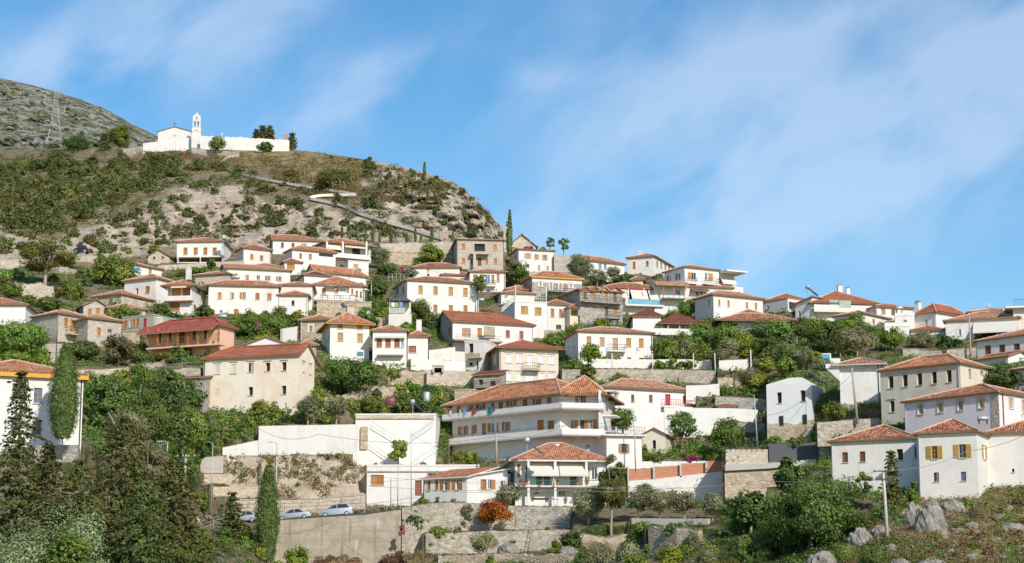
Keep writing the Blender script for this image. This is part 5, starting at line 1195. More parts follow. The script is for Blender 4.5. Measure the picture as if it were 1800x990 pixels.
# relief
u,v = GX / 26.0,GY / 17.0
rel = (fbm(u,v,6,3,True) - 0.55)
rel2 = (fbm(GX / 9.0,GY / 7.0,5,9,True) - 0.55)
ledge = (fbm(GX / 60.0,GY / 7.0 + GX / 90.0,4,23,True) - 0.6)
gul = (fbm(GX / 34.0 + GY / 120.0,GY / 110.0,4,21,True) - 0.6)
amp = 0.25 + 3.0 * hill + 6.5 * np.maximum(mcliff,mleft) + 8.0 * mcrest + 1.6 * mbank + 3.0 * mout
PATH = [[(384,293.6),(402,301),(427,310),(460,317.6),(495.5,324),(520.7,329),(553.5,334),(589,339),(626.8,345.4)],
  [(626,346),(563.6,347),(541,351.7),(566,356.5),(604,365),(629,378),(649.5,384),(683,395.4),(718.7,404.5),(751.5,415.6),(777,423)],
  [(420,276),(400,280),(384,293.6)]]
mpath = np.zeros(GX.shape)
for line in PATH:
 for (x0,y0),(x1,y1) in zip(line,line[1:]):
  dx,dy = x1 - x0,y1 - y0;t = np.clip(((GX - x0) * dx + (GY - y0) * dy) / (dx * dx + dy * dy),0,1)
  mpath = np.maximum(mpath,np.clip(1.6 - np.hypot(GX - x0 - t * dx,GY - y0 - t * dy) / 7.0,0,1))
mfree = 1 - .93 * mpath
amp = amp * mfree
GD = GD + amp * rel + mfree * (0.1 + 0.5 * hill + 2.4 * np.maximum(np.maximum(mcliff,mcrest),mleft) + .4 * mbank + .5 * mrocks + 1.2 * mout) * rel2 + (4.5 * mcliff * gul + 3.0 * mcliff * ledge) * mfree
GD = GD + 0.35 * (fbm(GX / 14.0,GY / 9.0,4,31) - 0.5) * (1 - hill)
# keep the ground behind the houses' front walls (it only steps forward below them)
for w in WALLS:
 P = w['p']
 xs = [q[0] for q in P]
 w['Dp'] = [w['D'] if w['D'] else float(D0(q[0],q[2])[0]) for q in P]
 if not w['step']: continue
 cols = np.where((gx >= xs[0] - 4) & (gx <= xs[-1] + 4))[0]
 for c in cols:
  yt,yb,dw = np.interp(gx[c],xs,[q[1] for q in P]),np.interp(gx[c],xs,[q[2] for q in P]),np.interp(gx[c],xs,w['Dp'])
  y = GY[:,c]
  k = (y >= yt - 1) & (y <= yb)
  GD[k,c] = dw + 0.3 + .2 * (yb - y[k]) / max(1,yb - yt)
  k = (y > yb);GD[k,c] = np.minimum(GD[k,c],dw - 0.1 - 0.02 * (y[k] - yb))
  k = (y < yt - 1);GD[k,c] = np.maximum(GD[k,c],dw + 0.5 + w['ter'])
# the ground starts at each house's front wall and never comes through it
def pix(P,z):
 w = P.y * math.cos(PITCH) + z * math.sin(PITCH)
 return CX + FPX * P.x / w,CY - FPX * (-P.y * math.sin(PITCH) + z * math.cos(PITCH)) / w
def facade_D(h,px):
 a,b = (pix(h['A'],h['zg'])[0],pix(h['B'],h['zg'])[0])
 f = (px - a) / (b - a);Da,Db = h['A'].y,h['B'].y
 return 1 / (1 / Da + (1 / Db - 1 / Da) * f)
for ps in (0,1):
 for h in HOUSES:
  (xa,ya),(xb,yb_) = pix(h['A'],h['zg']),pix(h['B'],h['zg']);ta,tb = pix(h['A'],h['A'].z)[1],pix(h['B'],h['B'].z)[1]
  tx = h['k'].get('tx',(min(xa,xb),max(xa,xb)))
  for c in np.where((gx >= tx[0] - 3) & (gx <= tx[1] + 3))[0]:
   f = min(1,max(0,(gx[c] - xa) / (xb - xa)));base = ya + (yb_ - ya) * f;base = max(base,h['yb'] - 4) if h['k'].get('flatbase') else base
   topy = ta + (tb - ta) * f;df = facade_D(h,gx[c]);y = GY[:,c]
   if ps == 0:
    k = (y > base) & (y < base + 30);GD[k,c] = np.minimum(GD[k,c],df - .02)
   else:
    k = (y > topy) & (y <= base);GD[k,c] = np.maximum(GD[k,c],df + .25)
for i,h in enumerate(HOUSES):
 for g in HOUSES:
  x0,x1 = max(h['xl'],g['xl']),min(h['xr'],g['xr'])
  if x1 - x0 > 5 and g['yb'] > h['yb'] + 3:
   xm = (x0 + x1) / 2
   if facade_D(g,xm) > facade_D(h,xm): print('CONFLICT below',g['label'][:40],round(facade_D(g,xm)),'> above',h['label'][:40],round(facade_D(h,xm)))
# the distance only grows upwards in the picture (no floating overhangs outside the cliffs)
mono = GD.copy()
for r in range(NR - 2,-1,-1): mono[r] = np.maximum(mono[r],mono[r + 1] + 0.015)
kk = np.clip(np.maximum.reduce([mcliff,mcrest,mleft,mout]),0,1)
GD = mono * (1 - kk) + np.maximum(GD,mono - 3.5) * kk
def ground_D(px,py):
 c = np.clip((px - gx[0]) / (gx[1] - gx[0]),0,NX - 1.001);i = int(c);f = c - i
 out = 0
 for j,w in ((i,1 - f),(i + 1,f)):
  out += w * np.interp(py,GY[:,j],GD[:,j])
 return float(out)
def ground(px,py):
 py = max(py,float(skyline(px)) + 0.3)
 return at(px,py,ground_D(px,py))
def build_terrain():
 c,s = math.cos(PITCH),math.sin(PITCH)
 a,b = (GX - CX) / FPX,(CY - GY) / FPX
 dx,dy,dz = a,c - b * s,s + b * c
 X,Y,Z = dx / dy * GD,GD,dz / dy * GD
 rows = [(X[0] * 1.6,Y[0] * 1.9,Z[0] - 120),(X[0] * 1.12,Y[0] + 70,Z[0] - 14),(X[0] * 1.03,Y[0] + 16,Z[0] - 2.2),(X[0],Y[0] + 4,Z[0] - .25)]
 XX = np.vstack([r[0][None] for r in rows] + [X]);YY = np.vstack([r[1][None] for r in rows] + [Y]);ZZ = np.vstack([r[2][None] for r in rows] + [Z])
 last = (XX[-1],YY[-1],ZZ[-1])
 for yy,sx in ((30,1.3),(0,2.0),(-120,4.0)):
  XX = np.vstack([XX,(last[0] * sx)[None]]);YY = np.vstack([YY,np.full((1,NX),yy)]);ZZ = np.vstack([ZZ,np.full((1,NX),-9.0)])
 n = XX.shape[0]
 co = np.stack([XX,YY,ZZ],-1).reshape(-1,3)
 idx = np.arange(n * NX).reshape(n,NX)
 f = np.stack([idx[1:,:-1],idx[1:,1:],idx[:-1,1:],idx[:-1,:-1]],-1).reshape(-1,4)
 me = bpy.data.meshes.new('hillside')
 me.vertices.add(len(co));me.vertices.foreach_set('co',co.ravel())
 me.loops.add(f.size);me.loops.foreach_set('vertex_index',f.ravel().astype(np.int32))
 me.polygons.add(len(f));me.polygons.foreach_set('loop_start',np.arange(0,f.size,4,dtype=np.int32));me.polygons.foreach_set('loop_total',np.full(len(f),4,np.int32))
 me.update()
 rockm = np.clip(np.maximum.reduce([mcliff * .80,mleft * .9,mcrest * .85,mbank * .85,mrocks * .35,mout]) + 0.26 * hill * (1 - mcliff),0,1)
 valley = soft([(1280,900),(1500,900),(1560,1010),(1240,1010)],30)
 greenm = np.clip(0.36 * hill * (1 - mcliff) + 0.45 * (1 - hill) - .3 * mrocks - .4 * mbank + .3 * valley,0,1)
 dry = np.clip(soft([(420,265),(700,280),(760,320),(640,345),(520,300)],20) * .8 + mrocks * .9 + .38 * hill * (1 - mcliff) + soft([(640,940),(740,970),(740,1000),(500,1000)],20),0,1)
 for nm,arr in (('rockiness',rockm),('greenness',greenm),('dryness',dry)):
  full = np.vstack([np.repeat(arr[:1],4,0),arr,np.repeat(arr[-1:],3,0)]).astype(np.float32)
  at_ = me.attributes.new(nm,'FLOAT','POINT');at_.data.foreach_set('value',full.ravel())
 m,nn,L,b_,o_ = newmat('earth')
 tc = nn.new('ShaderNodeTexCoord');V = tc.outputs['Object']
 def A(nm): 
  x = nn.new('ShaderNodeAttribute');x.attribute_name = nm;return x.outputs['Fac']
 def M(op,a,bb):
  x = N(nn,'ShaderNodeMath',operation=op,use_clamp=False)
  for i,q in enumerate((a,bb)):
   if isinstance(q,(int,float)): x.inputs[i].default_value = q
   else: L(q,x.inputs[i])
  return x.outputs[0]
 n_big,n_mid,n_fine = noise(nn,L,V,.05,6,.6),noise(nn,L,V,.35,6,.65),noise(nn,L,V,1.6,5,.6)
 soil = ramp(nn,L,n_mid,[(.3,(.17,.125,.075)),(.55,(.27,.215,.14)),(.75,(.36,.30,.21))])
 grass = ramp(nn,L,n_fine,[(.3,(.25,.19,.085)),(.7,(.36,.285,.14))])
 green = ramp(nn,L,n_fine,[(.25,(.035,.05,.018)),(.6,(.075,.095,.03)),(.8,(.13,.14,.05))])
 rock = ramp(nn,L,noise(nn,L,V,.22,9,.7,.5),[(.28,(.27,.215,.16)),(.45,(.46,.375,.28)),(.58,(.56,.47,.36)),(.8,(.60,.53,.43))])
 st = ramp(nn,L,noise(nn,L,mapping(nn,L,V,(.25,.25,.045)),1.0,6,.65),[(.5,0.0),(.7,.55)])
 rock = mixc(nn,L,st,rock,(.36,.31,.26))
 c_ = mixc(nn,L,ramp(nn,L,M('ADD',A('dryness'),M('MULTIPLY',M('SUBTRACT',n_mid,.5),1.4)),[(.35,0.0),(.6,1.0)]),soil,grass)
 c_ = mixc(nn,L,ramp(nn,L,M('ADD',A('greenness'),M('MULTIPLY',M('SUBTRACT',n_mid,.5),2.2)),[(.42,0.0),(.6,1.0)]),c_,green)
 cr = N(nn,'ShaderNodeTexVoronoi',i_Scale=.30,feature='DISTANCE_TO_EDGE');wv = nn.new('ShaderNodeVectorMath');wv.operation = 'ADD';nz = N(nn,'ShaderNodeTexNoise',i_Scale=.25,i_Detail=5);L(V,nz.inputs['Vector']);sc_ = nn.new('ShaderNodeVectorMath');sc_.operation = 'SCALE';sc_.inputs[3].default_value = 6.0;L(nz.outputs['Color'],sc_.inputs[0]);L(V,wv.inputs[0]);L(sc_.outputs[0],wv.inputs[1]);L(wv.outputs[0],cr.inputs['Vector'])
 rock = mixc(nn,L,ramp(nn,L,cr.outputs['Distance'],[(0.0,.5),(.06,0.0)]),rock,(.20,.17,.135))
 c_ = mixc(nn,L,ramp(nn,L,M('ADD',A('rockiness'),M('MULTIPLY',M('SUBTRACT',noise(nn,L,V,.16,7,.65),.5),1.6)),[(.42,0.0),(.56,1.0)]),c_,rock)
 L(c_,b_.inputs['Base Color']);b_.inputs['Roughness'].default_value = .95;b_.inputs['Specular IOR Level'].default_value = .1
 bump(nn,L,b_,noise(nn,L,V,.6,8,.7),.9,.6)
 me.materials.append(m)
 ob = bpy.data.objects.new('hillside',me);COL.objects.link(ob);ob['kind'] = 'structure'
 return ob
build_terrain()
def build_mountain():
 sp = [(-700,20),(-300,70),(0,137),(60,150),(130,171),(180,189),(240,222),(280,241),(340,268),(480,330)]
 nx,nr = 240,90
 x = np.linspace(-700,480,nx);t = np.linspace(0,1,nr)
 X = np.repeat(x[None],nr,0);sk = np.interp(x,[p[0] for p in sp],[p[1] for p in sp])
 sk = sk + 3.0 * (fbm(x / 18.0,x * 0 + 1.3,4,50) - .5)
 Y = sk[None] + (420 - sk[None]) * t[:,None]
 D = 1500 - 560 * ((Y - sk[None]) / (420 - sk[None])) ** .8 - (X - 200) * .12 + 26 * (fbm(X / 30,Y / 22,6,61,True) - .5) + 26 * (fbm(X / 8,Y / 9,4,71,True) - .5)
 c,s = math.cos(PITCH),math.sin(PITCH);a,b = (X - CX) / FPX,(CY - Y) / FPX
 dy = c - b * s
 PX,PY,PZ = a / dy * D,D,(s + b * c) / dy * D
 PX = np.vstack([PX[:1],PX]);PY = np.vstack([PY[:1] + 500,PY]);PZ = np.vstack([PZ[:1] - 160,PZ])
 co = np.stack([PX,PY,PZ],-1).reshape(-1,3);n = PX.shape[0];idx = np.arange(n * nx).reshape(n,nx)
 f = np.stack([idx[1:,:-1],idx[1:,1:],idx[:-1,1:],idx[:-1,:-1]],-1).reshape(-1,4)
 me = bpy.data.meshes.new('mountain');me.from_pydata(co.tolist(),[],f.tolist())
 m,nn,L,b_,o_ = newmat('mountain')
 tc = nn.new('ShaderNodeTexCoord');V = tc.outputs['Object']
 rock = ramp(nn,L,noise(nn,L,V,.13,8,.75),[(.32,(.22,.21,.175)),(.5,(.40,.38,.335)),(.66,(.56,.54,.49))])
 dryg = ramp(nn,L,noise(nn,L,V,.03,6,.6),[(.3,(.15,.155,.07)),(.7,(.27,.26,.14))])
 c_ = mixc(nn,L,ramp(nn,L,noise(nn,L,V,.07,8,.72),[(.47,0.0),(.55,1.0)]),dryg,rock)
 sh = ramp(nn,L,noise(nn,L,mapping(nn,L,V,(1,1,1.4)),.12,5,.6),[(.53,0.0),(.58,1.0)])
 c_ = mixc(nn,L,sh,c_,(.05,.072,.035))
 L(c_,b_.inputs['Base Color']);b_.inputs['Roughness'].default_value = 1;b_.inputs['Specular IOR Level'].default_value = .05
 bump(nn,L,b_,noise(nn,L,V,.08,8,.75),1.0,6.0)
 me.materials.append(m)
 o = bpy.data.objects.new('mountain',me);COL.objects.link(o);o['kind'] = 'structure'
build_mountain()
# ------------------------------------------------------------------ the walls as things
def build_wall(w):
 P = w['p'];rnd = random.Random(hash(w['label']) & 0xffff if False else len(w['label']) * 7 + int(P[0][0]))
 bot,top = [],[]
 for (x,yt,yb),D in zip(P,w['Dp']):
  p = at(x,yb,D);bot.append(Vector((p.x,p.y,p.z - (0.05 if w['cat'] == 'kerb' else 1.2))));top.append(Vector((p.x,p.y,z_at(x,yt,p))))
 if w['rough']:
  b2,t2 = [bot[0]],[top[0]]
  for i in range(len(bot) - 1):
   n = max(2,int((bot[i + 1] - bot[i]).length / .4))
   for k in range(1,n + 1):
    f = k / n;b2.append(bot[i].lerp(bot[i + 1],f));t = top[i].lerp(top[i + 1],f);t.z += (rnd.random() - .6) * w['rough'] * 1.1 + .5 * w['rough'] * (vnoise(np.array([t.x * .45]),np.array([1.7]),5)[0] - .5) * 2;t2.append(t)
  bot,top = b2,t2
 o0 = (bot[0] + bot[-1]) / 2
 d = (bot[-1] - bot[0]);ang = math.atan2(d.y,d.x);n_ = Vector((-math.sin(ang),math.cos(ang),0)) * w['th']
 T = (Matrix.Translation((o0.x,o0.y,min(q.z for q in bot) + 1.2)) @ Matrix.Rotation(ang,4,'Z'));Ti = T.inverted()
 mb = MB();nl = Ti.to_3x3() @ n_
 B = [Ti @ q for q in bot];Tt = [Ti @ q for q in top];m = len(B)
 for i in range(m - 1):
  mb.poly([B[i],B[i + 1],Tt[i + 1],Tt[i]]);mb.poly([Tt[i],Tt[i + 1],Tt[i + 1] + nl,Tt[i] + nl]);mb.poly([B[i + 1] + nl,B[i] + nl,Tt[i] + nl,Tt[i + 1] + nl])
 mb.poly([B[0] + nl,B[0],Tt[0],Tt[0] + nl]);mb.poly([B[-1],B[-1] + nl,Tt[-1] + nl,Tt[-1]])
 o = mb.build(w['name'],MAT[w['mat']])
 o.matrix_world = T
 tag(o,w['label'],w['cat'],w['group'])
 return o
for w in WALLS: w['obj'] = build_wall(w)
for h in HOUSES: build_house(h)
def join(child,parent):
 Mc = Matrix.Translation(child['root'].location) @ Matrix.Rotation(child['yaw'],4,'Z');Mp = Matrix.Translation(parent['root'].location) @ Matrix.Rotation(parent['yaw'],4,'Z')
 M_ = Mp.inverted() @ Mc
 for o in [q for q in COL.objects if q.parent == child['root']]: o.parent = parent['root'];o.matrix_local = M_ @ o.matrix_local
 bpy.data.objects.remove(child['root']);child['root'] = parent['root']
# ------------------------------------------------------------------ plants
m_leaf('leaf_dark',(0.050,0.086,0.025),(0.112,0.167,0.039),(0.209,0.272,0.062))
m_leaf('leaf_mid',(0.086,0.135,0.028),(0.176,0.254,0.047),(0.327,0.400,0.084))
m_leaf('leaf_lime',(0.109,0.145,0.021),(0.220,0.272,0.037),(0.369,0.400,0.070))
m_leaf('leaf_olive',(0.109,0.127,0.059),(0.230,0.243,0.116),(0.447,0.428,0.237),0.15)
m_leaf('leaf_conifer',(0.051,0.072,0.023),(0.127,0.138,0.037),(0.231,0.214,0.055),0.12)
m_leaf('leaf_cypress',(0.060,0.112,0.034),(0.150,0.216,0.056),(0.302,0.338,0.089),0.1)
m_leaf('leaf_yellow',(0.077,0.088,0.017),(0.165,0.165,0.033),(0.297,0.264,0.088))
m_leaf('leaf_cream',(0.050,0.070,0.018),(0.200,0.190,0.075),(0.420,0.370,0.190))
m_leaf('leaf_scrub',(0.052,0.073,0.020),(0.115,0.135,0.037),(0.215,0.214,0.066),0.12)
m_leaf('leaf_silver',(0.113,0.144,0.053),(0.266,0.304,0.144),(0.501,0.525,0.334),0.2)
m_leaf('leaf_orange',(0.110,0.035,0.006),(0.400,0.095,0.010),(0.560,0.190,0.020),.2,.01,.1)
m_leaf('leaf_magenta',(0.160,0.015,0.070),(0.340,0.030,0.150),(0.480,0.090,0.260),.2,.01,.1)
m_leaf('leaf_pink',(0.200,0.060,0.080),(0.420,0.150,0.190),(0.560,0.300,0.330),.2,.01,.1)
m_leaf('leaf_dry',(0.190,0.140,0.060),(0.300,0.230,0.110),(0.400,0.320,0.180),.2,.02,.15)
m_leaf('leaf_rust',(0.130,0.080,0.040),(0.210,0.140,0.070),(0.300,0.220,0.120),.2,.02,.15)
m_leaf('leaf_banana',(0.050,0.090,0.020),(0.110,0.170,0.040),(0.180,0.240,0.070),.35)
def leaf_mesh(name,pos,nrm,size,tint,mat,aspect=0.6,rs=None):
 size = np.asarray(size)[:,None] if hasattr(size,'__len__') else size
 n = len(pos)
 up = rs.normal(size=(n,3));nrm = nrm / (np.linalg.norm(nrm,axis=1)[:,None] + 1e-9)
 a = np.cross(nrm,up);a /= (np.linalg.norm(a,axis=1)[:,None] + 1e-9);b = np.cross(nrm,a)
 s = size * (0.65 + 0.7 * rs.random(n))[:,None] * .5
 a = a * s;b = b * s * aspect
 fold = nrm * s * 0.25
 co = np.stack([pos - a,pos - b * 1.0 + fold * 0,pos + a,pos + b + fold],1).reshape(-1,3)
 me = bpy.data.meshes.new(name)
 me.vertices.add(n * 4);me.vertices.foreach_set('co',co.astype(np.float32).ravel())
 me.loops.add(n * 4);me.loops.foreach_set('vertex_index',np.arange(n * 4,dtype=np.int32))
 me.polygons.add(n);me.polygons.foreach_set('loop_start',np.arange(0,n * 4,4,dtype=np.int32));me.polygons.foreach_set('loop_total',np.full(n,4,np.int32))
 me.update()
 at_ = me.attributes.new('tint','FLOAT','POINT');at_.data.foreach_set('value',np.repeat(np.clip(tint,0,1),4).astype(np.float32))
 me.materials.append(MAT[mat])
 return me
def unit(rs,n):
 v = rs.normal(size=(n,3));return v / np.linalg.norm(v,axis=1)[:,None]
def spread_leaves(rs,C,rc,per,tintc,W,Hc,cen,flat=.8,upb=.25,outb=.5):
 """leaves round clump centres C (n,3) with radii rc"""
 k = rs.integers(0,len(C),per)
 d = unit(rs,per);d[:,2] *= flat
 r = rc[k] * (0.35 + 0.65 * rs.random(per) ** .6)
 p = C[k] + d * r[:,None]
 out = (p - cen) / np.array([W / 2,W / 2,Hc / 2]);out /= (np.linalg.norm(out,axis=1)[:,None] + 1e-6)
 nr = d * .55 + out * outb + rs.normal(size=(per,3)) * .45;nr[:,2] += upb
 return p,nr,tintc[k] * .62 + rs.random(per) * .38
def crown_points(kind,W,Hc,leaf,seed):
 rs = np.random.default_rng(seed)
 area = W * Hc * 3.1
 if kind in ('round','olive','bush','airy','fig'):
  dens = {'round': 2.3,'olive': 2.4,'bush': 2.2,'airy': 1.3,'fig': 2.0}[kind]
  n = int(min(24000,max(260,dens * area / leaf ** 2 * 2.6)))
  rcl = {'round': .17,'olive': .15,'bush': .20,'airy': .13,'fig': .15}[kind] * min(W,Hc * 1.3)
  m = int(max(9,{'round': 46,'olive': 52,'bush': 30,'airy': 40,'fig': 50}[kind] * (1 if W > 2.5 else .6)))
  d = unit(rs,m * 3)
  if kind == 'bush': d[:,2] = np.abs(d[:,2]) * 1.0
  lump = 0.72 + 0.38 * np.array([vnoise(np.array([q[0] * 2.1 + seed]),np.array([q[1] * 2.1 + q[2] * 1.7]),seed)[0] for q in d])
  r = lump * (0.55 + 0.45 * rs.random(len(d)) ** .5)
  C = d * r[:,None]
  if kind == 'bush': C = C * np.array([W / 2 - rcl * .6,W / 2 - rcl * .6,Hc - rcl]);cen = np.array([0,0,Hc * .25])
  else: C = C * np.array([W / 2 - rcl * .6,W / 2 - rcl * .6,Hc / 2 - rcl * .5]);C[:,2] += Hc / 2;cen = np.array([0,0,Hc * .45])
  if kind == 'airy': C = C[(C[:,2] > Hc * .25)]
  C = C[:m]
  rc = rcl * (0.6 + 0.8 * rs.random(len(C)))
  p,nr,t = spread_leaves(rs,C,rc,n,rs.random(len(C)),W,Hc,cen)
  if kind in ('bush','fig','round'):
   nc = n // 6;d2 = unit(rs,nc)
   if kind == 'bush': d2[:,2] = np.abs(d2[:,2])
   k2 = rs.integers(0,len(C),nc);P2 = cen + (C[k2] - cen) * (.55 + .4 * rs.random((nc,1)))
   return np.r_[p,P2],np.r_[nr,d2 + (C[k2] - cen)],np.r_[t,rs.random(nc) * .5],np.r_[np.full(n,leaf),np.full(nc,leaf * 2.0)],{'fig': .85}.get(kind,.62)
  return p,nr,t,leaf,{'olive': .38,'fig': .85}.get(kind,.62)
 if kind == 'conifer':
  n = int(min(26000,max(1200,6.5 * area * .6 / leaf ** 2)))
  C,rc = [],[]
  z = 0.02 * Hc
  while z < Hc * .985:
   f = z / Hc;R_ = W / 2 * (1 - f) ** .62 * (0.8 + .35 * rs.random()) + .12
   nb = max(3,int(4 + 4 * (1 - f)))
   for j in range(nb):
    an = rs.random() * 6.283;L = R_ * (0.55 + .6 * rs.random())
    st = max(2,int(L / (leaf * 2.2)))
    for q in range(1,st + 1):
     g = q / st
     C.append((math.cos(an) * L * g,math.sin(an) * L * g,z + L * (.10 * g - .30 * g * g)));rc.append(leaf * (1.0 + 1.0 * (1 - g)) * (.7 + .5 * rs.random()))
   z += max(Hc * .05,.38) * (.7 + .6 * rs.random())
  C,rc = np.array(C),np.array(rc)
  p,nr,t = spread_leaves(rs,C,rc,n,rs.random(len(C)),W,Hc,np.array([0,0,Hc * .3]),.38,.9,.3)
  nc = n // 9;f2 = rs.random(nc) ** 1.4 * .97;a2 = rs.random(nc) * 6.283
  r2 = W / 2 * (1 - f2) ** .62 * .66 * rs.random(nc) ** .5 * (.8 + .4 * vnoise(f2 * 14,a2 * 1.5,seed))
  P2 = np.c_[np.cos(a2) * r2,np.sin(a2) * r2,f2 * Hc];N2 = np.c_[np.cos(a2),np.sin(a2),a2 * 0 + .5] + rs.normal(size=(nc,3)) * .5
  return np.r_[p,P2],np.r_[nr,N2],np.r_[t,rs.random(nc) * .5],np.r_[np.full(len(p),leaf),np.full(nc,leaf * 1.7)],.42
 if kind == 'cypress':
  n = int(min(17000,max(700,8.0 * area / leaf ** 2)))
  m = int(max(60,n / 34))
  f = rs.random(m) ** .9;an = rs.random(m) * 6.283
  pr = np.where(f < .34,.50 + .50 * np.sin(f / .34 * 1.57),np.cos((f - .34) / .66 * 1.50) ** .70)
  rr = W / 2 * pr * (0.72 + .28 * rs.random(m)) * (0.85 + .3 * vnoise(f * 9 + seed,an * 1.3,seed))
  C = np.c_[np.cos(an) * rr,np.sin(an) * rr,f * Hc * .97]
  rc = W * .13 * (.6 + .6 * rs.random(m)) * (.3 + .7 * pr)
  p,nr,t = spread_leaves(rs,C,rc,n,rs.random(m),W,Hc,np.array([0,0,Hc * .4]),1.9,.1,.6)
  nc = n // 3;f2 = rs.random(nc);a2 = rs.random(nc) * 6.283      # the dense heart behind the outer sprays
  p2 = np.where(f2 < .34,.50 + .50 * np.sin(f2 / .34 * 1.57),np.cos((f2 - .34) / .66 * 1.50) ** .70) * W / 2 * .78
  P2 = np.c_[np.cos(a2) * p2,np.sin(a2) * p2,f2 * Hc * .96];N2 = np.c_[np.cos(a2),np.sin(a2),a2 * 0 + .1] + rs.normal(size=(nc,3)) * .25
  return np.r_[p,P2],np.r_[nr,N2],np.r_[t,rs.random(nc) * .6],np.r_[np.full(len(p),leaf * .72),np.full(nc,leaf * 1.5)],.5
CROWNS = {}
def crown_mesh(kind,mat,W,Hc,leaf,var):
 bw = round(math.log(W) / .30);bh = round(math.log(max(Hc,.2) / W) / .30);bl = round(math.log(leaf) / .28)
 key = (kind,mat,bw,bh,bl,var)
 if key not in CROWNS:
  w0 = math.exp(bw * .30);h0 = w0 * math.exp(bh * .30);l0 = math.exp(bl * .28)
  p,nr,t,s,asp = crown_points(kind,w0,h0,l0,abs(hash((bw,bh,bl,var,len(kind) * 7 + len(mat)))) % 100000)
  CROWNS[key] = (leaf_mesh('crown',p,nr,s,t,mat,asp,np.random.default_rng(var + 5)),w0,h0)
 return CROWNS[key]
TRUNKS = {}
def trunk_mesh(kind,var,mat):
 key = (kind,var,mat)
 if key not in TRUNKS:
  rnd = random.Random(var * 31 + len(kind));mb = MB()
  if kind in ('conifer','cypress'):
   mb.tube([(0,0,-.12),(0,0,.25),(.005,0,.6),(0,0,.97)],[.026,.02,.013,.002],7)
  else:
   lean = (rnd.random() - .5) * .10
   tp = (lean,(rnd.random() - .5) * .05,.46)
   mb.tube([(0,0,-.15),(lean * .25,0,.14),(lean * .7,tp[1] * .5,.3),tp],[.042,.032,.027,.022],8)
   for j in range(6):
    an = j * 1.05 + rnd.random();L = .26 + .14 * rnd.random();b0 = (lean * .8,0,.26 + .2 * rnd.random())
    e = (b0[0] + math.cos(an) * L,b0[1] + math.sin(an) * L,.62 + .28 * rnd.random())
    md = ((b0[0] + e[0]) / 2 + .02 * rnd.random(),(b0[1] + e[1]) / 2,(b0[2] + e[2]) / 2 + .05)
    mb.tube([b0,md,e],[.019,.013,.004],6)
  o = mb.build('trunk',MAT[mat],None,True);me = o.data;bpy.data.objects.remove(o);TRUNKS[key] = me
 return TRUNKS[key]
RT = random.Random(11)
# kind -> crown shape, leaf material, crown start (share of height), leaf scale, trunk material, object name, category
KIND = {'tree': ('round','leaf_mid',.20,1.0,'bark','broadleaf_tree','tree'),'dark': ('round','leaf_dark',.16,1.0,'bark','broadleaf_tree','tree'),
  'lime': ('round','leaf_lime',.18,1.0,'bark','broadleaf_tree','tree'),'olive': ('olive','leaf_olive',.22,.85,'bark_pale','olive_tree','olive tree'),
  'fig': ('fig','leaf_dark',.12,1.35,'bark_pale','fig_tree','fig tree'),'conifer': ('conifer','leaf_conifer',.02,1.25,'bark','conifer_tree','conifer'),
  'cypress': ('cypress','leaf_cypress',.09,.85,'bark','cypress_tree','cypress'),'yellow': ('airy','leaf_yellow',.22,.9,'bark_pale','broadleaf_tree','tree'),
  'lemon': ('round','leaf_lime',.04,.8,'bark','lemon_tree','tree'),'airy': ('airy','leaf_mid',.25,.8,'bark','slender_tree','tree'),'cream': ('round','leaf_cream',.1,.9,'bark','flowering_tree','tree'),'pine': ('round','leaf_lime',.2,.8,'bark','pine_tree','pine'),
  'bush': ('bush','leaf_mid',0,1.0,None,'bush','bush'),'darkbush': ('bush','leaf_dark',0,1.0,None,'bush','bush'),'limebush': ('bush','leaf_lime',0,1.0,None,'bush','bush'),
  'olivebush': ('bush','leaf_olive',0,.8,None,'olive_bush','bush'),'silver': ('bush','leaf_silver',0,.8,None,'olive_bush','bush'),'orange': ('bush','leaf_orange',0,.8,None,'flowering_bush','bush'),'magenta': ('bush','leaf_magenta',0,.8,None,'bougainvillea','flowering shrub'),
  'pink': ('bush','leaf_pink',0,.8,None,'oleander','flowering shrub'),'scrub': ('bush','leaf_scrub',0,1.0,None,'shrub','shrub'),'rust': ('bush','leaf_rust',0,.8,None,'dry_bush','bush'),'yellowbush': ('bush','leaf_yellow',0,.9,None,'bush','bush')}
TREES = []
def T(kind,px,yb,yt,w,label,group=None,D=None,lean=0):
 shape,mat,cb,ls,tm,name,cat = KIND[kind]
 P = ground(px,yb) if D is None else at(px,yb,D)
 Dd = P.y;W = max(.5,w / ppm(Dd));Ht = max(.4,z_at(px,yt,P) - P.z)
 leaf = min(.42,max(.20 if shape != 'conifer' else .15,.00112 * Dd)) * ls
 var = RT.randrange(2)
 rz = RT.random() * 6.28
 if tm is None:
  me,w0,h0 = crown_mesh(shape,mat,W,Ht * 1.05,leaf,var)
  o = bpy.data.objects.new(name,me);COL.objects.link(o)
  o.location = (P.x,P.y + W * .15,P.z - Ht * .08);o.rotation_euler = (0,0,rz);o.scale = (W / w0,W / w0,Ht * 1.08 / h0)
  tag(o,label,cat,group);TREES.append(o);return o
 o = empty(name,(P.x,P.y + min(W * .2,1.0),P.z - .1),rz,label,cat,group)
 Hc = Ht * (1 - cb)
 me,w0,h0 = crown_mesh(shape,mat,W,Hc,leaf,var)
 c = bpy.data.objects.new('crown',me);COL.objects.link(c);c.parent = o;c.location = (0,0,Ht * cb);c.scale = (W / w0,W / w0,Hc / h0)
 t = bpy.data.objects.new('trunk',trunk_mesh(shape if shape in ('conifer','cypress') else 'broad',var,tm));COL.objects.link(t);t.parent = o
 sw = min(Ht,W * 1.1);t.scale = (sw,sw,Ht)
 TREES.append(o);return o
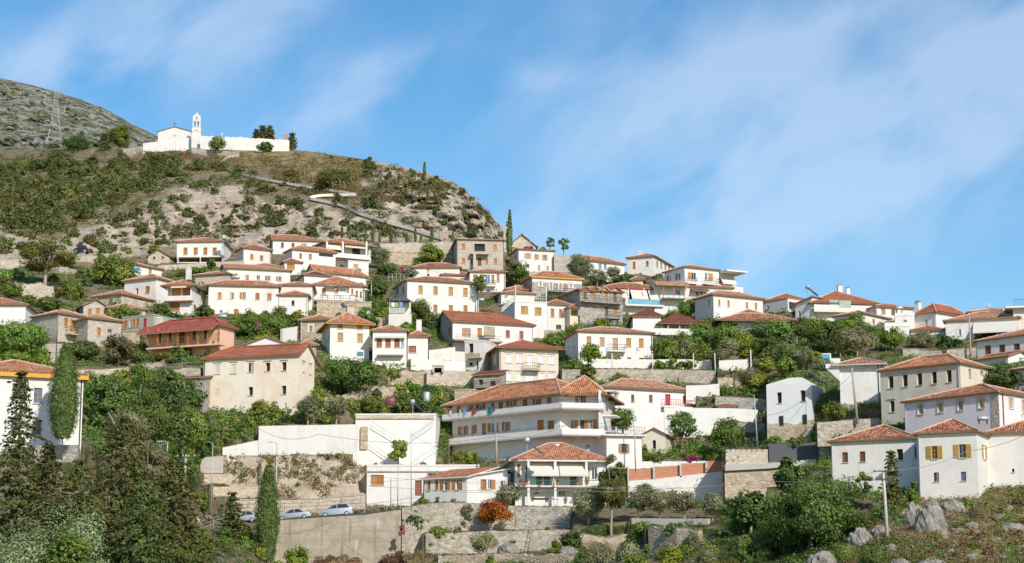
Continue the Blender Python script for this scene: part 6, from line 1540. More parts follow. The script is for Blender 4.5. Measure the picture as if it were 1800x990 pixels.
# ---- the near trees at the lower left
T('conifer',18,990,640,160,'ragged dark conifer against the white villa, tallest at the left edge',D=150)
T('conifer',72,985,765,150,'lower dark conifer merging with the ragged one, in front of the grey villa wall',D=152)
T('cypress',107,783,597,56,'fat clipped cypress on a bare trunk before the white villa',D=175)
T('conifer',205,1010,722,290,'broad dark conifer filling the space below the fat cypress',D=152)
T('conifer',130,1000,800,190,'low wide dark conifer between the silvery bush and the fat cypress',D=148)
T('conifer',298,1020,792,180,'dark conifer left of the leaning electricity pole',D=158)
T('conifer',245,1030,835,230,'shaggy dark conifer low in the left corner thicket',D=146)
T('conifer',404,1010,860,84,'spiky dark conifer hiding the first silver car',D=226)
T('cypress',467,1000,812,44,'pointed cypress standing in front of the road and the parked cars',D=232)
T('silver',55,1075,858,250,'big silvery olive bush filling the lower left corner',D=100)
T('silver',148,1070,893,120,'bright green and silver bush right of the big silvery olive',D=104)
T('bush',110,1060,915,120,'fresh green bush nested between the silvery olives',D=98)
T('silver',200,1085,958,150,'low silvery bush cut by the bottom edge',D=100)
T('olive',218,860,706,105,'tall grey-green olive rising behind the broad dark conifer',D=205)
T('olive',255,880,765,80,'grey-green olive crown right of the tall grey-green olive',D=205)
T('fig',182,790,640,92,'dark leafy tree touching the corner of the white villa',D=212)
T('fig',232,790,662,85,'dark leafy tree with a pale bare stem, middle of the thicket',D=222)
T('lime',258,770,640,78,'bright green tree behind the dark leafy thicket',D=245)
T('fig',290,830,715,100,'dense dark green tree below the half ruined stone house',D=228)
T('fig',335,830,715,80,'dense dark green tree at the left foot of the peach mansion',D=240)
T('tree',275,860,770,70,'mid green tree behind the street lamp by the pole',D=222)
T('bush',340,905,842,60,'green weedy bush behind the electricity pole',D=240)
T('yellowbush',375,800,748,46,'yellowish bush left of the tapering white wall',D=262)
T('tree',400,780,728,52,'green tree just left of the long white boundary wall',D=264)
T('tree',440,775,722,50,'second green tree above the tapering white wall',D=266)
T('lime',425,790,745,44,'lime green tree over the tapering white wall',D=263.5)
T('bush',472,748,712,50,'bright bush below the mansion, over the long white wall')
T('darkbush',500,748,722,40,'dark bush under the mansion corner, over the long white wall')
T('lime',455,745,700,40,'lime tree growing against the mansion wall')
T('limebush',482,735,702,32,'lime bush with light leaves beside the mansion corner')
T('olive',540,748,690,46,'olive tree over the middle of the long white wall')
T('olive',590,746,692,50,'olive tree with a forked pale trunk over the long white wall')
T('olivebush',525,745,715,36,'grey bush between the mansion and the first olive above the white wall')
T('lime',560,722,676,34,'lime tree on the slope between the two white wall olives')
T('bush',575,748,725,36,'low green bush between the white wall olives')
T('tree',652,735,690,52,'green tree with a dark twisted trunk left of the red tank')
T('fig',706,735,688,40,'green tree right of the red tank')
T('dark',742,735,690,40,'dark green tree left of the laundry balcony')
T('bush',772,738,695,36,'bright bush touching the end of the laundry balcony')
T('bush',700,690,664,36,'dark bush in front of the crumbling rubble wall')
T('darkbush',755,690,672,40,'dark bush below the arched oven wall')
T('dark',612,700,618,108,'large round glossy tree right of the peach mansion',D=274)
T('bush',560,690,648,40,'green bush between the peach mansion and the large glossy tree',D=276)
T('limebush',610,718,690,50,'bright clump of weeds below the large glossy tree')
T('limebush',690,662,640,70,'long green grass bank left of the arched oven wall')
T('lemon',700,821,764,38,'small lemon tree in front of the outside stairs',D=262)
T('lime',818,820,790,54,'bushy orange tree on the planted roof terrace',D=262)
T('bush',660,820,812,10,'tiny potted bush at the left corner of the planted roof terrace',D=260)
T('bush',745,821,810,14,'tiny bush in the middle of the planted roof terrace',D=260)
T('orange',872,906,864,78,'orange-red flowering bush spilling over the terrace wall',D=243.5)
T('olive',893,895,846,52,'olive tree behind the orange-red flowering bush',D=249.5)
T('limebush',742,892,866,34,'vine bush at the left end of the shuttered wing',D=250.5)
T('bush',770,905,868,24,'upright bush hanging over the sloping terrace wall',D=247)
T('limebush',808,885,866,44,'vine leaves in front of the shuttered wing',D=250.5)
T('fig',728,948,888,44,'dark oleander clump at the end of the concrete retaining wall')
T('pink',706,938,918,12,'small pink oleander flowers beside the concrete retaining wall',D=243.5)
T('olive',820,945,876,30,'thin wispy young tree on the sloping terrace wall',D=246)
T('lime',770,965,920,48,'lime bushy tree at the foot of the sloping terrace wall')
T('olive',800,965,925,28,'thin grey shoot beside the lime tree at the sloping wall foot')
T('olive',849,980,932,60,'round grey olive bush in front of the terrace wall foot')
T('limebush',863,998,970,28,'small lime bush at the bottom edge under the grey olive')
T('limebush',977,972,945,28,'round lime bush right of the wooden ladder')
T('bush',905,952,930,26,'pale bush left of the ladder on the white rocks')
T('rust',600,1000,965,120,'dry brown scrub at the foot of the concrete retaining wall')
T('limebush',520,1010,945,60,'feathery bright green bush at the foot of the pointed cypress')
T('rust',700,1000,950,90,'dry golden scrub right of the feathery green bush')
T('olive',1035,925,848,78,'olive tree in front of the lower floor of the awning house')
T('yellow',1075,948,795,62,'tall slender tree with yellowing leaves right of the awning house',D=239)
T('olive',1122,914,852,48,'olive tree left end of the row under the brick wall')
T('olive',1160,914,854,60,'widest olive of the row under the brick wall')
T('olive',1205,914,858,56,'olive with a forked pale trunk in the row under the brick wall')
T('olive',1254,918,860,48,'olive right end of the row, by the tall tan wall')
T('lime',1135,880,846,40,'small dome shaped tree against the white wall below the bricks',D=252)
T('bush',1180,885,852,40,'vine bush against the white wall below the bricks',D=254)
T('olivebush',1050,990,932,84,'grey-green olive bush at the bottom centre')
T('olivebush',1105,985,936,60,'grey-green olive bush left of the tumbled rubble wall')
T('limebush',1115,1005,960,80,'lime bush at the bottom edge in front of the olive bushes')
T('bush',1133,935,910,40,'green bush beneath the first olive of the row')
T('fig',1188,948,916,44,'dark bush in front of the tumbled rubble wall')
T('olivebush',1225,970,920,50,'grey bush right of the tumbled rubble wall')
T('bush',1200,985,950,44,'green bush below the tumbled rubble wall')
T('yellowbush',1268,1015,962,100,'yellow-green bush at the bottom edge by the banana plant')
T('olivebush',1060,1010,965,60,'low grey bush cut by the bottom edge')
T('fig',1322,940,856,80,'fig tree in front of the tall tan wall')
T('dark',1428,985,832,165,'massive dark green tree left of the farmhouse on the rocks',D=200)
T('fig',1393,880,796,74,'fig tree rising over the road edge slab',D=238)
T('airy',1520,890,826,40,'slim dark tree against the shaded farmhouse wing',D=210)
T('conifer',1572,930,788,52,'narrow dark conifer beside the tall grey pole',D=207)
T('bush',1605,890,832,36,'green bush at the corner of the farmhouse front block',D=210)
T('darkbush',1560,925,868,70,'dark bush at the foot of the narrow conifer',D=203)
T('darkbush',1537,1000,946,78,'round dark bush at the foot of the tall grey pole')
T('darkbush',1480,905,860,60,'dark bush below the shaded farmhouse wing',D=212)
T('darkbush',1330,985,945,90,'shaded bush in the gully below the fig tree')
T('darkbush',1395,1010,960,90,'shaded bush at the bottom of the gully')
T('tree',1095,765,712,54,'round green tree between the hotel and the railed terrace',D=268)
T('airy',1200,800,712,62,'airy tree with thin leaves before the broad white wall',D=266)
T('tree',1286,805,728,76,'bushy green tree below the broad white wall',D=258)
T('bush',1235,808,766,60,'green bush slope left of the bushy green tree',D=263)
T('limebush',1215,812,785,50,'bright shrub slope above the bougainvillea',D=261)
T('limebush',1265,815,782,60,'bright weed slope above the brick wall',D=260)
T('magenta',1217,812,797,34,'magenta bougainvillea over the white wall above the bricks',D=259)
T('bush',1150,811,796,46,'low hedge with vines above the brick wall',D=259)
T('bush',1133,800,778,14,'climbing plant at the corner of the small cream cottage',D=259)
T('tree',1470,745,702,44,'small tree beside the unfinished house',D=249)
T('bush',1362,778,760,40,'weeds at the foot of the unfinished house',D=252)
T('limebush',1400,782,760,50,'bright weeds below the unfinished house')
T('bush',1435,770,748,24,'weeds under the stone wall with the pale top')
T('fig',1768,690,642,84,'dark fig tree in front of the small house at the right edge',D=240)
T('pink',1768,655,645,20,'pink flowers on top of the dark fig tree',D=243)
# ---- the green belt in the middle
T('tree',1035,690,640,34,'climbing bush on the rubble terrace wall',D=293)
T('bush',1090,675,645,40,'climber covering the rubble terrace wall near its middle',D=293)
T('lime',1040,648,600,40,'vine arbour tree in front of the house with five pale shutters',D=300)
T('bush',1010,645,618,40,'leafy vine left of the house with five pale shutters',D=300)
T('bush',1075,640,616,50,'vine roof over the terrace of the house with five pale shutters',D=301)
T('lime',1012,615,566,52,'light green tree below the cream porch wing',D=320)
T('tree',978,618,578,50,'green tree right of the pale beige house roof',D=318)
T('lime',1058,590,556,38,'bright lime tree right of the cream porch',D=326)
T('olive',1040,590,564,30,'grey tree between the two light trees below the cream porch',D=327)
T('tree',1168,650,588,58,'green tree right of the white house with five pale shutters',D=303)
T('olive',1205,645,592,55,'olive tree below the dark roofed porch',D=303)
T('tree',1235,650,600,50,'green tree in the belt below the parapet of the dark roofed porch',D=300)
T('lime',1180,655,628,90,'vine canopy on white arbour posts',D=298)
T('olive',1272,640,570,60,'olive tree below the low mottled roof house',D=305)
T('lime',1300,640,572,60,'lime green tree under the window of the mottled roof house',D=304)
T('olive',1285,655,590,50,'blue-green rounded tree in the middle of the belt',D=300)
T('tree',1338,620,556,66,'dark tree covering the front of the mottled roof house',D=308)
T('lime',1325,660,592,60,'yellow-green tree above the vine posts',D=299)
T('tree',1380,655,612,76,'wide green tree left of the blue door',D=296)
T('lime',1330,700,645,66,'lime green tree above the unfinished house',D=283)
T('lime',1372,700,650,54,'second lime green tree above the unfinished house',D=281)
T('dark',1425,612,556,66,'dark green tree below the red hip house',D=312)
T('olive',1400,640,585,60,'grey-green tree behind the wide green tree',D=303)
T('tree',1445,640,588,70,'green walnut tree above the blue door',D=298)
T('tree',1510,610,548,52,'tall green tree in front of the arched porch house',D=309)
T('tree',1540,612,575,40,'lower green tree right of the tall green tree',D=307)
T('olive',1480,640,578,80,'silvery olive left of the tall white pole',D=300)
T('olive',1525,645,580,76,'broad silvery olive below the tall green tree',D=298)
T('dark',1500,655,612,50,'dark tree under the broad silvery olive',D=292)
T('fig',1445,690,645,52,'fig tree left of the white house with the overhang',D=278)
T('yellowbush',1560,640,612,40,'yellow-green bush above the white house with the overhang',D=285)
T('olive',1625,620,578,64,'olive tree behind the dark stone garden wall',D=292)
T('fig',1672,622,588,52,'light leaved fig tree behind the sunlit stone wall',D=291)
T('limebush',1582,602,588,36,'vine by the low white terrace block',D=301)
T('bush',1700,622,604,46,'climber on the sunlit stone wall',D=287)
T('rust',1660,628,612,16,'rusty red bush by the gate in the garden wall',D=283.5)
# ---- village gardens left and centre
T('yellow',76,506,408,122,'big airy yellow-green tree with a forked pale trunk',D=335)
T('tree',195,522,441,88,'big dense green tree left of the cream house with the blue door',D=345)
T('yellow',120,545,492,70,'yellowish tree behind the gabled stone house',D=328)
T('tree',18,530,494,44,'bright round tree at the left edge above the white hip house',D=318)
T('dark',82,552,516,62,'dark tree right of the white house at the left edge',D=306)
T('lime',50,540,516,34,'small lime tree by the broken stone house wall',D=315)
T('tree',32,650,556,104,'large bright green tree before the white house at the left edge',D=262)
T('lime',20,655,612,70,'lime shrub under the large bright green tree',D=240)
T('dark',138,642,592,78,'dark tree in front of the iron balcony',D=276)
T('cream',205,648,583,64,'round tree covered in pale yellow blossom',D=278)
T('dark',250,660,610,46,'dark tree between the blossom tree and the pink house',D=280)
T('tree',318,650,604,42,'light green tree in front of the pink house',D=288)
T('tree',290,645,615,50,'hedge tree at the left foot of the pink house',D=286)
T('bush',352,645,612,46,'bush at the right foot of the pink house',D=286)
T('limebush',300,672,640,60,'bright shrubs in front of the wire fence',D=270)
T('bush',225,562,528,56,'ivy mass swallowing the low stone house',D=313)
T('bush',200,556,532,36,'ivy over the gabled stone house',D=313)
T('darkbush',285,565,520,34,'dark creeper on the corner of the weathered farmhouse',D=321)
T('dark',302,580,545,50,'dark tree left of the narrow white house',D=312)
T('dark',358,560,533,42,'dark tree right of the narrow white house',D=318)
T('bush',395,600,562,50,'garden shrubs right of the pink house',D=302)
T('tree',435,605,550,60,'garden hedge tree below the broad white house',D=304)
T('tree',480,598,548,60,'tall garden hedge with red flowers below the broad white house',D=308)
T('bush',515,592,552,40,'dark garden bush left of the orange basement door',D=311)
T('limebush',462,604,578,60,'bright garden hedge left of the faded peach mansion roof',D=298)
T('pink',452,575,562,11,'pink flowers in the garden hedge',D=299)
T('bush',345,566,552,60,'low dark hedge behind the pink house roof',D=310)
T('tree',642,570,536,36,'light green tree behind the stone chimney',D=318)
T('dark',655,585,555,26,'dark tree right of the stone chimney house',D=305)
T('dark',662,535,482,44,'dark tree at the right end of the dining terrace',D=342)
T('olive',668,475,428,42,'tall olive beside the white veranda',D=372)
T('dark',680,486,458,44,'dark tree below the tall retaining wall',D=365)
T('pink',707,478,463,14,'pink oleander below the tall retaining wall',D=362)
T('olivebush',725,482,466,34,'grey bush left of the house with the orange cross',D=361)
T('lime',758,468,427,56,'bright green tree before the tall retaining wall',D=377)
T('limebush',735,466,446,24,'small bright tree left of the bright green one at the tall retaining wall',D=378)
T('tree',736,590,522,64,'bright tree in front of the long three storey house',D=326)
T('dark',760,592,548,36,'dark tree between the long three storey house and the blackened gable',D=318)
T('bush',715,590,565,60,'tangled garden bushes below the laundry line',D=312)
T('airy',844,530,478,32,'thin tree between two white houses in the centre',D=338)
T('dark',905,508,456,52,'dark round tree under the house with bougainvillea',D=358)
T('magenta',928,439,430,24,'bougainvillea on the roof edge beneath the stone chapel',D=374)
T('airy',967,446,414,17,'palm-like airy little tree on the skyline',D=379)
T('airy',991,452,413,22,'taller airy little tree on the skyline',D=378)
T('bush',955,440,431,11,'tiny round bush on the skyline',D=380)
T('olive',1022,500,442,54,'dark olive tree on the ridge left of the blue window house',D=360)
T('olive',1050,503,470,38,'olive tree in front of the blue window house',D=357)
T('olive',1078,495,466,30,'slim olive tree in front of the blue window house',D=358)
T('dark',1098,508,478,42,'dark clipped bushy tree below the skyline house with a chimney',D=357)
T('olivebush',1160,500,474,38,'grey olive bush at the foot of the skyline house with a chimney',D=364)
T('tree',1208,562,522,42,'green tree in front of the brown porch roof',D=333)
T('bush',1180,560,545,30,'bush left of the green tree before the brown porch roof',D=333)
T('bush',1245,568,555,34,'bush at the foot of the long cream-white house',D=322)
T('limebush',1357,556,546,24,'spiky plants by the shaded west wall',D=331)
T('dark',445,440,428,16,'little tree by the stepped roof house',D=386)
T('bush',372,464,447,18,'small tree in front of the dark porch',D=366)
T('limebush',345,480,466,90,'strip of vines between the low stone wall and the tile roofs',D=363)
T('limebush',388,480,467,50,'vine leaves right of the white chimney',D=362)
T('tree',268,450,428,24,'green bush behind the tiny stone cottage',D=385)
T('limebush',600,478,462,22,'climbing vine left of the flat roofed outhouse',D=361)
T('limebush',629,486,468,18,'climbing vine on the flat roofed outhouse',D=360)
# ---- church hill
T('dark',131,282,234,56,'wide dark tree on the hill road left of the church',D=545)
T('conifer',181,284,234,40,'slim dark conifer beside the wide dark tree on the hill road',D=540)
T('pine',209,270,217,50,'round yellow-green pine left of the church',D=545)
T('tree',380,268,237,36,'green tree against the white churchyard wall',D=508)
T('conifer',450,250,226,15,'left conifer of the dark trio behind the churchyard wall',D=526)
T('conifer',461,250,220,14,'middle conifer of the dark trio behind the churchyard wall',D=527)
T('conifer',474,250,220,18,'right conifer of the dark trio behind the churchyard wall',D=526)
T('dark',466,270,247,36,'dark tree in front of the churchyard wall',D=505)
T('conifer',513,262,232,20,'dark conifer at the right end of the churchyard wall',D=522)
T('pink',321,277,264,12,'pink oleander below the churchyard',D=508)
T('scrub',92,262,246,30,'bushes on the hill road below the pylon',D=555)
T('cypress',746,322,282,6,'thin cypress on the crest against the sky',D=432)
T('cypress',896,455,365,10,'tall thin cypress in front of the stone chapel',D=383)
T('conifer',592,364,338,15,'little conifer on the zigzag path')
for i,(x,yb,yt,w) in enumerate([(349,300,274,72),(285,288,262,30),(444,328,302,32),(583,338,284,88),(505,322,288,52),(620,315,288,44),(655,364,334,42),(522,362,343,34),(470,338,322,52),(420,310,286,40)]):
 T('scrub',x,yb,yt,w,['large dark shrub on the slope right under the church','rounded shrub left of the pink oleander','shrub under the first bend of the zigzag path','largest shrub thicket above the path railing','dark shrub above the first straight of the zigzag path','shrub right of the largest thicket on the hilltop','green tree-like shrub right of the path end','rounded shrub between the two arms of the zigzag path','low wide shrub hanging under the zigzag path','shrub at the top bend of the zigzag path'][i])
for x,yb,yt,w in [(601,419,397,5),(615,422,399,6),(629,424,395,7),(642,427,404,5),(655,428,398,8),(667,428,402,5),(687,428,399,8),(715,428,410,5),(730,428,398,6),(740,428,411,6),(759,428,401,9),(796,430,406,8)]:
 T('cypress',x,yb,yt,w * .75,'small cypress in the spaced row along the path at the cliff foot','cypresses in a row under the cliff',D=386)
RS = np.random.default_rng(5)
def inside(poly,x,y):
 c = False;n = len(poly)
 for i in range(n):
  (x0,y0),(x1,y1) = poly[i],poly[(i + 1) % n]
  if (y0 > y) != (y1 > y) and x < (x1 - x0) * (y - y0) / (y1 - y0) + x0: c = not c
 return c
WALLPX = [(w['p'][0][0] - 2,w['p'][-1][0] + 2,[q[0] for q in w['p']],[q[1] - 3 for q in w['p']],[q[2] - 1 for q in w['p']]) for w in WALLS]
HOUSEPX = []
for h in HOUSES:
 (xa,ya),(xb,yb_) = pix(h['A'],h['zg']),pix(h['B'],h['zg']);ta,tb = pix(h['A'],h['A'].z)[1],pix(h['B'],h['B'].z)[1]
 HOUSEPX.append((min(xa,xb) - 2,max(xa,xb) + 2,[xa,xb],[ta - 4,tb - 4],[ya - 1,yb_ - 1]))
def blocked(x,y,walls=True):
 x,y = np.atleast_1d(np.asarray(x,float)),np.atleast_1d(np.asarray(y,float));b = np.zeros(x.shape,bool)
 for x0,x1,xs,ts,bs in (WALLPX if walls else []) + HOUSEPX:
  k = (x > x0) & (x < x1)
  if k.any(): b[k] |= (y[k] > np.interp(x[k],xs,ts)) & (y[k] < np.interp(x[k],xs,bs))
 return b
def strew(poly,n,wr,hr,label,group,kind='scrub',mind=9,D=None):
 xs = [p[0] for p in poly];ys = [p[1] for p in poly];done = [];tries = 0
 while len(done) < n and tries < n * 60:
  tries += 1
  x,y = RS.uniform(min(xs),max(xs)),RS.uniform(min(ys),max(ys))
  if y < skyline(x) + 2 or not inside(poly,x,y): continue
  if blocked(x,y,'terrace walls' not in group)[0]: continue
  if any(abs(x - a) < mind and abs(y - b) < mind * .55 for a,b in done): continue
  done.append((x,y));w = RS.uniform(*wr) * (1.35 if RS.random() < .18 else 1)
  T(kind if isinstance(kind,str) else kind[len(done) % len(kind)],x,y,y - w * RS.uniform(*hr),w,label,group)
strew([(-30,300),(110,285),(230,285),(300,290),(330,320),(250,350),(190,380),(100,415),(-30,395)],112,(16,46),(.6,.9),'dense dark shrub on the scrubby slope left of the pale cliff','shrubs on the slope left of the cliff',mind=12)
strew([(130,420),(200,390),(290,355),(350,330),(430,345),(520,362),(600,380),(690,400),(700,425),(560,425),(300,428),(200,440)],84,(8,26),(.55,.9),'small shrub clinging to the pale cliff face above the top houses','shrubs on the cliff face',mind=7)
strew([(300,300),(420,300),(560,340),(640,350),(600,372),(500,355),(400,330),(320,330)],18,(12,24),(.5,.8),'low shrub beside the zigzag path','shrubs along the zigzag path')
strew([(640,285),(760,312),(830,350),(890,415),(800,410),(700,370),(640,345)],42,(9,26),(.6,1.0),'shrub among the grey rocks of the right hand crest','shrubs on the rocky crest')
strew([(520,268),(640,284),(740,306),(800,324),(740,316),(640,296)],12,(6,14),(.6,.9),'little bush on the skyline of the church hill','bushes on the hill skyline')
strew([(1700,890),(1800,880),(1800,985),(1600,985),(1640,940)],26,(16,34),(.45,.7),'dry tussock on the grassy slope below the farmhouse','tussocks below the farmhouse','rust',16)
strew([(1620,900),(1700,880),(1800,870),(1800,980),(1640,985)],16,(12,26),(.5,.8),'small green weed clump on the grassy slope below the farmhouse','weeds below the farmhouse','bush',18)
strew([(700,900),(1000,905),(1000,935),(740,985),(720,940)],16,(8,18),(.7,1.1),'weed growing out of the terrace walls below the awning house','weeds on the terrace walls','bush',14)
strew([(390,800),(640,800),(640,866),(420,850)],16,(6,15),(.5,.8),'weed tuft on the bare bank behind the parked cars','weeds on the bank behind the cars','limebush',14)
strew([(1160,640),(1250,590),(1420,588),(1560,590),(1580,640),(1460,690),(1330,700),(1290,670),(1230,662)],34,(34,60),(.8,1.1),'green tree crowded among others in the belt below the ridge houses','trees of the green belt',('tree','olive','lime','dark','olive','tree'),20)
strew([(150,720),(300,700),(360,760),(350,860),(240,900),(160,860)],16,(50,84),(.9,1.3),'dark leafy tree deep in the thicket below the half ruined stone house','trees of the lower thicket',('dark','fig','tree'),34)
strew([(1000,940),(1130,950),(1240,960),(1260,1000),(1000,1000)],16,(30,56),(.6,.9),'bush crowding the bottom edge below the tumbled rubble wall','bushes at the bottom edge',('olivebush','bush','limebush','darkbush'),26)
strew([(1290,890),(1480,880),(1540,960),(1480,1000),(1290,1000)],16,(40,80),(.6,.9),'shaded bush in the gully left of the farmhouse rocks','bushes in the gully',('darkbush','bush'),30)
strew([(-20,402),(110,408),(190,432),(230,446),(120,468),(-20,472)],30,(12,30),(.6,.9),'roadside shrub on the pale bank left of the tiny stone cottage','shrubs on the pale bank',('scrub','bush','yellowbush','scrub'),13)
strew([(0,480),(150,470),(210,480),(140,530),(0,520)],10,(24,44),(.6,.9),'bush on the overgrown slope around the airy yellow-green tree','bushes around the yellow-green tree',('bush','yellowbush','darkbush'),24)
strew([(370,770),(440,730),(620,722),(640,742),(560,746),(455,747),(400,785)],16,(20,36),(.6,.9),'low garden bush above the long white boundary wall','bushes above the white boundary wall',('bush','limebush','olivebush'),18)
strew([(560,690),(640,672),(780,690),(780,735),(640,735)],14,(20,34),(.6,.9),'garden shrub on the rubble terraces left of the hotel','shrubs on the terraces left of the hotel',('bush','darkbush','limebush'),18)
strew([(-20,600),(60,640),(120,660),(240,650),(300,680),(150,690),(-20,640)],12,(26,50),(.6,.9),'garden bush on the slope between the white villa and the stone houses','bushes above the white villa',('bush','limebush','darkbush'),24)
strew([(380,560),(520,556),(540,600),(430,605)],12,(20,36),(.7,1.0),'shrub in the flowering garden below the broad white house','shrubs in the flowering garden',('bush','limebush','yellowbush'),16)
strew([(640,540),(760,560),(760,610),(680,600)],8,(20,34),(.7,1.0),'garden shrub between the stone chimney and the three storey house','shrubs right of the stone chimney',('bush','limebush'),18)
strew([(315,935),(420,935),(500,985),(480,1010),(330,1010)],12,(26,50),(.6,.9),'bush on the bank left of the pointed cypress, below the walking people','bushes below the walking people',('bush','limebush','darkbush'),24)
# ---- ground cover nobody could count
def cover(name,poly,n,mat,size,hgt,seed,leaf=None,per=7,clump=None):
 rs = np.random.default_rng(seed)
 xs = [p[0] for p in poly];ys = [p[1] for p in poly]
 x = rs.uniform(min(xs),max(xs),n * 3);y = rs.uniform(min(ys),max(ys),n * 3)
 k = poly_mask(poly,x,y,1.0) > .5
 cl = fbm(x / 22,y / 13,4,seed + 3)
 k &= cl > (clump if clump is not None else .42);k &= y > skyline(x) + 1;k &= ~blocked(x,y)
 x,y,cl = x[k][:n],y[k][:n],cl[k][:n]
 P = np.array([tuple(ground(a,b)) for a,b in zip(x,y)])
 m = len(P);s = size * (.5 + rs.random(m)) * (P[:,1] / 260.0) ** .3
 kk = np.repeat(np.arange(m),per)
 d = unit(rs,m * per);d[:,2] = np.abs(d[:,2]) * hgt
 pos = P[kk] + d * s[kk][:,None] * (.4 + .6 * rs.random(m * per))[:,None]
 nr = d + rs.normal(size=d.shape) * .5;nr[:,2] += .3
 t = np.clip((cl[kk] - .3) * 1.1,0,1) * .5 + rs.random(len(kk)) * .5
 lf = (leaf or .30)
 me = leaf_mesh(name,pos,nr,lf,t,mat,.5,rs)
 o = bpy.data.objects.new(name,me);COL.objects.link(o);o['kind'] = 'stuff'
 return o
cover('hill_scrub',[(-60,262),(300,268),(700,292),(820,335),(760,345),(640,345),(500,345),(300,345),(190,395),(60,420),(-60,400)],3600,'leaf_scrub',.95,.8,1,.46,7,.53)
cover('hill_scrub',[(130,425),(210,385),(300,345),(430,335),(520,350),(640,368),(760,318),(840,348),(890,420),(780,428),(560,428),(300,432)],5200,'leaf_scrub',.75,.8,12,.40,6,.55)
cover('undergrowth',[(-40,262),(300,268),(500,270),(300,330),(200,380),(60,415),(-60,400)],2200,'leaf_dry',.7,.8,13,.40,6,.50)
cover('dry_grass',[(300,266),(560,270),(760,310),(800,330),(640,365),(480,330),(380,300)],4000,'leaf_dry',.7,.9,2,.38,6,.44)
cover('undergrowth',[(-60,470),(300,468),(650,480),(1000,490),(1500,560),(1840,590),(1840,860),(1300,900),(900,880),(640,720),(380,800),(200,800),(-60,800)],17000,'leaf_mid',.8,.8,3,.38,7,.40)
cover('undergrowth',[(180,800),(330,760),(420,930),(480,1010),(700,1000),(1000,940),(1260,900),(1560,900),(1640,1000),(1600,1100),(330,1100)],9000,'leaf_dark',.6,.9,4,.26,8,.46)
cover('dry_grass',[(1600,870),(1840,850),(1840,1040),(1450,1040),(1500,960)],9000,'leaf_dry',.38,1.5,5,.20,7,.40)
cover('undergrowth',[(1560,860),(1840,850),(1840,1040),(1450,1040),(1480,960)],2600,'leaf_mid',.4,1.1,15,.20,8,.54)
cover('undergrowth',[(1800,590),(2150,640),(2150,1000),(1800,1000)],4000,'leaf_mid',1.0,.9,21,.36,8,.45)
cover('undergrowth',[(-400,300),(-40,280),(-40,1000),(-400,1000)],4500,'leaf_mid',1.1,.9,22,.40,8,.42)
cover('dry_grass',[(380,800),(660,800),(760,960),(760,1010),(480,1010)],3000,'leaf_dry',.4,1.2,6,.24,7,.46)
cover('dry_grass',[(-60,470),(650,480),(1000,490),(1500,560),(1840,590),(1840,860),(1300,900),(900,880),(640,720)],6000,'leaf_dry',.5,1.1,7,.28,6,.5)
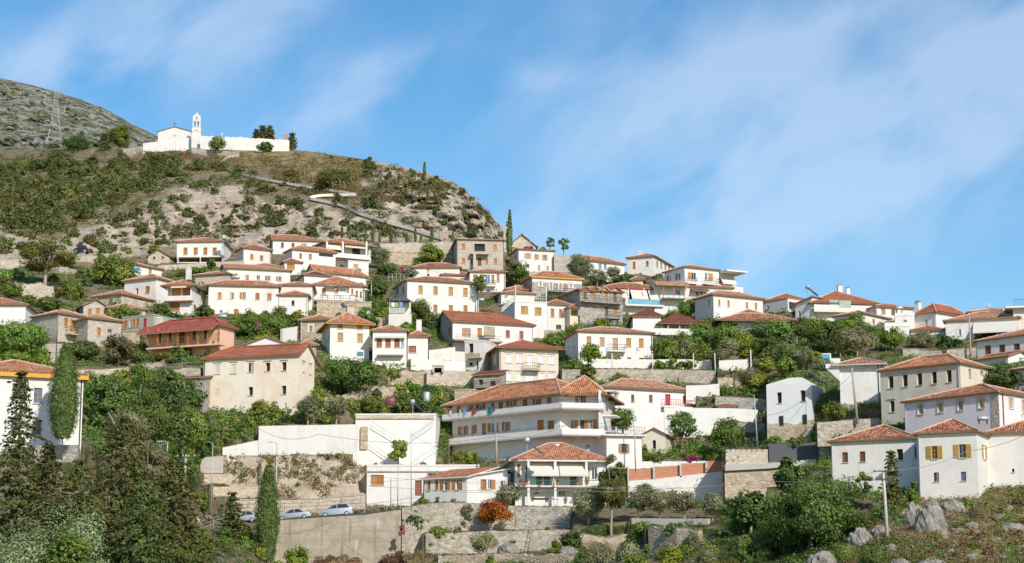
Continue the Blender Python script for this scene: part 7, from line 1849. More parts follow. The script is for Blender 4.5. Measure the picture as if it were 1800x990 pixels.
# ------------------------------------------------------------------ church on the hill
def church():
 h = H('church','white hilltop church with a low gable edged in dark red tiles',278,232,335.5,231,262,D=524,depth=14,roof='gabley',ry=222.5,rx=307,over=.25,tile='tile_brown',cap='tile_brown',cat='church',win=[('o',308.5,238.4,None,1.6,1.6)])
 root = build_house(h)
 q = MB();z = h['zr'];q.box((-.05,-.2,z),(.05,-.1,z + 1.2));q.box((-.4,-.2,z + .7),(-.052,-.1,z + .8));q.box((.052,-.2,z + .7),(.4,-.1,z + .8));q.build('roof_cross',MAT['iron'],h['roof'])
 D = 517;P = at(345,253,D);s = 1 / ppm(P.y)
 r = empty('bell_gable',(P.x,P.y,P.z),0,'white bell gable with two arched openings and a cross, beside the hilltop church','bell tower')
 def Z(py): return z_at(345,py,P) - P.z
 t = .5
 q = MB();q.box((-1.22,-t,-2),(1.22,t,Z(232.6)));q.box((-1.34,-t - .1,Z(232.6)),(1.34,t + .1,Z(231.4)))
 q.box((-1.15,-t,Z(231.4)),(1.15,t,Z(225)))
 for x0,x1 in ((-1.03,-.72),(-.14,.14),(.72,1.03)): q.box((x0,-t,Z(225)),(x1,t,Z(213.6)))
 q.box((-1.03,-t,Z(213.6)),(1.03,t,Z(211)))
 for x0,x1 in ((-1.03,-.2),(.2,1.03)): q.box((x0,-t,Z(211)),(x1,t,Z(207)))
 zb = Z(207);n = 12
 q.prism([(1.03 * math.cos(math.pi * k / n),-t,zb + .85 * math.sin(math.pi * k / n)) for k in range(n + 1)],(0,2 * t,0))
 q.build('bell_wall',MAT['white'],r)
 for xc in (-.43,.43):
  q = MB();q.prism([(xc + .29,-t + .02,Z(213.6))] + [(xc + .29,-t + .02,Z(214.9)),(xc + .15,-t + .02,Z(214.0)),(xc,-t + .02,Z(213.61))][::1],(0,2 * t - .04,0));q.prism([(xc - .29,-t + .02,Z(213.6)),(xc,-t + .02,Z(213.61)),(xc - .15,-t + .02,Z(214.0)),(xc - .29,-t + .02,Z(214.9))],(0,2 * t - .04,0));q.build('arch',MAT['white'],r)
  q = MB();q.tube([(xc,0,Z(218.2)),(xc,0,Z(217)),(xc,0,Z(215.4))],[.19,.13,.06],8);q.build('bell',MAT['iron'],r)
 q = MB();q.box((-.07,-.08,zb + .84),(.07,.08,Z(197.5)));q.box((-.42,-.08,Z(200.2)),(-.072,.08,Z(199.3)));q.box((.072,-.08,Z(200.2)),(.42,.08,Z(199.3)));q.build('cross',MAT['white'],r)
 q = MB();q.box((-.45,-t - .05,Z(230.4)),(.45,-t - .005,Z(228.9)));q.build('plaque',MAT['stone_tan'],r)
 P = at(390,240,514);r = MB();r.box((-.08,-.08,-.6),(.08,.08,1.1));r.box((-.4,-.08,.55),(-.082,.08,.72));r.box((.082,-.08,.55),(.4,.08,.72))
 o = r.build('stone_cross',MAT['white']);o.location = P;tag(o,'little white cross on top of the long churchyard wall','cross')
 P = at(890,440,384);r = empty('bell_gable',P,0,'pale stone bell tower beside the tall thin cypress and chapel','bell tower')
 Z2 = lambda py: z_at(890,py,P) - P.z
 q = MB();w = .52;q.box((-w,-.5,-4),(w,.5,Z2(404)));q.box((-w,-.5,Z2(404)),(-.2,.5,Z2(397)));q.box((.2,-.5,Z2(404)),(w,.5,Z2(397)));q.box((-w,-.5,Z2(397)),(w,.5,Z2(394.5)))
 q.build('bell_wall',MAT['stone_pale'],r)
 q = MB();q.box((-.05,-.05,Z2(394.5)),(.05,.05,Z2(389)));q.box((-.3,-.05,Z2(392)),(-.052,.05,Z2(391.2)));q.box((.052,-.05,Z2(392)),(.3,.05,Z2(391.2)));q.build('cross',MAT['stone_pale'],r)
church()
# chapel gable facing the camera
h = H('stone_chapel','pale stone chapel with a steep gable end, half hidden by the house with bougainvillea',893,432,942,432.5,446,D=386.5,depth=11,roof='gabley',ry=411.5,rx=905,wall='stone_pale',tile='tile_brown',cap='tile_brown',cat='chapel',deep=5);build_house(h)
# ------------------------------------------------------------------ pylon
m_plain('pylon_grey',(0.36,0.38,0.40),0.7)
def pylon():
 P = at(95,258,640);Z = lambda py: z_at(95,py,P) - P.z
 r = empty('lattice_pylon',P,.3,'tall steel lattice power pylon on the hill left of the church','pylon')
 q = MB();lv = [(0,2.6),(Z(235),1.9),(Z(212),1.25),(Z(192),.75),(Z(176),.55),(Z(162),.45),(Z(148),.08)]
 co = lambda z,w: [(-w,-w,z),(w,-w,z),(w,w,z),(-w,w,z)]
 for (z0,w0),(z1,w1) in zip(lv,lv[1:]):
  a,b = co(z0,w0),co(z1,w1)
  for i in range(4):
   j = (i + 1) % 4
   q.tube([a[i],b[i]],.07,4);q.tube([a[i],b[j]],.04,4);q.tube([a[j],b[i]],.04,4);q.tube([b[i],b[j]],.04,4)
 q.build('lattice',MAT['pylon_grey'],r)
 for py,L in ((190,2.9),(176,3.6),(163,2.8)):
  q = MB();z = Z(py)
  for s in (-1,1):
   q.tube([(0,0,z),(s * L,0,z + .25)],.04,4);q.tube([(0,0,z + .9),(s * L,0,z + .25)],.03,4)
  q.build('crossarm',MAT['galv'],r)
  for s in (-1,1):
   q = MB();q.tube([(s * L,0,z + .2),(s * L,0,z - .9)],.08,5);q.build('insulator',MAT['pole_concrete'],r)
pylon()
# ------------------------------------------------------------------ road, path, cars
def strip(name,edge,w,mat,kind='structure',z=0.0,up=False):
 mb = MB();n = len(edge)
 for i in range(n - 1):
  a,b = Vector(edge[i]),Vector(edge[i + 1]);d = (b - a);d.z = 0;d.normalize();bk = Vector((-d.y,d.x,0)) * w
  mb.hexa([a + Vector((0,0,-.6)),b + Vector((0,0,-.6)),b + bk + Vector((0,0,-.6)),a + bk + Vector((0,0,-.6)),a + Vector((0,0,z)),b + Vector((0,0,z)),b + bk + Vector((0,0,z)),a + bk + Vector((0,0,z))])
 o = mb.build(name,MAT[mat]);o['kind'] = kind;return o
ROAD = [(392,921),(440,919),(500,912.5),(560,907.5),(640,902),(704,894),(760,888)]
redge = [at(x,y,246.4) for x,y in ROAD]
strip('road',redge,8.0,'asphalt')
def road_z(px): return float(np.interp(px,[p[0] for p in ROAD],[p.z for p in redge]))
def bevel_mesh(o,w,seg=2):
 bm = bmesh.new();bm.from_mesh(o.data);bmesh.ops.remove_doubles(bm,verts=bm.verts,dist=.0005)
 bmesh.ops.bevel(bm,geom=bm.edges[:],offset=w,segments=seg,affect='EDGES',profile=.6)
 for f in bm.faces: f.smooth = True
 bm.to_mesh(o.data);bm.free()
m_plain('car_silver',(0.50,0.52,0.54),0.28,0.55,var=.02)
m_plain('car_dark',(0.03,0.035,0.05),0.25,0.3,var=.02)
m_plain('rubber',(0.02,0.02,0.02),0.8)
m_plain('light_red',(0.35,0.02,0.02),0.3)
m_plain('light_clear',(0.7,0.72,0.75),0.15)
def car(px0,px1,D,label,kind,paint='car_silver',py=None):
 xm = (px0 + px1) / 2;P = at(xm,900,D)
 zA,zB = (road_z(px0),road_z(px1)) if py is None else (z_at(px0,py,P),) * 2
 L = (px1 - px0) / ppm(D);pitch = math.atan2(zB - zA,L)
 r = empty('parked_car',(P.x,P.y,(zA + zB) / 2 + .01),0,label,'car','cars parked along the road');r.rotation_euler = (0,-pitch,0)
 k = L / 4.3
 if kind == 'mpv':      # front to the left (-x): body profile and glasshouse profile, x z
  body = [(-2.1,.25),(-2.14,.62),(-1.95,.84),(-1.15,1.02),(2.0,1.06),(2.12,.80),(2.1,.28)]
  cab = [(-1.25,1.0),(-.35,1.52),(.4,1.60),(1.55,1.55),(2.02,1.03)]
  wx = (-1.32,1.34)
 elif kind == 'sedan':
  body = [(-2.1,.26),(-2.13,.60),(-2.0,.74),(-1.0,.88),(1.35,.92),(2.08,.88),(2.13,.55),(2.08,.28)]
  cab = [(-1.05,.86),(-.35,1.34),(.15,1.40),(.85,1.36),(1.5,.90)]
  wx = (-1.30,1.28)
 else:
  body = [(-2.1,.26),(-2.13,.62),(-1.95,.78),(-1.1,.92),(1.9,.95),(2.1,.82),(2.1,.28)]
  cab = [(-1.15,.90),(-.35,1.40),(.4,1.46),(1.3,1.38),(1.95,.93)]
  wx = (-1.32,1.30)
 hw = .86
 def prof(p,w0,w1,z0,z1):
  return [[(x * k,s * (w0 + (w1 - w0) * max(0,min(1,(z - z0) / (z1 - z0)))),z * 1.0) for x,z in p] for s in (-1,1)]
 mb = MB()
 for p,w0,w1,z0,z1 in ((body,hw,hw - .05,.25,1.0),(cab,hw - .06,hw - .24,.9,1.55)):
  A_,B_ = prof(p,w0,w1,z0,z1);n = len(p);i = len(mb.v);mb.v += A_ + B_
  mb.f.append([i + j for j in range(n)]);mb.f.append([i + n + j for j in range(n)][::-1]);mb.mi += [0,0]
  for j in range(n):
   mb.f.append([i + j,i + n + j,i + n + (j + 1) % n,i + (j + 1) % n]);mb.mi.append(0)
 b = mb.build('body',MAT[paint],r); 
 bm = bmesh.new();bm.from_mesh(b.data);bmesh.ops.recalc_face_normals(bm,faces=bm.faces);bm.to_mesh(b.data);bm.free();bevel_mesh(b,.05,2)
 def shrink(p,f):
  cx = sum(q[0] for q in p) / len(p);cz = sum(q[1] for q in p) / len(p);return [(cx + (x - cx) * f,cz + (z - cz) * f) for x,z in p]
 for s in (-1,1):
  g = shrink(cab,.82);xs = [q[0] for q in g];mid = .18
  for a0,a1 in ((min(xs),mid - .05),(mid + .05,max(xs))):
   pts = []
   for j in range(len(g)):
    (x0,z0),(x1,z1) = g[j],g[(j + 1) % len(g)]
    if a0 <= x0 <= a1: pts.append((x0,z0))
    for c in (a0,a1):
     if (x0 - c) * (x1 - c) < 0: pts.append((c,z0 + (z1 - z0) * (c - x0) / (x1 - x0)))
   if len(pts) < 3: continue
   cx = sum(q[0] for q in pts) / len(pts);cz = sum(q[1] for q in pts) / len(pts);pts.sort(key=lambda q: math.atan2(q[1] - cz,q[0] - cx))
   wv = lambda z: (hw - .06) + (-.18) * max(0,min(1,(z - .9) / .65)) + .012
   q = MB();q.poly([(x * k,s * wv(z),z) for x,z in (pts if s < 0 else pts[::-1])]);q.build('side_window',MAT['glass'],r)
 wsx = [(cab[0][0] + .08,cab[0][1] + .04),(cab[1][0] - .04,cab[1][1] - .05)]
 q = MB();q.poly([(wsx[0][0] * k - .03,.66,wsx[0][1]),(wsx[0][0] * k - .03,-.66,wsx[0][1]),(wsx[1][0] * k - .03,-.56,wsx[1][1]),(wsx[1][0] * k - .03,.56,wsx[1][1])]);q.build('windscreen',MAT['glass'],r)
 for x in wx:
  for s in (-1,1):
   n = 20;y0,y1 = s * (hw - .16),s * (hw + .02);R_ = .31;mb = MB()
   ring = lambda rr,y: [(x * k + rr * math.cos(6.2832 * j / n),y,.31 + rr * math.sin(6.2832 * j / n)) for j in range(n)]
   i = len(mb.v);mb.v += ring(R_,y0) + ring(R_,y1) + ring(R_ * .66,y1 + s * .002)
   for j in range(n):
    mb.f.append([i + j,i + (j + 1) % n,i + n + (j + 1) % n,i + n + j]);mb.f.append([i + n + j,i + n + (j + 1) % n,i + 2 * n + (j + 1) % n,i + 2 * n + j]);mb.mi += [0,0]
   w = mb.build('wheel',MAT['rubber'],r)
   mb = MB();i = 0;mb.v += ring(R_ * .66,y1 + s * .006);mb.v.append((x * k,y1 + s * .03,.31))
   for j in range(n): mb.f.append([j,(j + 1) % n,n]);mb.mi.append(0)
   mb.build('rim',MAT['steel'],w)
 for s in (-1,1):
  q = MB();q.box((-2.12 * k,s * .68 - .14,.58),(-1.98 * k,s * .68 + .14,.74));q.build('headlight',MAT['light_clear'],r)
  q = MB();q.box((2.0 * k,s * .74 - .11,.66),(2.125 * k,s * .74 + .115,.86));q.build('taillight',MAT['light_red'],r)
 return r
car(561,622,251.0,'silver people carrier parked furthest up the slope by the white garage block','mpv')
car(484.5,549,251.0,'silver saloon car parked between the pointed cypress and the people carrier','sedan')
car(414,452,247.7,'silver hatchback mostly hidden behind the spiky conifer','hatch')
car(112,138,357.0,'dark car half hidden on the hill road beside the airy yellow-green tree','hatch','car_dark',446)
m_plaster('path_stone',(0.80,0.74,0.63),(0.6,0.54,0.44),0.4)
def path():
 for k,line in enumerate(PATH):
  mb = MB();P = []
  for (x0,y0),(x1,y1) in zip(line,line[1:]):
   for j in range(5): P.append((x0 + (x1 - x0) * j / 5,y0 + (y1 - y0) * j / 5))
  P.append(line[-1]);Q = [ground(x,y) for x,y in P]
  for it in range(2): Q = [Q[0]] + [(Q[i - 1] + Q[i] * 2 + Q[i + 1]) / 4 for i in range(1,len(Q) - 1)] + [Q[-1]]
  for a,b in zip(Q,Q[1:]):
   a = a - Vector((0,1.2,-.5));b = b - Vector((0,1.2,-.5));bk = Vector((0,2.4,0));dn = Vector((0,0,-.6))
   mb.hexa([a + dn,b + dn,b + bk + dn,a + bk + dn,a,b,b + bk,a + bk])
  o = mb.build('path',MAT['path_stone']);o['kind'] = 'structure'
path()
def rail(name,pts,label,cat,h=1.0,step=2.0,mat='galv',bars=2,r=.03,base=None):
 root = empty(name,pts[0],0,label,cat);o0 = Vector(pts[0])
 q = MB();P = [Vector(p) - o0 for p in pts]
 for b in range(bars):
  z = h * (b + 1) / bars
  q.tube([p + Vector((0,0,z)) for p in P],r,5)
 q.build('rail',MAT[mat],root)
 for a,b in zip(P,P[1:]):
  n = max(1,int((b - a).length / step))
  for i in range(n):
   p = a.lerp(b,i / n);q = MB();q.tube([p - Vector((0,0,.15)),p + Vector((0,0,h))],r * 1.1,5);q.build('post',MAT[mat],root)
 return root
rail('guard_rail',[at(x,y,246.6) for x,y in ((640,902),(680,897),(704,893),(735,889.5))],'grey pipe railing on the road edge before the white garage block','railing',1.05,2.2)
rail('guard_rail',[at(x,y,233.5) for x,y in ((352,933),(375,926.5),(395,920))],'grey railing beside the three people walking','railing',1.05,1.2,bars=3)
rail('path_railing',[ground(x,y) + Vector((0,-1.1,.5)) for x,y in ((478,320),(495.5,323),(520.7,328),(553.5,333),(589,338),(622,343))],'wooden railing along the upper arm of the zigzag path','railing',1.0,2.5,'wood',r=.06)
rail('wire_fence',[at(x,y,256.6) for x,y in ((405,906),(470,906),(560,903),(640,897))],'tall thin wire fence posts behind the parked cars','fence',1.9,2.0,'iron',bars=2,r=.022)
rail('wire_fence',[ground(x,y) for x,y in ((286,651),(320,648),(352,645))],'wire fence on the rubble wall below the pink house','fence',1.5,2.4,'steel',r=.03)
rail('roof_fence',[at(x,y,249.3) for x,y in ((1276,790),(1350,790))],'thin iron fence on the square stone parapet at the road bend','fence',1.0,.6,'iron')
rail('yard_railing',[at(x,y,356) for x,y in ((683,493),(724,493))],'pale terrace railing left of the house with the orange cross','railing',1.2,.7,'galv')
# ------------------------------------------------------------------ poles and lamps
def pole(px,yb,yt,label,D=None,kind='lamp',r=.06,xt=None,mat='galv',cat=None):
 P = ground(px,yb) if D is None else at(px,yb,D);top = z_at(px,yt,P) - P.z
 lean = ((xt or px) - px) / ppm(P.y)
 o = empty({'lamp': 'street_lamp','power': 'utility_pole','plain': 'metal_pole','aerial': 'antenna'}[kind],P,0,label,cat or {'lamp': 'street lamp','power': 'utility pole','plain': 'pole','aerial': 'antenna'}[kind])
 q = MB();q.tube([(0,0,-.5),(lean / 2,0,top / 2),(lean,0,top)],[r * 1.35,r * 1.1,r * .8],8);q.build('pole',MAT[mat],o,True)
 if kind == 'lamp':
  q = MB();q.tube([(lean,0,top - .05),(lean - .35,-.1,top + .12),(lean - .8,-.2,top + .1)],.04,6);q.build('arm',MAT[mat],o)
  q = MB();q.box((lean - 1.15,-.34,top + .03),(lean - .55,-.1,top + .16));q.build('lamp_head',MAT['galv'],o)
 if kind == 'power':
  for z,L in ((top - .35,1.0),(top - 1.15,.75)):
   q = MB();q.box((lean - L,-.17,z),(lean + L,-.07,z + .1));q.build('crossarm',MAT['iron'],o)
   for s in (-.9,-.3,.3,.9):
    q = MB();q.tube([(lean + s * L,-.12,z + .1),(lean + s * L,-.12,z + .2),(lean + s * L,-.12,z + .33)],[.05,.08,.04],6);q.build('insulator',MAT['pole_concrete'] if z > top - 1 else MAT['rust'],o)
 if kind == 'aerial':
  q = MB()
  for i in range(4): q.box((lean - .45 + i * .05,-.015,top - .12 - i * .16),(lean + .45 - i * .05,.015,top - .09 - i * .16))
  q.build('dipoles',MAT['galv'],o)
 return P + Vector((lean,0,top))
pA = pole(322,868,799,'leaning pale electricity pole with two crossarms in the thicket',D=214,kind='power',r=.15,xt=325,mat='pole_wood')
pB = pole(1560,948,823,'tall grey electricity pole in front of the farmhouse on the rocks',kind='power',r=.14,xt=1556.5,mat='pole_concrete')
pC = pole(1507,738,647,'wooden pole in front of the white house with the overhang',D=245.5,kind='plain',r=.13,xt=1500,mat='pole_wood',cat='utility pole')
pD = pole(1707,640,553,'tall wooden pole before the cream awning house',D=283,kind='plain',r=.12,mat='pole_wood',cat='utility pole')
pole(371,900,779,'street lamp beside the stepped garden walls above the walking people',D=241)
pole(484,912,779,'street lamp right of the pointed cypress',D=247.2)
pole(294,800,778,'street lamp half hidden in the thicket near the electricity pole',D=214)
pE = pole(723,890,757,'thin tall steel pole in front of the white garage block',D=246,kind='plain',r=.05,xt=721.5)
pole(699,888,818,'thin bluish pole against the white garage block',D=257,kind='plain',r=.05)
pF = pole(873,812,762,'wooden pole behind the awning house roof',D=254,kind='plain',r=.12,xt=872,mat='pole_wood')
pole(1117.5,823,720,'steel pole at the corner of the annex with the railed terrace',D=255,kind='lamp',r=.06,xt=1114.5)
pole(1332,790,694,'leaning steel pole left of the unfinished house',D=252,kind='plain',r=.07,xt=1327.5)
pG = pole(652.5,532,494,'street lamp at the right end of the dining terrace',D=336)
pole(98,640,578,'street lamp in front of the grey stone house with the iron balcony',D=268,kind='plain',r=.06,mat='iron',cat='street lamp')
pole(931.5,440,416,'thin lamp post on the skyline right of the chapel',D=384,r=.04)
pole(948,442,419,'second thin lamp post on the skyline, nearer the airy trees',D=384,r=.04)
pole(772,424,399,'lamp post against the pale cliff near the end of the path',D=386,r=.04,mat='iron')
pole(862,420,402,'lamp post against the pale cliff behind the large stone house',D=388,r=.04,mat='iron')
pole(1321,690,615,'pale concrete post among the trees above the unfinished house',D=284,kind='plain',r=.12,mat='pole_concrete',cat='utility pole')
for i,x in enumerate((1076,1147,1219,1257)):
 pole(x,650,621,'white arbour post holding up the vines above the rubble terrace wall',D=296.5,kind='plain',r=.07,mat='white',cat='post')
 TREES.append(None)
for o in [q for q in COL.objects if q.get('category') == 'post']: o['group'] = 'arbour posts'
pole(777,700,689,'thin white stake near the arched oven wall',kind='plain',r=.05,mat='white',cat='stake')
pole(804.5,701,692,'second thin white stake, nearer the hotel roof',kind='plain',r=.05,mat='white',cat='stake')
def cable(pts,sag,label,mat='cable_dark',r=.022):
 q = MB();P = []
 for a,b in zip(pts,pts[1:]):
  a,b = Vector(a),Vector(b)
  for j in range(13):
   t = j / 12
   if P and j == 0: continue
   P.append(a.lerp(b,t) - Vector((0,0,4 * sag * t * (1 - t))))
 o0 = P[0].copy();q.tube([p - o0 for p in P],r,4);o = q.build('power_cable',MAT[mat]);o.location = o0
 tag(o,label,'cable');return o
cable([at(735,860,236),at(1030,857,226),at(1340,845,212),pB - Vector((.3,.1,.25))],.5,'upper straw coloured cable crossing in front of the awning house and bricks','cable',.024)
cable([at(640,854,238),at(1000,862,226),at(1200,856,220)],.3,'lower straw coloured cable crossing in front of the awning house','cable',.022)
cable([pB + Vector((.5,-.1,-.2)),at(1700,793,190),at(1850,740,180)],.5,'straw cable rising right from the tall grey electricity pole','cable',.022)
cable([at(640,836,240),at(900,850,232),at(1180,856,224)],.2,'thin pale cable over the garage block and shuttered wing','cable',.018)
cable([pC - Vector((0,0,.6)),at(1445,668,252),at(1340,730,250)],1.2,'black cable hanging left from the wooden pole over the unfinished house')
cable([at(454,753,255),at(560,763,252),pF - Vector((0,0,.4))],1.0,'dark cable sagging across the long white boundary wall')
cable([pA - Vector((0,.1,.3)),at(250,825,205),at(120,835,190)],.6,'pale cable running left from the leaning electricity pole','cable',.02)
cable([pA + Vector((.3,-.1,-1.1)),at(430,815,222),at(560,822,236),at(640,836,240)],.5,'pale cable running right from the leaning electricity pole to the garage block','cable',.02)
# ------------------------------------------------------------------ solar heaters, dishes, tanks
def solar(px,py,D,label,w=1.3,flip=1,s=1.0):
 P = at(px,py,D);r = empty('solar_heater',P,0,label,'solar water heater');r.scale = (s,s,s)
 q = MB();q.tube([(-.35,-.5,0),(-.35,-.5,1.7)],.035,5);q.tube([(-.35,.5,0),(-.35,.5,1.7)],.035,5);q.tube([(1.5 * flip,-.5,0),(1.5 * flip,.5,0)],.03,5);q.tube([(-.35,-.5,.1),(1.5 * flip,-.5,.1)],.03,5);q.build('stand',MAT['steel'],r)
 q = MB();q.prism([(-.25 * flip,-.6,1.5),(1.5 * flip,-.6,.1),(1.56 * flip,-.6,.18),(-.19 * flip,-.6,1.58)],(0,1.2,0));q.build('collector',MAT['panel_blue'],r)
 q = MB();q.tube([(-.35 * flip,-.75,1.75),(-.35 * flip,-.6,1.75),(-.35 * flip,.6,1.75),(-.35 * flip,.75,1.75)],[.2,.33,.33,.2],12);q.build('tank',MAT['galv'],r,True)
solar(397,438,371,'solar water heater at the right corner of the white house with the dark porch',s=1.2)
solar(932,803,246.5,'solar water heater on the hipped roof of the awning house',s=1.15)
solar(730,728,268,'white solar water heater on the stair building roof',s=.95)
solar(1423,521,330,'tilted solar water heater on the skyline beside the red hip house',flip=1,s=.9)
def tank(px,py,D,w,h,label,mat,stilts=0.0,upright=False):
 P = at(px,py,D);k = 1 / ppm(D);r = empty('water_tank',P,0,label,'water tank');q = MB();R_ = h * k / 2;L = w * k / 2
 if upright: q.tube([(0,0,0),(0,0,.05),(0,0,h * k - .05),(0,0,h * k)],[L * .95,L,L,L * .8],14)
 else: q.tube([(-L,0,stilts + R_),(-L * .92,0,stilts + R_),(L * .92,0,stilts + R_),(L,0,stilts + R_)],[R_ * .6,R_,R_,R_ * .6],14)
 q.build('tank_body',MAT[mat],r,True)
 q = MB()
 for x in (-L * .7,L * .7): q.tube([(x,-.2,-.3),(x,-.2,stilts + R_ * .4)],.05,5);q.tube([(x,.2,-.3),(x,.2,stilts + R_ * .4)],.05,5)
 if stilts: q.build('stand',MAT['rust'],r)
tank(391,566,300,16,6.5,'grey water tank on stilts above the garden right of the pink house','galv',.6)
tank(414,492,352,15,6,'grey water tank on the roof behind the broad white house','galv',.2)
tank(687,714,270,16,17,'dark red tank lying under the tree left of the stair building','red_tank')
tank(1581,547,315,13,7,'grey water tank on the roof beside the wide red hip','galv',.2)
tank(1728,741,221,20,8,'pale blue-grey water tank lying behind the farmhouse roof','galv',.1)
tank(846,531,331,10,6,'grey tank on a white block left of the roof terrace','galv',.1)
tank(750,705,266,12,16,'pale square tank between the dark tree and the laundry balcony','galv',0,True)
def dish(px,py,D,d,label,mat='galv',az=-20):
 P = at(px,py,D);r = empty('satellite_dish',P,R(az),label,'satellite dish');R_ = d / ppm(D) / 2;q = MB();n = 18
 q.v.append((0,.12,0))
 for k,rr in ((1,.5),(2,1.0)):
  for j in range(n): q.v.append((rr * R_ * math.cos(6.2832 * j / n),.12 - .12 * rr * rr,rr * R_ * math.sin(6.2832 * j / n)))
 for j in range(n):
  q.f.append([0,1 + j,1 + (j + 1) % n]);q.f.append([1 + j,1 + n + j,1 + n + (j + 1) % n,1 + (j + 1) % n]);q.mi += [0,0]
 o = q.build('reflector',MAT[mat],r,True);r.rotation_euler = (R(-25),0,R(az))
 q = MB();q.tube([(0,.1,0),(0,.5,-.15),(0,.5,-R_ * 1.6)],.03,5);q.tube([(0,0,-R_),(0,-R_ * .8,-.1)],.02,5);q.box((-.06,-R_ * .9,-.16),(.06,-R_ * .75,-.04));q.build('mount',MAT['steel'],r)
dish(648,549,314,8,'white satellite dish right of the stone chimney')
dish(604,537,328,11,'dark mesh satellite dish on the wall under the dining terrace','iron',30)
dish(1121.5,614,302.5,8,'large satellite dish on the wall with five pale shutters','steel',35)
dish(889,520.5,343,8,'white satellite dish behind the white roof terrace')
dish(1069,494,356,5.5,'small white satellite dish above the three big awnings')
dish(1262,551,324,7,'dish leaning at the foot of the long cream-white house','galv',20)
# ------------------------------------------------------------------ hotel balconies and laundry
def hotel_balconies():
 A,B = HOTEL_A,HOTEL_B;root = A['root'];Mi = A['Mi']
 a0 = Vector((A['A'].x,A['A'].y,0));u = A['u'];nrm = -A['back'];b1 = Vector((B['B'].x,B['B'].y,0));nb = -B['back']
 for lvl,(py,pb) in enumerate(((716.7,725.5),(761.5,771.0))):
  s = u.dot(Vector((0,0,0)) - a0)
  def onleft(px,off):          # plan point on the line parallel to the left facade
   o = a0 + nrm * off;d = pix_dir(px,py);d2 = Vector((d.x,d.y,0))
   t = (o.x * d2.y - o.y * d2.x) / (u.y * d2.x - u.x * d2.y);return o + u * t
  L0 = onleft(777 if lvl == 0 else 775,1.3);K = onleft(899,1.3);KC = onleft(988,1.3);E = b1 + nb * 1.4 + B['u'] * .7;E2 = b1 + B['u'] * .7
  zt = z_at(899,py,K);zb = z_at(899,pb,K);zs = zb - .16
  inn = [a0 - u * 1.0,a0 + u * ((K - a0).dot(u) + .2),Vector((B['A'].x,B['A'].y,0)) + Vector((0,.3,0)),E2 + Vector((0,.3,0))]
  poly = [L0,K,KC,E,E2 + Vector((0,.35,0)),Vector((B['A'].x,B['A'].y + .35,0)),a0 + A['back'] * .2 - u * 1.0]
  loc = lambda p,z: Mi @ Vector((p.x,p.y,z))
  q = MB();q.prism([loc(p,zs) for p in poly],(0,0,zb - zs));o = q.build('balcony',MAT['white'],root)
  q = MB()
  for p0,p1 in ((L0,K),(K,KC),(KC,E),(E,E2),(a0 - u * 1.0,L0)):
   d = (p1 - p0).normalized();bk = Vector((-d.y,d.x,0)) * .12
   q.hexa([loc(p0,zs - .02),loc(p1,zs - .02),loc(p1 + bk,zs - .02),loc(p0 + bk,zs - .02),loc(p0,zt),loc(p1,zt),loc(p1 + bk,zt),loc(p0 + bk,zt)])
  q.build('parapet',MAT['white'],o)
  q = MB()
  for p0,p1 in ((L0,KC),(KC,E),(E,E2)):
   for dz in (.22,.42): q.tube([loc(p0,zt + dz),loc(p1,zt + dz)],.018,4)
   n = int((p1 - p0).length / 2) + 1
   for i in range(n + 1): q.tube([loc(p0.lerp(p1,i / n),zt - .01),loc(p0.lerp(p1,i / n),zt + .43)],.018,4)
  q.build('railing',MAT['iron'],o)
  if lvl == 0:
   for px,w,hh,m,lab in ((816.5,5,10,'cloth_blue','light blue towel hanging on the hotel balcony'),(832.5,7,11,'cloth_red','crimson towel hanging on the hotel balcony'),(861,10,13,'cloth_teal','big teal sheet hanging on the hotel balcony'),(868.5,4,9,'canvas_grey','black cloth beside the big teal sheet'),(839,4,6,'canvas_grey','small dark cloth beside the crimson towel'),(792,5,7,'cloth_white','white cloth at the left end of the hotel balcony'),(808.5,3.5,8,'canvas_cream','cream cloth left of the light blue towel')):
    p = onleft(px,1.42);ww = w / ppm(p.y);q = MB();z1 = zt + .42
    n = 5
    for i in range(n):
     f0,f1 = i / n,(i + 1) / n;q.hexa([p + u * (ww * (f0 - .5)) + nrm * (.02 * (i % 2)) + Vector((0,0,z1 - hh / ppm(p.y))),p + u * (ww * (f1 - .5)) + nrm * (.02 * ((i + 1) % 2)) + Vector((0,0,z1 - hh / ppm(p.y) - .03)),p + u * (ww * (f1 - .5)) + nrm * (.02 * ((i + 1) % 2) - .012) + Vector((0,0,z1 - hh / ppm(p.y) - .03)),p + u * (ww * (f0 - .5)) + nrm * (.02 * (i % 2) - .012) + Vector((0,0,z1 - hh / ppm(p.y))),
                p + u * (ww * (f0 - .5)) + nrm * .0 + Vector((0,0,z1)),p + u * (ww * (f1 - .5)) + Vector((0,0,z1)),p + u * (ww * (f1 - .5)) - nrm * .012 + Vector((0,0,z1)),p + u * (ww * (f0 - .5)) - nrm * .012 + Vector((0,0,z1))])
    o2 = q.build('laundry',MAT[m]);tag(o2,lab,'laundry')
 # side wing slab and the corner wall at the right end
 q = MB();F = B['faces']['F'];q.box((B['W'] / 2 + .01,-1.2,-3),(B['W'] / 2 + .3,1.5,B['H'] - .2))
 o = q.build('corner_wall',MAT['white'],B['root'])
 for py in (687,730,757):
  _,z = B['hit'](F,1055,py);q = MB();q.box((B['W'] / 2 + .32,0,z - .14),(B['W'] / 2 + 2.1,3,z));q.build('side_slab',MAT['white'],B['root'])
hotel_balconies()
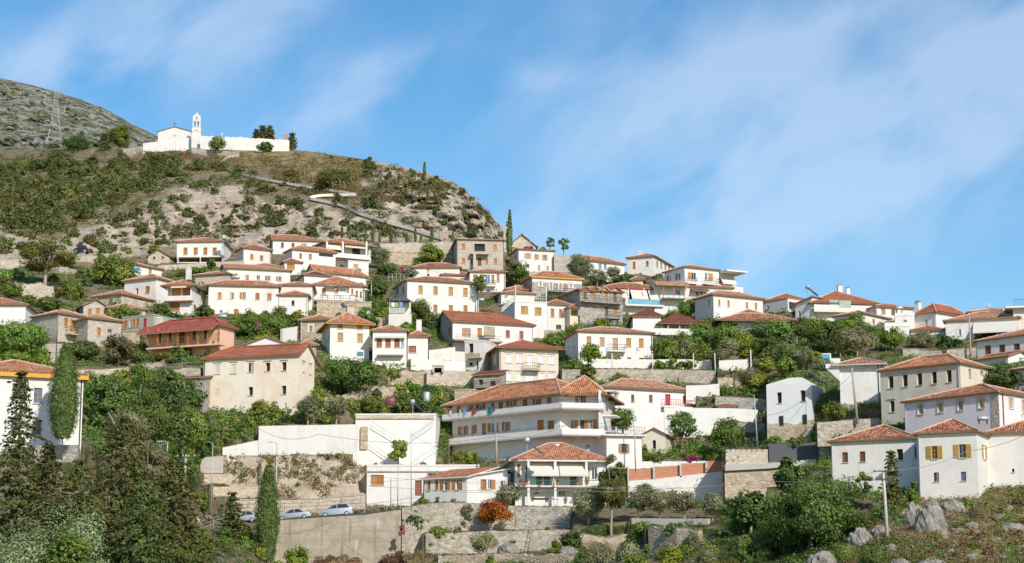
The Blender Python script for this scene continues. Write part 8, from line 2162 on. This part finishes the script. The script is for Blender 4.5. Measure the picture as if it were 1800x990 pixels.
def laundry_shelter():
 P = at(705,551,322);r = empty('laundry_shelter',P,0,'white balustraded balcony block with a dark canopy left of the three storey house','shelter');k = 1 / ppm(322)
 q = MB();q.box((-22 * k,-.1,-2.5),(18 * k,3,0));q.build('base',MAT['offwhite'],r)
 q = MB();q.prism([(-24 * k,-.6,22 * k),(18 * k,-.6,22 * k),(8 * k,1,31 * k),(-6 * k,1,31 * k)],(0,2,0));q.build('canopy',MAT['canvas_grey'],r)
 for x in (-20,-2,16): q = MB();q.tube([(x * k,-.3,0),(x * k,-.3,24 * k)],.07,6);q.build('post',MAT['white'],r)
 q = MB()
 for i in range(18): q.tube([((-21 + i * 1.6) * k,-.25,0),((-21 + i * 1.6) * k,-.25,8 * k)],.05,5)
 q.box((-22 * k,-.33,8 * k),(8 * k,-.17,9 * k));q.build('balustrade',MAT['white'],r)
 q = MB();q.box((-20 * k,2.2,0),(16 * k,2.4,24 * k));q.build('back_wall',MAT['offwhite'],r)
 for x,m,lab in ((-14,'cloth_white','white cloth on the line under the dark canopy'),(-7.5,'cloth_green','green cloth on the line under the dark canopy'),(.5,'cloth_blue','blue cloth on the line under the dark canopy')):
  q = MB();q.box((P.x + x * k - 3 * k,P.y - .42,P.z + 11 * k),(P.x + x * k + 2.6 * k,P.y - .40,P.z + 19 * k));tag(q.build('laundry',MAT[m]),lab,'laundry')
laundry_shelter()
def parasol(px,py,D,w,label,mat='canvas_cream'):
 P = at(px,py,D);r = empty('parasol',P,0,label,'parasol');k = w / ppm(D) / 2
 q = MB();q.tube([(0,0,-2.1),(0,0,.1)],.03,6);q.build('pole',MAT['galv'],r)
 q = MB();n = 8;q.v.append((0,0,.12))
 for j in range(n): q.v.append((k * math.cos(6.2832 * j / n),k * math.sin(6.2832 * j / n),-.3))
 for j in range(n): q.f.append([0,1 + j,1 + (j + 1) % n]);q.mi.append(0)
 q.build('canopy',MAT[mat],r)
parasol(643,508,334,16,'beige parasol at the right end of the dining terrace')
def table(px,py,D,label):
 P = at(px,py,D);r = empty('terrace_table',P,0,label,'table')
 q = MB();q.box((-.6,-.4,.7),(.6,.4,.75));q.build('tabletop',MAT['shutter_white'],r)
 for x,y in ((-.5,-.3),(.5,-.3),(-.5,.3),(.5,.3)): q = MB();q.tube([(x,y,0),(x,y,.7)],.03,5);q.build('leg',MAT['steel'],r)
table(571,527,336,'leftmost white table on the dining terrace');table(593,527,336,'white table in the middle of the dining terrace');table(620,527,336,'rightmost white table on the dining terrace')
table(973,888,248.5,'small white table on the terrace above the ladder wall')
# ------------------------------------------------------------------ small things of the lower street
def ladder():
 a = at(938,969,240.5);b = at(935,921,243.2);r = empty('wooden_ladder',a,0,'old wooden ladder leaning on the stone terrace wall','ladder')
 d = b - a
 for s in (-.22,.22): q = MB();q.tube([(s,0,0),d + Vector((s,0,0))],.045,5);q.build('rail',MAT['pole_wood'],r)
 for i in range(9): f = (i + .6) / 9.5;q = MB();q.tube([d * f + Vector((-.22,0,0)),d * f + Vector((.22,0,0))],.032,5);q.build('rung',MAT['pole_wood'],r)
ladder()
def rock(px,yb,w,hgt,D,label,seed,mat='rockgrey'):
 P = at(px,yb,D) if D else ground(px,yb);k = 1 / ppm(P.y)
 bm = bmesh.new();bmesh.ops.create_icosphere(bm,subdivisions=4,radius=1.0)
 rs = np.random.default_rng(seed);off = rs.random(3) * 50
 co = np.array([v.co[:] for v in bm.verts])
 n1 = fbm(co[:,0] * 1.3 + off[0] + co[:,2],co[:,1] * 1.3 + off[1] + co[:,2] * .7,5,seed,True);n2 = fbm(co[:,0] * 3.1 + co[:,2] * 2 + off[2],co[:,1] * 3.1 - co[:,2] * 2,4,seed + 3,True)
 f = .5 + .65 * n1 + .4 * n2
 for v,q in zip(bm.verts,f): v.co = Vector((v.co.x * q * w * k / 2,v.co.y * q * w * k / 2.4,(v.co.z * q + .45) * hgt * k / 1.5))
 for q in bm.faces: q.smooth = False
 me = bpy.data.meshes.new('boulder');bm.to_mesh(me);bm.free();me.materials.append(MAT[mat]);o = bpy.data.objects.new('boulder',me);COL.objects.link(o);o.location = P + Vector((0,.5,-.22 * hgt * k));tag(o,label,'rock')
def m_rock():
 m,n,L,b,o = newmat('rockgrey');tc = n.new('ShaderNodeTexCoord');V = tc.outputs['Object']
 c = ramp(n,L,noise(n,L,V,1.1,8,.7,.4),[(.3,(.13,.118,.095)),(.5,(.28,.26,.22)),(.7,(.42,.39,.34))])
 c = mixc(n,L,ramp(n,L,noise(n,L,V,.7,5),[(.55,0.0),(.68,.6)]),c,(.30,.215,.13))
 L(c,b.inputs['Base Color']);b.inputs['Roughness'].default_value = .95;bump(n,L,b,noise(n,L,V,2.2,7,.7),.9,.2)
m_rock()
for i,(x,yb,w,hh,lab) in enumerate([(1638,935,44,62,'tallest grey boulder under the farmhouse front block'),(1607,922,26,42,'slim boulder left of the tallest grey one'),(1632,868,34,28,'boulder touching the foot of the farmhouse front block'),(1678,900,40,24,'flat grey boulder right of the tallest one'),(1514,960,36,34,'pale boulder left of the tall grey pole'),(1552,940,30,20,'low boulder at the foot of the tall grey pole'),(1448,1000,46,34,'white boulder at the bottom edge below the massive dark tree'),(1585,1000,36,20,'small boulder at the bottom edge right of the round dark bush'),(1640,1000,50,18,'wide pale boulder at the bottom edge'),(1780,935,40,18,'half buried boulder on the grass at the right edge'),(1710,930,24,14,'little boulder in the middle of the grassy slope'),(918,957,22,20,'white rock left of the wooden ladder'),(962,954,26,26,'white rock right of the wooden ladder'),(893,972,30,20,'low rock by the grey olive bush'),(1000,975,30,16,'flat pale rock beside the round lime bush')]):
 rock(x,yb,w,hh,None,lab,100 + i)
RQ = np.random.default_rng(9)
for j in range(34):
 x,y = RQ.uniform(1480,1800),RQ.uniform(885,995)
 if x < 1600 and y < 930: continue
 w = RQ.uniform(7,20);rock(x,y,w,w * RQ.uniform(.4,.8),None,'small grey stone half buried in the dry grass below the farmhouse',300 + j)
for o in [q for q in COL.objects if 'small grey stone half' in q.get('label','')]: o['group'] = 'stones in the dry grass'
def blue_gate():
 P = at(1452.5,641,281);k = 1 / ppm(281);r = empty('garden_gate',P,0,'bright blue double garden door in a small white wall','gate')
 q = MB();q.box((-9 * k,0,-.6),(-6.6 * k,.4,18 * k));q.box((6.6 * k,0,-.6),(25 * k,.4,11 * k));q.box((-32 * k,0,-.8),(-9.01 * k,.4,6 * k));q.box((-10 * k,-.05,18 * k),(9 * k,.45,20 * k));q.box((6.6 * k,.02,11.01 * k),(9 * k,.38,18 * k));q.build('wall',MAT['offwhite'],r)
 for s in (-1,1): q = MB();q.box((s * 3.3 * k - 3.2 * k,.05,0),(s * 3.3 * k + 3.2 * k,.12,17.9 * k));q.build('door_leaf',MAT['blue_paint'],r)
blue_gate()
def green_gate():
 P = at(1108,893,243);k = 1 / ppm(243);r = empty('garden_gate',P,0,'small green gate behind the slender yellowing tree','gate')
 q = MB();q.box((-7 * k,0,0),(7 * k,.06,13 * k));q.build('panel',MAT['green_paint'],r)
 q = MB();q.box((-8 * k,-.1,-.4),(-7.02 * k,.2,15 * k));q.box((7.02 * k,-.1,-.4),(8 * k,.2,15 * k));q.build('post',MAT['concrete_pale'],r)
green_gate()
def pot(px,py,D,label,plant='leaf_mid',w=6):
 P = at(px,py,D);k = 1 / ppm(D);r = empty('flower_pot',P,0,label,'flower pot');q = MB();q.tube([(0,0,0),(0,0,.32),(0,0,.36)],[.14,.2,.22],10);q.build('pot',MAT['pot'],r)
 rs = np.random.default_rng(int(px));n = 160;d = unit(rs,n);d[:,2] = np.abs(d[:,2]);me = leaf_mesh('foliage',d * np.array([w * k * .5,w * k * .4,.5]) * rs.random((n,1)) ** .4 + np.array([0,0,.36]),d + rs.normal(size=(n,3)) * .4,.14,rs.random(n),plant,.5,rs)
 o = bpy.data.objects.new('foliage',me);COL.objects.link(o);o.parent = r
for x,lab,m in ((916,'flower pot with pink flowers at the left end of the awning balcony','leaf_pink'),(925,'large green pot plant beside the pink flowers on the awning balcony','leaf_mid'),(953.5,'small terracotta pot below the left cream awning','leaf_mid'),(980,'green pot plant between the two cream awnings','leaf_mid'),(1015,'small terracotta pot below the right cream awning','leaf_mid'),(1032,'pot of red flowers at the right end of the awning balcony','leaf_orange')): pot(x,853.2,248.8,lab,m,9 if m != 'leaf_mid' else 7)
def banana():
 P = ground(1262,962);r = empty('banana_plant',P,0,'banana plant with tall torn leaves left of the gully','plant');Hh = 40 / ppm(P.y)
 q = MB();q.tube([(0,0,-.2),(.05,0,Hh * .6)],[.16,.09],8);q.build('stem',MAT['leaf_banana'],r)
 rnd = random.Random(4)
 for i in range(9):
  an = i * 2.4;L = Hh * (.55 + .25 * rnd.random());b = Vector((.05,0,Hh * .58));q = MB();pr = None
  for j in range(8):
   t = j / 7;c = b + Vector((math.cos(an) * L * t * (.45 + .3 * (i % 3)),math.sin(an) * L * t * .6,L * (.85 * t - (.45 + .25 * (i % 3)) * t * t)));w = .30 * math.sin(math.pi * min(.98,t * .92 + .06));sd = Vector((-math.sin(an),math.cos(an),.2)) * w
   if pr: q.poly([pr[0],pr[1],c + sd,c - sd])
   pr = (c - sd,c + sd)
  me = q.build('leaf',MAT['leaf_banana'],r)
  me.data.attributes.new('tint','FLOAT','POINT').data.foreach_set('value',[.35 + .4 * rnd.random()] * len(me.data.vertices))
banana()
def person(px,py,D,label,top,hair,skin=(.55,.34,.24),dress=False,bend=0):
 P = at(px,py,D);r = empty('person',P,R(160),label,'person')
 if 'skin' not in MAT: m_plain('skin',skin,.6,var=.05)
 V = [(0,0,.95),(0,0,1.15),(0,0,1.40),(0,0,1.52),(0,.02,1.66),(.10,0,.92),(.12,.04,.50),(.12,-.02,.06),(.12,.14,.03),(-.10,0,.92),(-.12,-.06,.50),(-.12,-.10,.07),(-.12,.05,.03),(.19,0,1.39),(.26,0,1.12),(.25,.06,.88),(-.19,0,1.39),(-.26,0,1.12),(-.25,.06,.88)]
 E = [(0,1),(1,2),(2,3),(3,4),(0,5),(5,6),(6,7),(7,8),(0,9),(9,10),(10,11),(11,12),(2,13),(13,14),(14,15),(2,16),(16,17),(17,18)]
 Rr = [.14,.12,.13,.055,.10,.09,.065,.045,.035,.09,.065,.045,.035,.055,.042,.032,.055,.042,.032]
 me = bpy.data.meshes.new('body');bm = bmesh.new();ly = bm.verts.layers.skin.verify();vs = []
 for v,q in zip(V,Rr): b = bm.verts.new(v);b[ly].radius = (q,q * .85);vs.append(b)
 vs[0][ly].use_root = True
 for a,b in E: bm.edges.new((vs[a],vs[b]))
 bm.to_mesh(me);bm.free();me.materials.append(MAT['skin']);o = bpy.data.objects.new('body',me);COL.objects.link(o);o.parent = r
 o.modifiers.new('skin','SKIN');s = o.modifiers.new('sub','SUBSURF');s.levels = s.render_levels = 1
 q = MB()
 if dress: q.tube([(0,0,.45),(0,0,.8),(0,0,1.08),(0,0,1.36)],[.24,.20,.145,.16],12,cap=False);q.build('dress',MAT[top],r,True)
 else:
  q.tube([(0,0,.86),(0,0,1.1),(0,0,1.36),(0,0,1.45)],[.18,.165,.18,.09],12,cap=False);q.build('shirt',MAT[top],r,True)
  q = MB();q.tube([(0,0,.5),(0,0,.9)],[.20,.175],12,cap=False);q.build('shorts',MAT['canvas_grey'],r,True)
 q = MB();q.tube([(0,-.02,1.50),(0,-.03,1.64),(0,-.01,1.74),(0,0,1.78)],[.07,.115,.10,.02],10);q.build('hair',MAT[hair],r,True)
person(347.5,931,234,'person in a beige top walking behind the two others on the road','canvas_cream','wood_dark')
person(361.5,930.5,235,'person in a long black dress walking up the road','black','wood_dark',dress=True)
person(367.8,929.5,236.3,'person with long dark hair partly hidden behind the black dress','wood_brown','black')
def old_oven():
 P = at(770,652,292.5);k = 1 / ppm(292.5);r = empty('bread_oven',P,0,'arched stone bread oven on the pale wall left of the beige house','oven');q = MB()
 n = 10;arc = [(4.5 * k * math.cos(math.pi * j / n),0,4.5 * k * math.sin(math.pi * j / n)) for j in range(n + 1)]
 q.box((-10 * k,0,-.2),(-6.5 * k,1.2,9 * k));q.box((6.5 * k,0,-.2),(10 * k,1.2,9 * k));q.box((-6.49 * k,0,5.6 * k),(6.49 * k,1.2,9 * k));q.box((-10.5 * k,-.1,9 * k),(10.5 * k,1.25,10.2 * k));q.build('surround',MAT['stone_pale'],r)
 q = MB();q.box((-6.49 * k,.5,-.2),(6.49 * k,.6,5.6 * k));q.build('opening',MAT['dark_room'],r)  # near-black sheet paints the shade inside the oven mouth
old_oven()
def lean_shed():
 h = H('balcony_shed','dark wooden shed with a red lean-to roof and rickety balcony left of the beige house',833,660,878,658,690,D=291,depth=3,roof='shed',pitch=16,wall='stone_grey',tile='tile_brown',cat='shed',win=[('o',845,672,None,8,10),('o',866,676,None,10,12)],bal=[('F',835,878,681,1.0,'rail','rust','concrete')]);build_house(h)
lean_shed()
h = H('tool_shed','tiny brick and stone shed with a flat lid by the arched oven wall',799,687,835,686,696,D=284,depth=2.5,roof='flat',parapet=0,wall='stone_tan',cat='shed');build_house(h)
h = H('small_roof_hut','hut with a little red roof on the rubble wall left of the unfinished house',1262,713.5,1294,714,722,D=275,depth=3,ry=709.5,tile='tile_red',wall='offwhite',cat='hut');build_house(h)
# more wires and aerials over the village
cable([pD,at(1790,560,285),at(1900,560,285)],.6,'thin wire running right from the tall wooden pole before the cream awning',r=.02)
cable([pC,at(1600,585,262),pD - Vector((0,0,.5))],1.5,'thin wire between the two wooden poles on the right slope',r=.02)
cable([pE - Vector((0,0,.4)),at(800,790,252),pF - Vector((0,0,.8))],.5,'thin wire from the steel pole to the wooden pole behind the awning house',r=.018)
cable([pF - Vector((0,0,.3)),at(1000,745,254),at(1115,722,254)],.8,'thin wire in front of the hotel lower balcony',r=.018)
cable([pG,at(560,515,334),at(480,512,330)],.5,'thin wire from the terrace street lamp to the broad white house',r=.018)
for x,y0,y1,D,lab in ((430,497,482,330,'roof aerial on the broad white house'),(770,489,473,343,'roof aerial on the long three storey house'),(910,600,588,300,'roof aerial on the pale beige house'),(1080,578,563,309,'roof aerial on the white house with five pale shutters'),(1300,518,503,332,'roof aerial on the long cream-white house'),(1740,548,532,304,'roof aerial on the cream awning house'),(560,418,404,384,'roof aerial on the stepped roof house'),(1150,667,652,282,'roof aerial on the plain house right of the hotel'),(1610,630,612,247,'roof aerial on the grey ruin'),(620,484,470,356,'roof aerial on the long plain house left of a dark tree')):
 pole(x,y0,y1,lab,D=D,kind='aerial',r=.03)
for x0,yt,yb in ((1104.5,824,845),(1149.5,820,842),(1196.5,815,838),(1241.5,811,831)):      # the concrete posts of the brick wall
 w = next(q for q in WALLS if q['name'] == 'brick_wall');P = at(x0,yb,256.2);q = MB();Ti = w['obj'].matrix_world.inverted()
 b = [Vector((P.x + a,P.y + c,0)) for a,c in ((-.12,-.2),(.12,-.2),(.12,.1),(-.12,.1))];z0,z1 = P.z - .1,z_at(x0,yt,P)
 q.hexa([Ti @ (v + Vector((0,0,z0))) for v in b] + [Ti @ (v + Vector((0,0,z1))) for v in b]);q.build('post',MAT['concrete_pale'],w['obj'])
# ------------------------------------------------------------------ wings and annexes that are one building with their neighbour
def hs(start): return next(h for h in HOUSES if h['label'].startswith(start))
for child,parent in (('front wing of the big white hotel','left wing of the big three'),('front block of the white farmhouse','shaded left wing of the white farmhouse'),('cream-white right wing of the farmhouse','shaded left wing of the white farmhouse'),
       ('white gable end with brown shutters','low white wing with a shallow'),('white veranda house','long white house with a stepped'),('white house with a shaded green window','white flat roofed house with a railed'),
       ('cream porch wing','white house with a red roof and two'),('low wing with a dark brown roof','blank white house with a dark brown hip'),('white annex with a jutting','big white skyline house'),
       ('white back house with a low orange hip','white house with a grey shaded west wall'),('white block with a shaded west face','large cream house with a broad red hip'),('small red pyramid roof','low white house with a mottled'),
       ('lower white wing with a single reddish','white annex with three reddish'),('stone wing with one long orange','grey stone house with a wrought iron'),('low white wing with one dark arched','broad white house with five'),
       ('blank pale house wall','white house with a railed dining'),('rubble stone basement','white house with a railed dining')):
 join(hs(child),hs(parent))
NEWLABEL = {'left wing of the big three': 'big three storey white hotel with wrap-round balconies, orange shutters and hanging laundry',
   'shaded left wing of the white farmhouse': 'white farmhouse on the rocks with ochre and brown shutters under mottled tile roofs',
   'low white wing with a shallow': 'low white house with a row of brown shutters, left of the two cream awnings',
   'long white house with a stepped': 'long white house with a stepped tile roof ending in a veranda with striped awnings',
   'white flat roofed house with a railed': 'white house with a railed roof terrace above two wide ochre shutters',
   'white house with a red roof and two': 'white house with a red roof, two narrow brown shutters and a cream porch',
   'blank white house with a dark brown hip': 'blank white house with dark brown roofs and a shady porch on thin posts',
   'big white skyline house': 'big white skyline house with large orange shutters and a jutting flat roof slab',
   'white house with a grey shaded west wall': 'white house with a grey shaded west wall and a low orange hip behind',
   'large cream house with a broad red hip': 'large cream house with a broad red hip, two chimneys and pale green blinds',
   'low white house with a mottled': 'low white house with a mottled tile roof and a red pyramid behind it',
   'white annex with three reddish': 'white house with three reddish shutters under a rolled awning and a grey chimney',
   'grey stone house with a wrought iron': 'grey stone house with a wrought iron balcony and five long orange shutters',
   'broad white house with five': 'broad white house with five shuttered upper windows and a lower wing',
   'white house with a railed dining': 'white house with a railed dining terrace on a rubble stone basement'}
for k,v in NEWLABEL.items(): hs(k)['root']['label'] = v
for o in COL.objects:
 if o.parent is None and len(str(o.get('label','')).split()) > 16: print('LONG',len(o['label'].split()),o.name,o['label'])
